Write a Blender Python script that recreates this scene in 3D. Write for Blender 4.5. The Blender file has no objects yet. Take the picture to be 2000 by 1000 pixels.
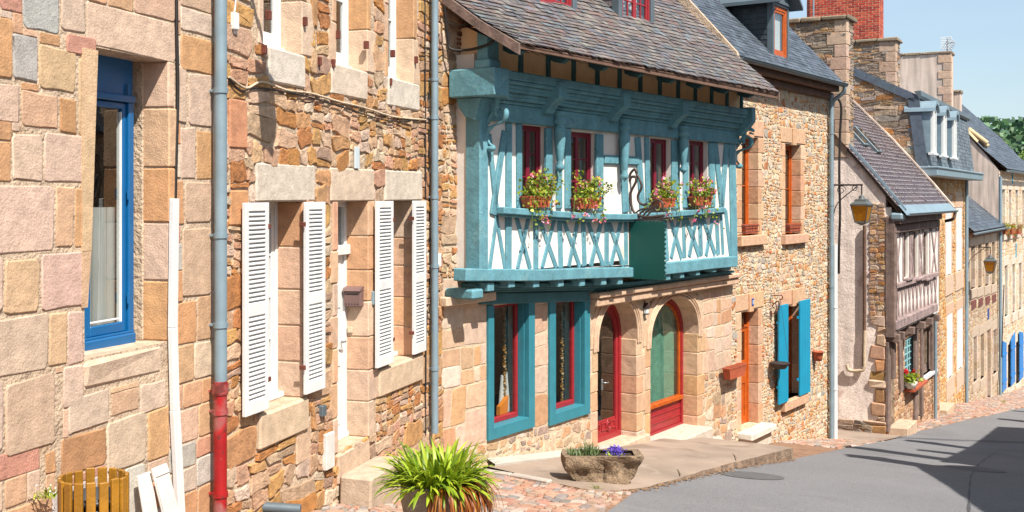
import bpy, math, random
from mathutils import Vector, Matrix, noise
R = random.Random(7)
sc = bpy.context.scene
C = sc.collection

# ------------------------------------------------------------------ camera, sky, sun, exposure
CX, HY, FP = 1000.0, 382.0, 2200.0            # principal column, horizon row, focal length (in 2000 px)
cd = bpy.data.cameras.new("camera"); cam = bpy.data.objects.new("camera", cd); C.objects.link(cam)
cam.location = (0, 0, 0); cam.rotation_euler = (math.radians(90), 0, 0)
cd.sensor_width = 36; cd.lens = FP / 2000 * 36; cd.shift_y = -(500 - HY) / 2000
cd.clip_start = .05; cd.clip_end = 3000
sc.camera = cam
SUN = Vector((.52, -.79, 1.25)).normalized()  # towards the sun
w = bpy.data.worlds.new("World"); sc.world = w; w.use_nodes = True
nt = w.node_tree; bgn = nt.nodes["Background"]
sky = nt.nodes.new("ShaderNodeTexSky"); sky.sky_type = 'NISHITA'; sky.sun_disc = False
sky.sun_elevation = math.asin(SUN.z); sky.sun_rotation = math.atan2(SUN.x, SUN.y)
sky.air_density = 1.0; sky.dust_density = 1.2; sky.ozone_density = 1.5; sky.altitude = 50
# thin high cloud veil over the clear sky
wtc = nt.nodes.new("ShaderNodeTexCoord"); wmp = nt.nodes.new("ShaderNodeMapping"); wmp.inputs["Scale"].default_value = (1.2, 1.2, 5)
wnz = nt.nodes.new("ShaderNodeTexNoise"); wnz.inputs["Scale"].default_value = 2.2; wnz.inputs["Detail"].default_value = 7
wmr = nt.nodes.new("ShaderNodeMapRange"); wmr.inputs[1].default_value = .35; wmr.inputs[2].default_value = .75; wmr.inputs[3].default_value = .22; wmr.inputs[4].default_value = .6
wmx = nt.nodes.new("ShaderNodeMix"); wmx.data_type = 'RGBA'; wmx.inputs[7].default_value = (4.6, 5.9, 6.9, 1)
nt.links.new(wtc.outputs["Generated"], wmp.inputs[0]); nt.links.new(wmp.outputs[0], wnz.inputs["Vector"]); nt.links.new(wnz.outputs["Fac"], wmr.inputs[0])
nt.links.new(wmr.outputs[0], wmx.inputs[0]); nt.links.new(sky.outputs[0], wmx.inputs[6]); nt.links.new(wmx.outputs[2], bgn.inputs[0]); bgn.inputs[1].default_value = .088
sd = bpy.data.lights.new("sun", 'SUN'); sd.energy = 5; sd.angle = math.radians(.5); sd.color = (1, .95, .87)
sun = bpy.data.objects.new("sun", sd); C.objects.link(sun)
sun.rotation_euler = SUN.to_track_quat('Z', 'Y').to_euler()
sc.view_settings.view_transform = 'Standard'; sc.view_settings.look = 'None'
sc.view_settings.exposure = .82; sc.view_settings.gamma = 1
sc.cycles.max_bounces = 6; sc.cycles.transparent_max_bounces = 12

# ------------------------------------------------------------------ helpers
def lin(h, k=.65):
    h = h.lstrip('#'); o = []
    for i in (0, 2, 4):
        c = int(h[i:i+2], 16) / 255
        o.append((c / 12.92 if c < .04045 else ((c + .055) / 1.055) ** 2.4) * k)
    return tuple(o)
class MB:
    def __init__(s): s.v = []; s.f = []; s.m = []; s.c = []; s.s = []
    def add(s, vs, fs, m=0, col=(.5, .5, .5), smooth=False):
        b = len(s.v); s.v += vs; s.c += [col] * len(vs) if not isinstance(col, list) else col
        for f in fs: s.f.append(tuple(i + b for i in f))
        s.m += [m] * len(fs); s.s += [smooth] * len(fs)
    def build(s, name, mats, root=None, **k):
        if not isinstance(mats, (list, tuple)): mats = [mats]
        me = bpy.data.meshes.new(name)
        if root is not None:
            inv = ROOTINV[root.name]
            vs = [inv @ Vector(v) for v in s.v]
        elif 'base' in k:
            b = Vector(k['base']); vs = [Vector(v) - b for v in s.v]
        else: vs = s.v
        me.from_pydata(vs, [], s.f)
        for m in mats: me.materials.append(m)
        me.polygons.foreach_set('material_index', s.m); me.polygons.foreach_set('use_smooth', s.s)
        a = me.color_attributes.new('Col', 'FLOAT_COLOR', 'POINT')
        a.data.foreach_set('color', [x for c in s.c for x in (c[0], c[1], c[2], 1)])
        me.update()
        o = bpy.data.objects.new(name, me); C.objects.link(o)
        if root is not None: o.parent = root; ROOTINV[o.name] = ROOTINV[root.name]
        if 'base' in k: o.location = k['base']
        return o
ROOTINV = {}
def thing(name, label, cat, loc, rz=0, group=None, kind=None):
    o = bpy.data.objects.new(name, None); C.objects.link(o); o.empty_display_size = .3
    o.location = loc; o.rotation_euler = (0, 0, rz)
    o['label'] = label; o['category'] = cat
    if group: o['group'] = group
    if kind: o['kind'] = kind
    ROOTINV[o.name] = (Matrix.Translation(loc) @ Matrix.Rotation(rz, 4, 'Z')).inverted()
    return o
def tag(o, label, cat, group=None, kind=None):
    o['label'] = label; o['category'] = cat
    if group: o['group'] = group
    if kind: o['kind'] = kind
    return o
def struct(o, label=None):
    o['kind'] = 'structure'
    if label: o['label'] = label
    return o
ID = lambda a, b, c: (a, b, c)
def cbox(mb, W, a0, a1, b0, b1, c0, c1, bev=.006, m=0, col=(.5, .5, .5), jit=0, smooth=False):
    if a0 > a1: a0, a1 = a1, a0
    if b0 > b1: b0, b1 = b1, b0
    if c0 > c1: c0, c1 = c1, c0
    bev = min(bev, (a1 - a0) * .3, (b1 - b0) * .3, (c1 - c0) * .3)
    vs = []; idx = {}
    lo = (a0, b0, c0); hi = (a1, b1, c1)
    for x in (0, 1):
        for y in (0, 1):
            for z in (0, 1):
                j = [R.uniform(-jit, jit) for _ in range(3)] if jit else (0, 0, 0)
                s = (x, y, z); full = [(hi if s[i] else lo)[i] + j[i] for i in range(3)]
                ins = [full[i] + (-bev if s[i] else bev) for i in range(3)]
                for ax in range(3):
                    p = list(ins); p[ax] = full[ax]
                    idx[(x, y, z, ax)] = len(vs); vs.append(W(*p))
    fs = []
    for ax in range(3):
        o1, o2 = (ax + 1) % 3, (ax + 2) % 3
        for s in (0, 1):
            q = []
            for (i, j) in ((0, 0), (1, 0), (1, 1), (0, 1)):
                k = [0, 0, 0]; k[ax] = s; k[o1] = i; k[o2] = j; q.append(idx[(*k, ax)])
            fs.append(q if s else q[::-1])
        for i in (0, 1):
            for j in (0, 1):
                k0 = [0, 0, 0]; k0[o1] = i; k0[o2] = j; k1 = list(k0); k1[ax] = 1
                q = [idx[(*k0, o1)], idx[(*k1, o1)], idx[(*k1, o2)], idx[(*k0, o2)]]
                fs.append(q if (i == j) else q[::-1])
    for x in (0, 1):
        for y in (0, 1):
            for z in (0, 1):
                q = [idx[(x, y, z, i)] for i in range(3)]
                fs.append(q if (x + y + z) % 2 else q[::-1])
    mb.add(vs, fs, m, col, False)
def bar(mb, W, a, b, wd, p0, p1, bev=.006, m=0, col=(.5, .5, .5), w1=None):
    """timber between two points of a facade, in its (u, z) plane, tapered from wd to w1"""
    dx, dz = b[0] - a[0], b[1] - a[1]; L = math.hypot(dx, dz) or 1e-6; dx /= L; dz /= L
    w1 = wd if w1 is None else w1
    def f(s, t, p):
        k = (wd + (w1 - wd) * s / L) / wd
        return W(a[0] + dx * s - dz * t * k, a[1] + dz * s + dx * t * k, p)
    cbox(mb, f, 0, L, -wd / 2, wd / 2, p0, p1, bev, m, col)
def prism(mb, W, pts, c0, c1, m=0, col=(.5, .5, .5)):
    n = len(pts)
    vs = [W(a, b, c0) for a, b in pts] + [W(a, b, c1) for a, b in pts]
    fs = [tuple(range(n - 1, -1, -1)), tuple(range(n, 2 * n))] + [(i, (i + 1) % n, n + (i + 1) % n, n + i) for i in range(n)]
    mb.add(vs, fs, m, col)
def tube(mb, pts, r, n=8, m=0, col=(.5, .5, .5), cap=True):
    P = [Vector(p) for p in pts]; vs = []; fs = []
    rr = r if isinstance(r, (list, tuple)) else [r] * len(P)
    up = Vector((0, 0, 1)); pu = None
    for i, p in enumerate(P):
        t = (P[min(i + 1, len(P) - 1)] - P[max(i - 1, 0)]).normalized()
        if pu is None:
            a = up if abs(t.z) < .9 else Vector((1, 0, 0)); x = t.cross(a).normalized()
        else: x = (pu - t * pu.dot(t)).normalized()
        pu = x; y = t.cross(x)
        for k in range(n):
            an = 2 * math.pi * k / n
            vs.append(tuple(p + (x * math.cos(an) + y * math.sin(an)) * rr[i]))
    for i in range(len(P) - 1):
        for k in range(n):
            fs.append((i * n + k, i * n + (k + 1) % n, (i + 1) * n + (k + 1) % n, (i + 1) * n + k))
    mb.add(vs, fs, m, col, True)
    if cap: mb.add(vs[:n] + vs[-n:], [tuple(range(n))[::-1], tuple(range(n, 2 * n))], m, col)
def lathe(mb, ctr, prof, n=24, m=0, col=(.5, .5, .5), rib=0, nrib=0):
    vs = []; fs = []
    for (r, z) in prof:
        for k in range(n):
            a = 2 * math.pi * k / n; q = r * (1 + rib * math.cos(nrib * a))
            vs.append((ctr[0] + q * math.cos(a), ctr[1] + q * math.sin(a), ctr[2] + z))
    for i in range(len(prof) - 1):
        for k in range(n): fs.append((i * n + k, i * n + (k + 1) % n, (i + 1) * n + (k + 1) % n, (i + 1) * n + k))
    mb.add(vs, fs, m, col, True)
def spline(pts, n=6):
    P = [Vector(p) for p in pts]; P = [P[0]] + P + [P[-1]]; out = []
    for i in range(1, len(P) - 2):
        for k in range(n):
            t = k / n; a, b, c, d = P[i-1], P[i], P[i+1], P[i+2]
            out.append(.5 * ((2*b) + (c-a)*t + (2*a-5*b+4*c-d)*t*t + (3*b-a-3*c+d)*t**3))
    out.append(P[-2]); return out
class Fac:
    """a facade line in plan: u runs along the street away from the camera, p outwards to the street"""
    def __init__(s, o, t):
        s.o = o; n = math.hypot(t, 1); s.d = (t / n, 1 / n); s.n = (1 / n, -t / n); s.rz = math.atan2(s.d[1], s.d[0])
    def xy(s, u, p=0): return (s.o[0] + u * s.d[0] + p * s.n[0], s.o[1] + u * s.d[1] + p * s.n[1])
    def W(s, u, z, p): x, y = s.xy(u, p); return (x, y, z)
    def u(s, px, p=0):
        r = (px - CX) / FP; ox = s.o[0] + p * s.n[0]; oy = s.o[1] + p * s.n[1]
        return (r * oy - ox) / (s.d[0] - r * s.d[1])
    def at(s, px, py, p=0): u = s.u(px, p); return u, (HY - py) * s.xy(u, p)[1] / FP
    def z(s, px, py, p=0): return s.at(px, py, p)[1]
    def side(s, px, py, u):
        r = (px - CX) / FP; ox = s.o[0] + u * s.d[0]; oy = s.o[1] + u * s.d[1]
        p = (r * oy - ox) / (s.n[0] - r * s.n[1]); return p, (HY - py) * (oy + p * s.n[1]) / FP
A = Fac((-2.996, 6.59), .2946); B = Fac((-.866, 13.8), .675); H = Fac((9.62, 29.0), .591)
uH = H.u(1835); M = Fac(H.xy(uH, -.66), .545); uM = M.u(1888)
L = Fac(M.xy(uM), .591); uL = L.u(1952); T = Fac(L.xy(uL), .591); uT = T.u(2015)
uA1 = A.u(432); uA2 = 7.6; uB = 8.94; uQ = B.u(1625)

# ground height below the camera, as a function of the distance along the street
HT = [(-30, -2.5), (0, 1.75), (8.2, 2.91), (12.9, 3.58), (15.9, 3.95), (20, 4.6), (23.6, 5.15), (26.4, 5.63), (30, 6.17), (37.6, 6.95), (44.8, 7.87), (53.5, 9.05), (63.5, 10.2), (100, 13.6), (160, 15), (3000, 15)]
def hraw(u):
    for (a, ha), (b, hb) in zip(HT, HT[1:]):
        if u <= b: return ha + (hb - ha) * (u - a) / (b - a)
    return HT[-1][1]
def gh(x, y):
    u = .88 * y + .47 * x
    return -sum(hraw(u + k) for k in (-2, -1, 0, 1, 2)) / 5
def G(px, py):
    r = (px - CX) / FP; k = (py - HY) / FP; lo, hi = 1.0, 400.0
    for _ in range(60):
        m = (lo + hi) / 2
        if -gh(r * m, m) > k * m: lo = m
        else: hi = m
    return Vector((r * lo, lo, gh(r * lo, lo)))

# ------------------------------------------------------------------ materials
def pmat(name, col=(.5, .5, .5), rough=.85, attr=False, var=.2, vs=3, spk=0, ss=120, bump=.3, bs=60, bd=.01, metal=0, stain=None, tr=0, lo=None, hi=None, streak=0):
    m = bpy.data.materials.new(name); m.use_nodes = True; t = m.node_tree; N = t.nodes; K = t.links
    b = N["Principled BSDF"]; b.inputs["Roughness"].default_value = rough; b.inputs["Metallic"].default_value = metal
    tc = N.new("ShaderNodeTexCoord"); co = tc.outputs["Object"]
    if attr:
        a = N.new("ShaderNodeAttribute"); a.attribute_name = "Col"; cur = a.outputs["Color"]
    else:
        r = N.new("ShaderNodeRGB"); r.outputs[0].default_value = (*col, 1); cur = r.outputs[0]
    def nz(scale, det=4, src=None, dist=0):
        n = N.new("ShaderNodeTexNoise"); n.inputs["Scale"].default_value = scale; n.inputs["Detail"].default_value = det
        n.inputs["Distortion"].default_value = dist
        K.new(src or co, n.inputs["Vector"]); return n.outputs["Fac"]
    def mp(v, a0, a1, b0, b1):
        n = N.new("ShaderNodeMapRange"); n.inputs[1].default_value = a0; n.inputs[2].default_value = a1; n.inputs[3].default_value = b0; n.inputs[4].default_value = b1
        K.new(v, n.inputs[0]); return n.outputs[0]
    def mul(c, v):
        n = N.new("ShaderNodeVectorMath"); n.operation = 'SCALE'; K.new(c, n.inputs[0]); K.new(v, n.inputs["Scale"]); return n.outputs[0]
    def mix(f, c, c2):
        n = N.new("ShaderNodeMix"); n.data_type = 'RGBA'; K.new(f, n.inputs[0]); K.new(c, n.inputs[6])
        if isinstance(c2, tuple): n.inputs[7].default_value = (*c2, 1)
        else: K.new(c2, n.inputs[7])
        return n.outputs[2]
    if var: cur = mul(cur, mp(nz(vs, 6), .3, .7, 1 - var, 1 + var))
    if spk:
        cur = mul(cur, mp(nz(ss, 2), .35, .65, 1 - spk, 1 + spk))
        cur = mul(cur, mp(nz(ss * .31, 3), .28, .4, 1 - spk * 1.3, 1))
    if streak:
        sx = N.new("ShaderNodeMapping"); sx.inputs["Scale"].default_value = (3.5, 3.5, .35); K.new(co, sx.inputs[0])
        cur = mul(cur, mp(nz(1.6, 6, sx.outputs[0]), .35, .65, 1 - streak, 1 + streak * .4))
    for st in (stain or []):
        cur = mix(mp(nz(st[1], 8, dist=st[4] if len(st) > 4 else 0), st[2], st[2] + .08, 0, st[3]), cur, st[0])
    K.new(cur, b.inputs["Base Color"])
    if bump:
        bn = N.new("ShaderNodeBump"); bn.inputs["Strength"].default_value = bump; bn.inputs["Distance"].default_value = bd
        h1 = nz(bs, 6); 
        ad = N.new("ShaderNodeMath"); ad.operation = 'MULTIPLY_ADD'; K.new(nz(bs * .22, 4), ad.inputs[0]); ad.inputs[1].default_value = 1.6; K.new(h1, ad.inputs[2])
        K.new(ad.outputs[0], bn.inputs["Height"]); K.new(bn.outputs[0], b.inputs["Normal"])
    if tr:
        tl = N.new("ShaderNodeBsdfTranslucent"); K.new(cur, tl.inputs["Color"]); mx = N.new("ShaderNodeMixShader"); mx.inputs[0].default_value = tr
        K.new(b.outputs[0], mx.inputs[1]); K.new(tl.outputs[0], mx.inputs[2]); K.new(mx.outputs[0], N["Material Output"].inputs[0])
    return m
def glassmat(name, tint=(.8, .85, .85), refl=1.0, haze=0):
    m = bpy.data.materials.new(name); m.use_nodes = True; t = m.node_tree; N = t.nodes; K = t.links
    N.remove(N["Principled BSDF"])
    g = N.new("ShaderNodeBsdfGlossy"); g.inputs["Roughness"].default_value = .01; g.inputs["Color"].default_value = (refl, refl, refl, 1)
    tr = N.new("ShaderNodeBsdfTransparent"); tr.inputs[0].default_value = (*tint, 1)
    ge = N.new("ShaderNodeNewGeometry"); dt = N.new("ShaderNodeVectorMath"); dt.operation = 'DOT_PRODUCT'
    K.new(ge.outputs["Incoming"], dt.inputs[0]); K.new(ge.outputs["Normal"], dt.inputs[1])   # the same reflectance seen from either side of the pane
    def ma(op, a, b=None):
        n = N.new("ShaderNodeMath"); n.operation = op
        for i, v in enumerate((a, b)):
            if v is None: continue
            if isinstance(v, (int, float)): n.inputs[i].default_value = v
            else: K.new(v, n.inputs[i])
        return n.outputs[0]
    fr = ma('MULTIPLY_ADD', ma('POWER', ma('SUBTRACT', 1.0, ma('ABSOLUTE', dt.outputs["Value"])), 3.6), .88); fr.node.inputs[2].default_value = .09
    # slightly wavy old panes
    tc = N.new("ShaderNodeTexCoord"); n = N.new("ShaderNodeTexNoise"); n.inputs["Scale"].default_value = 2.5; K.new(tc.outputs["Object"], n.inputs["Vector"])
    bp = N.new("ShaderNodeBump"); bp.inputs["Strength"].default_value = .12; bp.inputs["Distance"].default_value = .02; K.new(n.outputs["Fac"], bp.inputs["Height"]); K.new(bp.outputs[0], g.inputs["Normal"])
    mx = N.new("ShaderNodeMixShader"); K.new(fr, mx.inputs[0]); K.new(tr.outputs[0], mx.inputs[1]); K.new(g.outputs[0], mx.inputs[2])
    K.new(mx.outputs[0], N["Material Output"].inputs[0]); return m
MT = {}
MT['stone'] = pmat('granite', attr=True, var=.16, vs=9, spk=.12, ss=130, bump=.4, bs=70, bd=.012)
MT['rubble'] = pmat('rubble_stone', attr=True, var=.26, vs=11, spk=.12, ss=90, bump=.55, bs=42, bd=.016)
MT['slatestone'] = pmat('schist_rubble', attr=True, var=.3, vs=8, spk=.15, ss=60, bump=.9, bs=30, bd=.02)
MT['mortar'] = pmat('lime_mortar', lin('E4C8AA', .6), var=.2, vs=7, spk=.12, ss=60, bump=.9, bs=35, bd=.02, stain=[(lin('C08C5C', .55), 3.2, .6, .45)])
MT['mortar_pale'] = pmat('pale_mortar', lin('EBD2B2', .6), var=.15, vs=7, spk=.1, ss=60, bump=.8, bs=35, bd=.015)
MT['white_plaster'] = pmat('white_plaster', lin('FAF2E8', .72), var=.05, vs=4, bump=.25, bs=25, bd=.01, stain=[(lin('D8C4A8', .6), 1.4, .66, .35)])
MT['cream'] = pmat('ochre_plaster', lin('FFD8A8', .97), var=.1, vs=5, bump=.3, bs=25)
MT['pink_plaster'] = pmat('stained_pink_plaster', lin('F2E0D4', .86), var=.14, vs=2.2, spk=.14, ss=28, bump=.5, bs=18, bd=.02, streak=.16,
    stain=[(lin('C98A82', .6), .8, .58, .5, 1), (lin('E6D2BE', .62), .55, .6, .6, 1.5), (lin('A08474', .6), 1.1, .66, .5, 2)])
MT['grey_plaster'] = pmat('weathered_beige_plaster', lin('E2CCBC', .74), var=.12, vs=1.2, spk=.05, ss=30, bump=.3, bs=18, streak=.28)
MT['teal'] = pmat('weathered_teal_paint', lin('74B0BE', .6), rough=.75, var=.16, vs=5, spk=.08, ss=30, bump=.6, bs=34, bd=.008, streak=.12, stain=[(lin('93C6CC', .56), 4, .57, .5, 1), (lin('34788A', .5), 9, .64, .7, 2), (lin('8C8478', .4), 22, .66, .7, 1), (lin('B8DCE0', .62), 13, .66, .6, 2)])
MT['teal_trim'] = pmat('teal_window_paint', lin('3F95A6', .6), rough=.45, var=.08, vs=6, bump=.2, bs=30)
MT['pale_teal'] = pmat('pale_turquoise_paint', lin('9ED5DC', .6), rough=.6, var=.1)
MT['red'] = pmat('red_paint', lin('B62E36', .58), rough=.4, var=.12, vs=8, bump=.15, bs=40)
MT['wine'] = pmat('wine_red_paint', lin('94203A', .62), rough=.4, var=.12, vs=8, bump=.15, bs=40)
MT['orange_wood'] = pmat('orange_varnished_wood', lin('D8641A', .6), rough=.4, var=.2, vs=9, bump=.2, bs=40)
MT['blue'] = pmat('blue_paint', lin('1070B0', .62), rough=.35, var=.06, vs=6, bump=.1)
MT['bright_blue'] = pmat('bright_blue_paint', lin('1684D2', .75), rough=.4, var=.06, bump=.1)
MT['cyan'] = pmat('turquoise_paint', lin('12A4CC', .66), rough=.4, var=.06, bump=.1)
MT['white'] = pmat('white_paint', lin('F4F3F0', .72), rough=.5, var=.05, vs=5, bump=.15, bs=30, streak=.05, stain=[(lin('C9BCA8', .6), 7, .7, .4, 1)])
MT['white_wood'] = pmat('old_white_board', lin('EDE8E0', .7), rough=.6, var=.1, vs=4, bump=.3, stain=[(lin('B9A68E', .6), 6, .63, .5, 1)])
MT['zinc'] = pmat('zinc', lin('9DB4C0', .6), rough=.45, metal=.15, var=.12, vs=4, bump=.15, bs=20)
MT['zinc_dark'] = pmat('zinc_dark', lin('76848C', .55), rough=.5, metal=.2, var=.12, vs=4, bump=.15, bs=20)
MT['cast_red'] = pmat('red_cast_iron', lin('C01E22', .6), rough=.45, var=.2, vs=5, bump=.3, bs=30, streak=.15, stain=[(lin('B8807A', .55), 2.2, .5, .75, .6), (lin('7A3A34', .5), 6, .6, .8, 1.5)])
MT['iron'] = pmat('wrought_iron', lin('4A3A36', .5), rough=.6, var=.2, vs=20, bump=.2)
MT['worn_iron'] = pmat('worn_iron', lin('5E4C44', .5), rough=.5, metal=.2, var=.2, vs=20, bump=.2)
MT['rust'] = pmat('rusty_iron', lin('7E4030', .6), rough=.8, var=.3, vs=20, bump=.3)
MT['cable'] = pmat('black_cable', lin('2A221F', .5), rough=.6, var=.1, bump=0)
MT['wood_dark'] = pmat('weathered_brown_timber', lin('8E766C', .66), rough=.9, var=.3, vs=6, bump=.7, bs=30, bd=.01, streak=.25)
MT['eave_wood'] = pmat('eave_boards', lin('80604E', .6), rough=.9, var=.2, vs=6, bump=.4)
MT['old_timber_pink'] = pmat('faded_grey_pink_timber', lin('B49C98', .6), rough=.9, var=.3, vs=6, bump=.6, streak=.2)
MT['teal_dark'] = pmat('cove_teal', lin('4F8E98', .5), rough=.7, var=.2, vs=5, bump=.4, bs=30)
MT['slate'] = pmat('slate', attr=True, rough=.55, var=.2, vs=6, spk=.08, ss=50, bump=.5, bs=30, bd=.008)
MT['slate_old'] = pmat('old_slate', attr=True, rough=.7, var=.22, vs=7, spk=.12, ss=40, bump=.7, bs=26, bd=.012, stain=[(lin('B9785A', .5), 3.3, .66, .5, 1), (lin('C9C2B4', .5), 14, .69, .6)])
MT['brick'] = pmat('red_brick', attr=True, rough=.85, var=.2, vs=9, spk=.08, bump=.5)
MT['concrete'] = pmat('concrete', lin('C4AC98', .5), rough=.9, var=.2, vs=1.1, spk=.08, ss=70, bump=.4, bs=40, bd=.006, stain=[(lin('A98C78', .45), .9, .56, .6, 1), (lin('DCC8B4', .5), 1.7, .6, .5, 1.5), (lin('7C6656', .45), 5, .7, .7, 1)])
MT['concrete_pale'] = pmat('pale_concrete', lin('E3D6C8', .5), rough=.9, var=.1, vs=2, bump=.4, bs=40)
MT['asphalt'] = pmat('asphalt', lin('ACAAAC', .39), rough=.9, var=.07, vs=.6, spk=.16, ss=45, bump=.6, bs=110, bd=.008, stain=[(lin('8E8C8E', .4), .3, .58, .4, .8), (lin('C0BAB4', .42), 1.3, .64, .35, 1), (lin('7A787C', .4), 9, .72, .5)])
MT['asphalt_patch'] = pmat('iron_cover', lin('8A8889', .38), rough=.8, var=.15, vs=6, bump=.6, bs=80)
MT['ground'] = pmat('ground', lin('B89A7C', .35), rough=1, var=.2, vs=.5, bump=.3)
MT['grassy'] = pmat('hill_grass', lin('5F7A48', .3), rough=1, var=.3, vs=.05, bump=0)
MT['cobble'] = pmat('cobble', attr=True, var=.18, vs=9, spk=.1, ss=110, bump=.6, bs=50, bd=.01)
MT['terracotta'] = pmat('terracotta', lin('C8623E', .6), rough=.8, var=.15, vs=10, bump=.2)
MT['leaf'] = pmat('leaves', attr=True, rough=.45, var=.1, vs=6, bump=0, tr=.3)
MT['petal'] = pmat('petals', attr=True, rough=.6, var=.05, bump=0, tr=.2)
MT['soil'] = pmat('soil', lin('4A3626', .5), rough=1, var=.3, vs=20, bump=.6)
MT['trough'] = pmat('rough_granite', lin('B29678', .42), rough=.95, var=.3, vs=10, spk=.3, ss=60, bump=1, bs=26, bd=.03)
MT['pot'] = pmat('glazed_stone_pot', lin('B8B0A0', .5), rough=.6, var=.2, vs=14, spk=.12, ss=60, bump=.4)
MT['bin_wood'] = pmat('varnished_slats', lin('C68A26', .5), rough=.45, var=.2, vs=8, bump=.3, streak=.25, stain=[(lin('D9C4A4', .5), 7, .66, .7, 2)])
MT['black'] = pmat('black_plastic', lin('2A2A2E', .5), rough=.5, var=.1, bump=0)
MT['sign'] = pmat('dark_green_board', lin('04584F', .6), rough=.5, var=.03, bump=.05)
MT['brown_metal'] = pmat('brown_metal', lin('8E6E68', .6), rough=.45, var=.05, bump=.05)
MT['lantern_metal'] = pmat('lantern_metal', lin('6C7272', .5), rough=.5, var=.1, bump=.1)
MT['amber'] = pmat('amber_glass', lin('F0A818', .65), rough=.15, var=.15, vs=14, bump=0, tr=.5)
MT['curtain_green'] = pmat('green_curtain', lin('7CB89C', .8), rough=.95, var=.15, vs=6, spk=.2, ss=60, bump=.3, tr=.25)
MT['curtain_grey'] = pmat('net_curtain', lin('D6D2CA', .7), rough=.95, var=.08, bump=.1, tr=.2)
MT['curtain_white'] = pmat('white_curtain', lin('F5F3EE', .85), rough=.95, var=.04, bump=.1, tr=.25)
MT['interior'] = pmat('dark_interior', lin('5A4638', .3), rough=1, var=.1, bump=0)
MT['orange_cloth'] = pmat('orange_cloth', lin('F08A1E', .8), rough=.9, var=.05, bump=.1)
MT['brown_vent'] = pmat('brown_board', lin('8A4A42', .55), rough=.8, var=.1, bump=.1)
MT['plaque'] = pmat('pale_plaque', lin('DCE6EA', .7), rough=.4, var=.05, bump=0)
MT['plaque_blue'] = pmat('blue_enamel', lin('2A56B4', .6), rough=.3, var=.03, bump=0)
MT['timber_new'] = pmat('new_timber', lin('E0C296', .6), rough=.8, var=.15, bump=.2)
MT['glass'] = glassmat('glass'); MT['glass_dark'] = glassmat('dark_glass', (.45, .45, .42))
MT['steel'] = pmat('steel', lin('B8C0C4', .6), rough=.35, metal=.7, var=.05, bump=0)

PAL_A = [lin(h, .6) for h in ('EACFBC', 'E6C3A6', 'E5B48C', 'E0A87A', 'DCD2C6', 'DCA488', 'EBCBAE', 'E8BC98')]
PAL_RA = [lin(h, .56) for h in ('E3B78C', 'DDA870', 'E8C4A0', 'DCA884', 'EBCDB0', 'E0B48E', 'D8A468', 'CBA888', 'E6C0A0', 'C4A084', 'EACDB4', 'DDA866', 'E4BE98', 'E2B090', 'D08E50', 'CC8850', 'D8A070')]
PAL_Q = [lin(h, .62) for h in ('EBD0B0', 'E6BE94', 'DFA674', 'F0DCC2', 'D8C8B4', 'CF8452', 'E8C8A6', 'BFB4A6', 'EBCBA0', 'D99A5E', 'E6D6BE', 'EDC9A8')]
PAL_B = [lin(h, .64) for h in ('EBCBB2', 'E8C4A8', 'E6C0A2', 'EED6C2', 'E4B892', 'E9C8B0', 'E7BEA0')]
PAL_D = [lin(h, .64) for h in ('E8C0A0', 'E5B48E', 'EAC8AC', 'E4AE84', 'E8BC9A')]
PAL_S = [lin(h, .6) for h in ('B8A08A', 'C4A88C', 'A08C7C', 'CAB298', 'ACA094', 'C09870', '96867A', 'CC9A6C', 'B8AA9A')]
PAL_T = [lin(h, .62) for h in ('F0DABE', 'EBCEA8', 'F0DCC6', 'E6BE90', 'E9D2B4', 'EBC8A4')]
PAL_O = [lin(h, .6) for h in ('E8BC80', 'E2AC66', 'DE9E58', 'EBC894', 'D99A5A', 'E6C8A0')]
PAL_C = [lin(h, .44) for h in ('E6B496', 'EBC4AC', 'E0A488', 'DDB49A', 'F0D6C4', 'C9B4A4', 'E5AE94', 'E9BCA2', 'DCC8B8', 'B8ACA4')]
def vary(c, k=.12):
    g = 1 + R.uniform(-k, k); return tuple(max(.01, x * g * (1 + R.uniform(-.04, .04))) for x in c)

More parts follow.
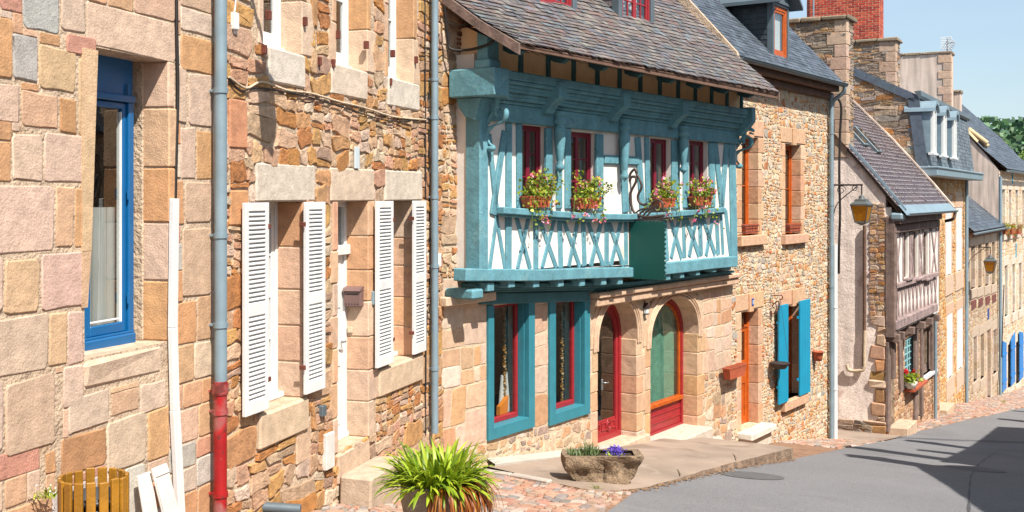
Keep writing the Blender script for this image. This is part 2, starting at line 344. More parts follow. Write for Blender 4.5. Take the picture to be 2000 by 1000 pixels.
# ------------------------------------------------------------------ masonry
def warpf(u, z, amp):
    return (amp * (math.sin(u * 3.1 + z * 5.3) + .7 * math.sin(z * 9.7 - u * 2.1 + 1) ) * .5, amp * (math.sin(u * 4.7 - z * 2.9 + 2) + .7 * math.sin(u * 9.1 + z * 4.1)) * .5)
def stone(mb, W, pts, h, col, rnd=.3, jit=.08, base=-.012, m=1, seg=2, sm=True):
    n = len(pts); cx = sum(p[0] for p in pts) / n; cz = sum(p[1] for p in pts) / n
    sz = min(max(p[0] for p in pts) - min(p[0] for p in pts), max(p[1] for p in pts) - min(p[1] for p in pts))
    out = []
    for i in range(n):
        a, b, c = pts[i-1], pts[i], pts[(i+1) % n]
        def toward(p, q, d):
            l = math.hypot(q[0]-p[0], q[1]-p[1]) or 1e-6; d = min(d, l * .45); return (p[0] + (q[0]-p[0]) * d / l, p[1] + (q[1]-p[1]) * d / l)
        r = sz * rnd * R.uniform(.5, 1.3); s, e = toward(b, a, r), toward(b, c, r)
        for k in range(seg + 1):
            t = k / seg; x = (1-t)**2 * s[0] + 2*t*(1-t) * b[0] + t*t * e[0]; z = (1-t)**2 * s[1] + 2*t*(1-t) * b[1] + t*t * e[1]
            j = sz * jit; out.append((x + R.uniform(-j, j) * .5, z + R.uniform(-j, j) * .5))
        if math.hypot(c[0]-b[0], c[1]-b[1]) > sz * 1.1:
            j = sz * jit; out.append(((b[0] + c[0]) / 2 + R.uniform(-j, j) * .5, (b[1] + c[1]) / 2 + R.uniform(-j, j) * .5))
    N = len(out); ed = min(sz * .09, .014)
    tk = .25 if sz < .2 else .08; tx, tz = R.uniform(-tk, tk) * h / sz, R.uniform(-tk, tk) * h / sz
    vs = []
    for (ins, hh) in ((0, None), (ed * .25, .7), (ed, 1.0), (ed * 1.6, 1.0)):
        for (x, z) in out:
            dx, dz = cx - x, cz - z; d = math.hypot(dx, dz) or 1e-6; k = min(ins / d, .6); x2, z2 = x + dx * k, z + dz * k
            pp = base if hh is None else h * hh + (tx * (x2 - cx) + tz * (z2 - cz)) * hh
            vs.append(W(x2, z2, pp))
    for k in range(N):   # inner ring gives a hewn, uneven face
        x, z = out[k]; vs.append(W(cx + (x - cx) * .45, cz + (z - cz) * .45, (tx * (x - cx) + tz * (z - cz)) * .45 + h + (min(h * .25, .0028) if sz < .2 and m == 2 else .0003) * R.uniform(-1, 1)))
    vs.append(W(cx, cz, h + (min(h * .3, .003) if sz < .2 and m == 2 else .0003) * R.uniform(-.6, 1)))
    fs = []
    for r in range(4):
        for k in range(N): fs.append((r*N + k, r*N + (k+1) % N, (r+1)*N + (k+1) % N, (r+1)*N + k))
    for k in range(N): fs.append((4*N + k, 4*N + (k+1) % N, 5*N))
    b0 = len(mb.v); nb = 2 * N; mb.add(vs, fs[:nb], m, col, sm)      # the rounded arris
    for q in fs[nb:]: mb.f.append(tuple(i + b0 for i in q)); mb.m.append(m); mb.s.append(False)   # the flat hewn face
def rubble(mb, W, u0, u1, z0, z1, holes, cw, ch, pal, h=.018, gap=.012, warp=.02, rnd=.35, keep=None, jit=.14, m=1, minw=.035, big=0, palf=None, seg=2, bandk=(1.6, 3.4), sm=True):
    z = z0
    def bsp(a0, b0, a1, b1, sw, sh):
        for (h0, h1, k0, k1) in holes:
            if a0 < h1 - 1e-4 and a1 > h0 + 1e-4 and b0 < k1 - 1e-4 and b1 > k0 + 1e-4:
                if h0 > a0 + 1e-4: bsp(a0, b0, h0, b1, sw, sh); bsp(h0, b0, a1, b1, sw, sh); return
                if h1 < a1 - 1e-4: bsp(a0, b0, h1, b1, sw, sh); bsp(h1, b0, a1, b1, sw, sh); return
                if k0 > b0 + 1e-4: bsp(a0, b0, a1, k0, sw, sh); bsp(a0, k0, a1, b1, sw, sh); return
                if k1 < b1 - 1e-4: bsp(a0, b0, a1, k1, sw, sh); bsp(a0, k1, a1, b1, sw, sh); return
                return
        wd, ht = a1 - a0, b1 - b0
        fw, fh = wd / sw, ht / sh
        if max(fw, fh) > 1.35 and (wd > minw * 2.2 or ht > minw * 2.2):
            if fw > fh:
                c = a0 + wd * R.uniform(.36, .64); k = R.uniform(.75, 1.3); bsp(a0, b0, c, b1, sw * k, sh); bsp(c, b0, a1, b1, sw / k, sh)
            else:
                c = b0 + ht * R.uniform(.36, .64); k = R.uniform(.75, 1.3); bsp(a0, b0, a1, c, sw, sh * k); bsp(a0, c, a1, b1, sw, sh / k)
            return
        if wd < minw or ht < minw * .8: return
        cu, cz = (a0 + a1) / 2, (b0 + b1) / 2
        if keep and not keep(cu, cz): return
        g = gap / 2; pts = []
        for (x, y) in ((a0 + g, b0 + g), (a1 - g, b0 + g), (a1 - g, b1 - g), (a0 + g, b1 - g)):
            wx, wz = warpf(x, y, warp); k = jit * min(wd, ht) * .5
            pts.append((x + wx + R.uniform(-k, k), y + wz + R.uniform(-k, k)))
        pl = palf(cu, cz) if palf else pal
        stone(mb, W, pts, h * R.uniform(.5, 1.35), vary(R.choice(pl)), rnd, jit * .5, m=m, seg=seg, sm=sm)
    while z < z1 - 1e-3:
        bh = min(ch * R.uniform(*bandk), z1 - z)
        if z1 - z - bh < ch * .6: bh = z1 - z
        # bands start at shifting joints so that the lifts do not line up
        x = u0
        while x < u1 - 1e-3:
            bw = min(R.uniform(1.2, 2.6) * max(cw * 4, .5), u1 - x)
            if u1 - x - bw < cw: bw = u1 - x
            k = R.choice((1, 1, 1 + big, 1 - big * .35)) if big else 1
            bsp(x, z, x + bw, z + bh, cw * k, ch * k); x += bw
        z += bh
def holed(mb, W, u0, u1, z0, z1, holes, p=0, dep=.3, m=0, col=(.5, .5, .5)):
    us = sorted({u0, u1} | {h[i] for h in holes for i in (0, 1) if u0 < h[i] < u1}); zs = sorted({z0, z1} | {h[i] for h in holes for i in (2, 3) if z0 < h[i] < z1})
    for a, b in zip(us, us[1:]):
        for c, d in zip(zs, zs[1:]):
            mu, mz = (a + b) / 2, (c + d) / 2
            if any(h[0] < mu < h[1] and h[2] < mz < h[3] for h in holes): continue
            mb.add([W(a, c, p), W(b, c, p), W(b, d, p), W(a, d, p)], [(0, 1, 2, 3)], m, col)
    for h in holes:
        a, b, c, d = h[:4]; q = p - dep
        for (x0, y0, x1, y1) in ((a, c, b, c), (b, c, b, d), (b, d, a, d), (a, d, a, c)):
            mb.add([W(x0, y0, p), W(x1, y1, p), W(x1, y1, q), W(x0, y0, q)], [(0, 1, 2, 3)], m, col)
def shell(mb, W, u0, u1, z0, z1, p, D, m=0, col=(.5, .5, .5), ridge=None, sides=(1, 1)):
    """side and back walls of a house, with gables when a ridge height is given"""
    for s, u in zip(sides, (u0, u1)):
        if s:
            pts = [W(u, z0, p), W(u, z0, p - D), W(u, z1, p - D)] + ([W(u, ridge, p - D / 2)] if ridge else []) + [W(u, z1, p)]
            mb.add(pts, [tuple(range(len(pts)))], m, col)
    mb.add([W(u0, z0, p - D), W(u1, z0, p - D), W(u1, z1, p - D), W(u0, z1, p - D)], [(0, 1, 2, 3)], m, col)
    # dark floors and a cross wall keep the inside closed
def prof_pt(prof, t):
    for (a, b) in zip(prof, prof[1:]):
        l = math.hypot(b[0]-a[0], b[1]-a[1])
        if t <= l or b is prof[-1]: k = t / l; return (a[0] + (b[0]-a[0]) * k, a[1] + (b[1]-a[1]) * k)
        t -= l
def proflen(prof): return sum(math.hypot(b[0]-a[0], b[1]-a[1]) for a, b in zip(prof, prof[1:]))
def slates(mb, f, u0, u1, profL, profR, sw, ex, pal, m=1, th=.012, var=.16, tmax=None, skip=None, studs=None, ragged=.25, dm=0):
    """rows of slates over a roof given by its (p, z) section at both ends"""
    LL = min(proflen(profL), proflen(profR)); LL = min(LL, tmax) if tmax else LL
    def pt(u, t, h=0):
        k = (u - u0) / (u1 - u0); a = prof_pt(profL, t); b = prof_pt(profR, t)
        a2 = prof_pt(profL, t + .05); dp, dz = a2[0] - a[0], a2[1] - a[1]; l = math.hypot(dp, dz) or 1
        p = a[0] + (b[0]-a[0]) * k + dz / l * h; z = a[1] + (b[1]-a[1]) * k - dp / l * h
        return f.W(u, z, p)
    nb = 24   # deck under the slates
    tt = [LL * i / nb for i in range(nb + 1)]
    for i in range(nb):
        mb.add([pt(u0, tt[i], -.02), pt(u1, tt[i], -.02), pt(u1, tt[i+1], -.02), pt(u0, tt[i+1], -.02)], [(0, 1, 2, 3)], dm, (.08, .08, .09))
        mb.add([pt(u0, tt[i], -.07), pt(u1, tt[i], -.07), pt(u1, tt[i+1], -.07), pt(u0, tt[i+1], -.07)], [(3, 2, 1, 0)], dm, (.08, .08, .09))
    for (q0, q1) in (((u0, 0), (u1, 0)),): mb.add([pt(u0, 0, -.02), pt(u1, 0, -.02), pt(u1, 0, -.07), pt(u0, 0, -.07)], [(0, 1, 2, 3)], dm, (.08, .08, .09))
    t = 0; row = 0
    while t < LL - ex * .5:
        x = u0 - (sw * .5 if row % 2 else 0)
        while x < u1:
            wv = sw * R.uniform(1 - ragged, 1 + ragged); a, b = max(x, u0), min(x + wv, u1); x += wv
            if b - a < .02: continue
            if skip and skip((a + b) / 2, t): continue
            g = .004; lo = t + R.uniform(-.15, .15) * ex * ragged * 2; hi = min(t + ex * 1.7, LL)
            h0 = th * R.uniform(.8, 2.0); j = R.uniform(-.3, .3) * ex * ragged
            vs = [pt(a + g, lo, h0 + th), pt(b - g, lo + j, h0 + th), pt(b - g, hi, .002), pt(a + g, hi, .002), pt(a + g, lo, h0 - .004), pt(b - g, lo + j, h0 - .004)]
            mb.add(vs, [(0, 1, 2, 3), (4, 5, 1, 0)], m, vary(R.choice(pal), var))
            if studs is not None and R.random() < .93:
                c = (a + b) / 2; s = .017
                q = [pt(c - s, lo + .01, h0 + th + .006), pt(c + s, lo + .01, h0 + th + .006), pt(c + s, lo + .055, h0 + th + .006), pt(c - s, lo + .055, h0 + th + .006)]
                mb.add(q, [(0, 1, 2, 3)], studs, (.5, .5, .5))
        t += ex; row += 1
PAL_SL = [lin(h, .43) for h in ('8A807E', '968A86', 'A0928A', '7E7A7C', '8A888E', '9A8078', '908684', 'A8A098', '8A9298')]
PAL_DS = [lin(h, .42) for h in ('6F7A88', '67727F', '788290', '5E6874', '7C8896')]
PAL_VS = [lin(h, .3) for h in ('8A7478', '836E74', '927C80', '7C6A72', '9A8484')]

def jambs(mb, W, a, z0, z1, sgn, dep, n, pal, wd=(.16, .26), m=1, prd=.012):
    """dressed blocks up one side of an opening; sgn -1 left side, +1 right side"""
    z = z0; i = R.randint(0, 1); hh = (z1 - z0) / n
    for k in range(n):
        h = hh * R.uniform(.9, 1.1) if k < n - 1 else z1 - z
        ww = wd[i % 2] * R.uniform(.9, 1.1); i += 1
        cbox(mb, W, a - sgn * .008, a + sgn * ww, z + .003, z + h - .003 , -dep + .004, prd * R.uniform(.8, 1.4), .011, m, vary(R.choice(pal), .1), jit=.003, smooth=False); z += h
def casement(root, f, u0, u1, z0, z1, p, mat, glass='glass', fw=.05, bars=(2, 3), depth=.06, name='window', centre=True, bw=.02, panes=True, curtain=None, sash=.04, lowpanel=0):
    W = f.W; mb = MB()
    cbox(mb, W, u0, u0 + fw, z0, z1, p - depth, p, .004); cbox(mb, W, u1 - fw, u1, z0, z1, p - depth, p, .004)
    cbox(mb, W, u0 + fw, u1 - fw, z0, z0 + fw * 1.2, p - depth, p, .004); cbox(mb, W, u0 + fw, u1 - fw, z1 - fw, z1, p - depth, p, .004)
    ia, ib, ja, jb = u0 + fw, u1 - fw, z0 + fw * 1.2, z1 - fw
    leaves = [(ia, (ia + ib) / 2), ((ia + ib) / 2, ib)] if centre else [(ia, ib)]
    q = p - .012; pn = MB()
    for (a, b) in leaves:
        a += .003; b -= .003
        cbox(mb, W, a, a + sash, ja, jb, q - .04, q, .004); cbox(mb, W, b - sash, b, ja, jb, q - .04, q, .004)
        cbox(mb, W, a + sash, b - sash, ja, ja + sash * 1.3 + lowpanel, q - .04, q, .004); cbox(mb, W, a + sash, b - sash, jb - sash, jb, q - .04, q, .004)
        nb, nr = bars
        for k in range(1, nr):
            zz = ja + sash + lowpanel + (jb - ja - sash * 2 - lowpanel) * k / nr; cbox(mb, W, a + sash, b - sash, zz - bw / 2, zz + bw / 2, q - .035, q - .006, .003)
        for k in range(1, nb // (2 if centre else 1)):
            uu = a + sash + (b - a - 2 * sash) * k / (nb // (2 if centre else 1)); cbox(mb, W, uu - bw / 2, uu + bw / 2, ja + sash, jb - sash, q - .034, q - .008, .003)
        pn.add([W(a + sash * .6, ja + .02, q - .022), W(b - sash * .6, ja + .02, q - .022), W(b - sash * .6, jb - .02, q - .022), W(a + sash * .6, jb - .02, q - .022)], [(0, 1, 2, 3)])
    o = mb.build(name, MT[mat], root)
    if panes: pn.build('pane', MT[glass], o)
    return o
def curtain(f, u0, u1, z0, z1, p, mat, label, amp=.02, waves=9, cat='curtain'):
    mb = MB(); n = waves * 8; vs = []
    for i in range(n + 1):
        u = u0 + (u1 - u0) * i / n; q = p + amp * math.sin(i / 8 * 2 * math.pi + math.sin(i * .31))
        vs += [f.W(u, z0, q), f.W(u, z1, q * .5 + p * .5)]
    mb.add(vs, [(2*i, 2*i + 2, 2*i + 3, 2*i + 1) for i in range(n)], 0, (.5, .5, .5), True)
    b = f.W((u0 + u1) / 2, z0, p)
    return tag(mb.build('curtain', MT[mat], base=b), label, cat)
def downpipe(root, f, px, y0, y1, p, r, mat, name='drainpipe', coll=(), px2=None):
    u, za = f.at(px, y0, p); zb = f.z(px, y1, p); mb = MB()
    tube(mb, [f.W(u, za, p), f.W(u, zb, p)], r, 14)
    for y in coll:
        z = f.z(px, y, p); tube(mb, [f.W(u, z - .02, p), f.W(u, z + .02, p)], r * 1.18, 14)
        cbox(mb, f.W, u - .012, u + .012, z - .01, z + .01, -.02, p - r, .002)
    return mb.build(name, MT[mat], root)
def gutter(root, f, u0, u1, z, p, r, mat='zinc_dark'):
    mb = MB(); n = 10; vs = []
    for u in (u0, u1):
        for rr in (r, r * .88):
            for k in range(n + 1):
                a = math.pi + math.pi * k / n; vs.append(f.W(u, z + rr * math.sin(a), p + rr * math.cos(a)))
    s = n + 1
    for k in range(n): 
        mb.add([vs[k], vs[k+1], vs[2*s + k+1], vs[2*s + k]], [(0, 1, 2, 3)], 0, (.5,)*3, True)
        mb.add([vs[s+k], vs[s+k+1], vs[3*s + k+1], vs[3*s + k]], [(3, 2, 1, 0)], 0, (.5,)*3, True)
    mb.add(vs[:s], [tuple(range(s))]); mb.add(vs[2*s:3*s], [tuple(range(s))])
    tube(mb, [f.W(u0, z, p + r), f.W(u1, z, p + r)], .012, 6)
    return mb.build('gutter', MT[mat], root)
def plainroof(root, f, u0, u1, pe, ze, pr, zr, pb, zb, pal, sw=.35, ex=.22):
    mb = MB()
    slates(mb, f, u0, u1, [(pe, ze), (pr, zr)], [(pe, ze), (pr, zr)], sw, ex, pal)
    mb.add([f.W(u0, zr, pr), f.W(u1, zr, pr), f.W(u1, zb, pb), f.W(u0, zb, pb)], [(0, 1, 2, 3)], 1, pal[0])
    return mb.build('roof', [MT['eave_wood'], MT['slate']], root)

# ================================================================== house A1: ashlar house with the blue window
ZT = 4.7
def rect(f, x0, x1, yt, yb, p=0):
    xm = (x0 + x1) / 2; return (f.u(x0, p), f.u(x1, p), f.z(xm, yb, p), f.z(xm, yt, p))
f = A
hA1 = thing('stone_house', 'large ashlar stone house with the tall blue window, nearest on the left', 'house', f.W(0, gh(*f.xy(0)), 0), f.rz)
bw = (f.u(165), f.u(328), f.z(322, 668), f.z(328, 120))
mb = MB()
holed(mb, f.W, -3.4, uA1, -5.2, ZT, [bw], 0, .3)
shell(mb, f.W, -3.4, uA1, -5.2, ZT, 0, 7, ridge=ZT + 3, sides=(1, 0))
# blocks read off the wall: x0, x1, top, bottom, colour
LC = {'g': 'D9D0C4', 'p': 'E8C8B0', 'b': 'EBCFB4', 't': 'E5BE98', 'o': 'E2AC7C', 'r': 'DCA088', 'n': 'D09A6C', 'k': 'DFBC9E', 'G': 'C9C6BE'}
blk = [(0, 44, -30, 22, 'r'), (44, 117, -20, 62, 'G'), (118, 166, -25, 62, 'p'), (-60, 24, 26, 148, 'o'), (24, 72, 70, 158, 'G'), (76, 148, 92, 178, 't'), (128, 187, 70, 108, 'r'),
       (152, 183, 114, 268, 't'), (-60, 38, 156, 232, 'p'), (40, 113, 180, 250, 't'), (115, 150, 192, 262, 'n'), (-60, 22, 272, 354, 'o'), (23, 83, 260, 354, 'p'), (84, 181, 263, 358, 'p'),
       (-60, 106, 360, 496, 'p'), (109, 143, 362, 484, 't'), (145, 179, 366, 482, 'o'), (-60, 6, 500, 615, 'p'), (8, 76, 505, 612, 't'), (79, 172, 492, 602, 'p'),
       (-60, 93, 622, 738, 'p'), (95, 130, 610, 716, 't'), (131, 163, 606, 712, 'p'), (8, 108, 738, 880, 'k'), (-60, 5, 755, 900, 'b'), (118, 206, 845, 922, 'n'), (209, 284, 812, 915, 'p'),
       (288, 329, 797, 896, 'o'), (216, 270, 762, 808, 't'), (273, 325, 746, 802, 'b'), (133, 213, 768, 838, 'b'), (122, 162, 715, 795, 'b'), (-60, 78, 895, 950, 'r'), (88, 108, 880, 925, 'o'),
       (168, 343, -8, 84, 'p'), (352, 415, 72, 142, 'o'), (352, 414, 20, 66, 'b'), (344, 364, 128, 240, 'p'), (368, 415, 145, 248, 'p'), (352, 381, 248, 350, 'p'), (383, 416, 254, 350, 'o'),
       (344, 358, 352, 440, 'o'), (361, 412, 355, 436, 'k'), (355, 412, 444, 580, 'k'), (346, 384, 588, 672, 'o')]
exh = [bw]
for (x0, x1, yt, yb, c) in blk:
    if x0 < -50: x0 = R.choice((-60, -90, -130))
    u0, u1, z0, z1 = rect(f, x0, x1, yt, yb)
    if x0 == 168: u0 = f.u(168); z0 = f.z(250, 100); z1 = f.z(250, 28); u0, u1, z0, z1 = f.u(168), f.u(342), bw[3] + .004, bw[3] + .29
    exh.append((u0, u1, z0, z1)); g = .004
    k = .006
    pts = [(u0 + g, z0 + g), (u1 - g, z0 + g), (u1 - g, z1 - g), (u0 + g, z1 - g)]
    if c != 'L': pts = [(a + R.uniform(-k, k), b + R.uniform(-k, k)) for a, b in pts]
    stone(mb, f.W, pts, .007 * R.uniform(.6, 1.5), vary(lin(LC[c], .6), .05), .1, .045, m=1, seg=3)
# sill, jambs
sz = bw[2]
cbox(mb, f.W, f.u(163), f.u(318), sz - .22, sz, -.3, .022, .03, 1, lin('E8CBB0', .62), jit=.02)
exh.append((f.u(160), f.u(322), sz - .23, sz))
jambs(mb, f.W, bw[1], bw[2], bw[3], 1, .3, 5, [lin(h, .64) for h in ('E8BE98', 'E2A878', 'E3B088', 'EBC8AC')], (.08, .1))
exh.append((bw[1], bw[1] + .1, bw[2], bw[3]))
cbox(mb, f.W, bw[1] - .02, bw[1] + .02, bw[2], bw[3], -.3, -.2, .006, 0)
# the left jamb leans: its stones widen towards the top
for (ya, yb, xa, xb) in ((95, 268, 189, 183), (268, 490, 183, 176), (490, 600, 176, 169)):
    pts = [(f.u(158), f.z(170, yb)), (f.u(xb), f.z(170, yb)), (f.u(xa), f.z(170, ya)), (f.u(158), f.z(170, ya))]
    prism(mb, f.W, pts, -.3, .008 + R.uniform(0, .006), 1, vary(lin('E5BE98', .62)))
rubble(mb, f.W, -3.4, uA1, -5.2, ZT, exh, .42, .24, PAL_A, h=.007, gap=.008, warp=.003, rnd=.12, keep=lambda u, z: z > gh(*f.xy(u)) - .4 , jit=.03, m=1, minw=.05, big=.4,
       palf=lambda u, z: PAL_RA if z < -2.4 else PAL_A)
mb.build('wall', [MT['mortar'], MT['stone'], MT['rubble']], hA1)
plainroof(hA1, f, -3.6, uA1, .3, ZT - .1, -3.5, ZT + 3.4, -7.3, ZT - .1, PAL_DS)
# blue window
q = -.22; W = f.W
u0, u1, z0, z1 = f.u(165, q) - .06, f.u(262, q), f.z(200, 684, q), bw[3] - .0
zc = f.z(225, 183, q)
mb = MB()
cbox(mb, W, u0, u1, zc, z1 + .02, q - .04, q - .012, .004, 0)                # solid panel above
cbox(mb, W, u0, u1, zc - .05, zc, q - .06, q + .015, .006)
cbox(mb, W, u0, u1, z0, z0 + .085, q - .07, q + .02, .01); cbox(mb, W, u0, u1, z0 + .085, z0 + .1, q - .07, q + .005, .003)
cbox(mb, W, u1 - .06, u1, z0 + .085, zc - .05, q - .07, q, .006); cbox(mb, W, u0, u0 + .09, z0 + .085, zc - .05, q - .07, q, .006)
sa, sb = u0 + .095, u1 - .062
cbox(mb, W, sb - .04, sb, z0 + .1, zc - .055, q - .07, q - .022, .006); cbox(mb, W, sa, sa + .06, z0 + .1, zc - .055, q - .07, q - .022, .006)
cbox(mb, W, sa + .06, sb - .04, z0 + .1, z0 + .17, q - .07, q - .022, .006); cbox(mb, W, sa + .06, sb - .04, zc - .1, zc - .055, q - .07, q - .022, .006)
for k in range(3): tube(mb, [W(u1 - .078, z0 + .3 + k * .75, q + .004), W(u1 - .078, z0 + .38 + k * .75, q + .004)], .009, 8)
wdo = mb.build('window', MT['blue'], hA1)
mb = MB(); mb.add([W(sa + .05, z0 + .18, q - .045), W(sb - .03, z0 + .15, q - .045), W(sb - .03, zc - .09, q - .045), W(sa + .05, zc - .11, q - .045)], [(0, 1, 2, 3)]); mb.build('pane', MT['glass'], wdo)
mb = MB(); cbox(mb, W, sb - .05, sb - .04, z0 + .17, zc - .12, q - .07, q - .03, .002); cbox(mb, W, sa + .06, sb - .07, z0 + .19, z0 + .2, q - .06, q - .03, .002); mb.build('glazing_strip', MT['white'], wdo)
curtain(f, sa - .1, sb + .25, z0 + .05, f.z(215, 405, q), q - .1, 'curtain_grey', 'white net curtain behind the tall blue framed window', .012, 10)

# ================================================================== house A2: rubble house with white louvred shutters
hA2 = thing('stone_house', 'rubble stone house with white louvred shutters and a white door', 'house', f.W(uA1, gh(*f.xy(uA1)), 0), f.rz)
zl, zs = f.z(550, 394), f.z(591, 776)
o1 = (f.u(511), f.u(590), zs, zl); od = (f.u(658), f.u(718), f.z(690, 868), zl); o2 = (f.u(758), f.u(806), zs, zl)
zu = f.z(588, 108)
p1 = (f.u(512), f.u(588), zu, 3.2); p2 = (f.u(655), f.u(716), zu, 3.2); p3 = (f.u(757), f.u(806), zu, 3.2)
holes = [o1, od, o2, p1, p2, p3]
mb = MB()
holed(mb, W, uA1, uA2, -5.2, ZT, holes, 0, .3)
shell(mb, W, uA1, uA2, -5.2, ZT, 0, 7, ridge=ZT + 3, sides=(0, 1))
ex = list(holes)
def blockat(x0, x1, yt, yb, c, p1_=.02, dep=-.02, bev=.012, mm=1):
    u0, u1, z0, z1 = rect(f, x0, x1, yt, yb); ex.append((u0 - .005, u1 + .005, z0 - .005, z1 + .005)); cbox(mb, W, u0, u1, z0, z1, dep, p1_, bev, mm, vary(lin(c, .64), .05), jit=.004, smooth=False)
def lint(o, x0, x1, c, h=.33):
    u0, u1 = f.u(x0), f.u(x1); ex.append((u0, u1, o[3], o[3] + h)); cbox(mb, W, u0, u1, o[3], o[3] + h, -.3, .022, .014, 1, lin(c, .66), jit=.005)
lint(o1, 497, 612, 'E3D3C0'); lint(od, 643, 728, 'E6CDB4'); lint(o2, 750, 822, 'E2D2BE')
for (o, x0, x1, c) in ((p1, 520, 592, 'E6D8C8'), (p2, 643, 714, 'E9D4BE'), (p3, 755, 816, 'E9DCCA')):
    u0, u1 = f.u(x0), f.u(x1); cbox(mb, W, u0, u1, zu - .3, zu, -.3, .03, .016, 1, lin(c, .66), jit=.005); ex.append((u0, u1, zu - .3, zu))
for (o, x0, x1) in ((o1, 500, 596), (o2, 735, 820)):
    u0, u1 = f.u(x0), f.u(x1); cbox(mb, W, u0, u1, zs - .3, zs, -.3, .045, .018, 1, lin('E5C8A8', .64), jit=.005); ex.append((u0, u1, zs - .3, zs))
for (o, n) in ((o1, 5), (od, 7), (o2, 5)):
    jambs(mb, W, o[0], o[2], o[3], -1, .3, n, PAL_D, (.1, .2)); jambs(mb, W, o[1], o[2], o[3], 1, .3, n, PAL_D, (.14, .24) if o is not o1 else (.06, .1))
    ex.append((o[0] - .15, o[0], o[2], o[3])); ex.append((o[1], o[1] + (.19 if o is not o1 else .08), o[2], o[3]))
for o in (p1, p2, p3):
    jambs(mb, W, o[0], o[2], o[3], -1, .3, 5, PAL_D, (.08, .18)); jambs(mb, W, o[1], o[2], o[3], 1, .3, 4, [lin(h, .62) for h in ('E8C2A0', 'E2B07C', 'E8C8AA', 'E6BC98')], (.1, .22))
    ex.append((o[0] - .14, o[0], o[2], o[3])); ex.append((o[1], o[1] + .16, o[2], o[3]))
blockat(445, 480, 195, 290, 'DE9E74'); blockat(446, 482, 372, 440, 'DD9E6C'); blockat(576, 604, 822, 902, 'E6BE9C'); blockat(520, 575, 470, 540, 'E2B088') if False else None
rubble(mb, W, uA1, uA2, -5.2, ZT, ex, .26, .13, PAL_RA, h=.02, gap=.012, warp=.04, rnd=.26, keep=lambda u, z: z > gh(*f.xy(u)) - .3, jit=.38, m=2, minw=.04, big=.75, sm=False)
mb.build('wall', [MT['mortar'], MT['stone'], MT['rubble']], hA2)
plainroof(hA2, f, uA1, uA2 + .1, .3, ZT - .1, -3.5, ZT + 3.4, -7.3, ZT - .1, PAL_DS)
q = -.24
for (o, nm) in ((o1, 1), (o2, 2)):
    wd = casement(hA2, f, o[0] - .0, o[1], o[2] + .05, o[3], q, 'white', fw=.05, bars=(2, 4), sash=.055)
    mb = MB(); cbox(mb, W, o[0], o[1], o[2] - .0, o[2] + .05, q - .05, q + .06, .008); mb.build('sill', MT['white'], wd)
for o in (p1, p2, p3):
    wd = casement(hA2, f, o[0], o[1], o[2] + .06, 3.2, q + .04, 'white', fw=.05, bars=(2, 3), sash=.05)
    mb = MB(); cbox(mb, W, o[0], o[1], o[2], o[2] + .06, q - .02, q + .08, .008); mb.build('sill', MT['white'], wd)
# shutters
def louvre(parent, f, x0, x1, z0, z1, p, hinge):
    mb = MB(); u0, u1 = f.u(x0, p), f.u(x1, p); s = .055; t = .035; W = f.W
    zm = z0 + (z1 - z0) * .49
    cbox(mb, W, u0, u0 + s, z0, z1, p - t, p, .004); cbox(mb, W, u1 - s, u1, z0, z1, p - t, p, .004)
    for (a, b) in ((z0, z0 + .1), (zm - .045, zm + .045), (z1 - .07, z1)): cbox(mb, W, u0 + s, u1 - s, a, b, p - t, p, .004)
    for (a, b) in ((z0 + .1, zm - .045), (zm + .045, z1 - .07)):
        n = int((b - a) / .036)
        for k in range(n):
            z = a + (b - a) * (k + .5) / n
            vs = [W(u0 + s, z - .02, p - .002), W(u1 - s, z - .02, p - .002), W(u1 - s, z + .017, p - t + .004), W(u0 + s, z + .017, p - t + .004)]
            vs += [W(u0 + s, z - .012, p), W(u1 - s, z - .012, p), W(u1 - s, z + .023, p - t + .006), W(u0 + s, z + .023, p - t + .006)]
            mb.add(vs, [(0, 1, 2, 3), (4, 5, 6, 7), (0, 1, 5, 4), (2, 3, 7, 6)])
    o = mb.build('shutter', MT['white'], parent)
    hu = u1 if hinge > 0 else u0
    for z in (z0 + .25, z1 - .2):
        mb = MB(); cbox(mb, W, hu - .02, hu + .03 * hinge, z - .02, z + .02, p - .06, p + .004, .003); mb.build('hinge', MT['rust'], parent)
    return o
z0s, z1s = f.z(600, 771, .08), f.z(500, 396, .08)
ws = [o for o in hA2.children if o.name.startswith('window')][:2]
louvre(ws[0], f, 480, 526, z0s, z1s, .08, 1); louvre(ws[0], f, 599, 636, z0s, z1s, .08, -1)
louvre(ws[1], f, 738, 769, z0s, z1s, .08, 1); louvre(ws[1], f, 810, 833, z0s, z1s, .08, -1)
# door
mb = MB(); o = od; zt = f.z(675, 487, q)
cbox(mb, W, o[0], o[1], o[2], o[2] + .05, q - .06, q + .03, .006); cbox(mb, W, o[0], o[0] + .06, o[2], o[3], q - .06, q + .01, .005); cbox(mb, W, o[1] - .06, o[1], o[2], o[3], q - .06, q + .01, .005)
cbox(mb, W, o[0], o[1], o[3] - .06, o[3], q - .06, q + .01, .005); cbox(mb, W, o[0], o[1], zt - .05, zt + .05, q - .06, q + .05, .006)
cbox(mb, W, o[0] + .06, o[1] - .06, o[2] + .05, zt - .05, q - .05, q - .012, .004)
for k in range(3):
    a = o[2] + .15 + k * .6; cbox(mb, W, o[0] + .13, o[1] - .13, a, a + .5, q - .014, q - .003, .004)
dr = mb.build('door', MT['white'], hA2)
mb = MB(); mb.add([W(o[0] + .05, zt + .05, q - .03), W(o[1] - .05, zt + .05, q - .03), W(o[1] - .05, o[3] - .05, q - .03), W(o[0] + .05, o[3] - .05, q - .03)], [(0, 1, 2, 3)]); mb.build('pane', MT['glass'], dr)
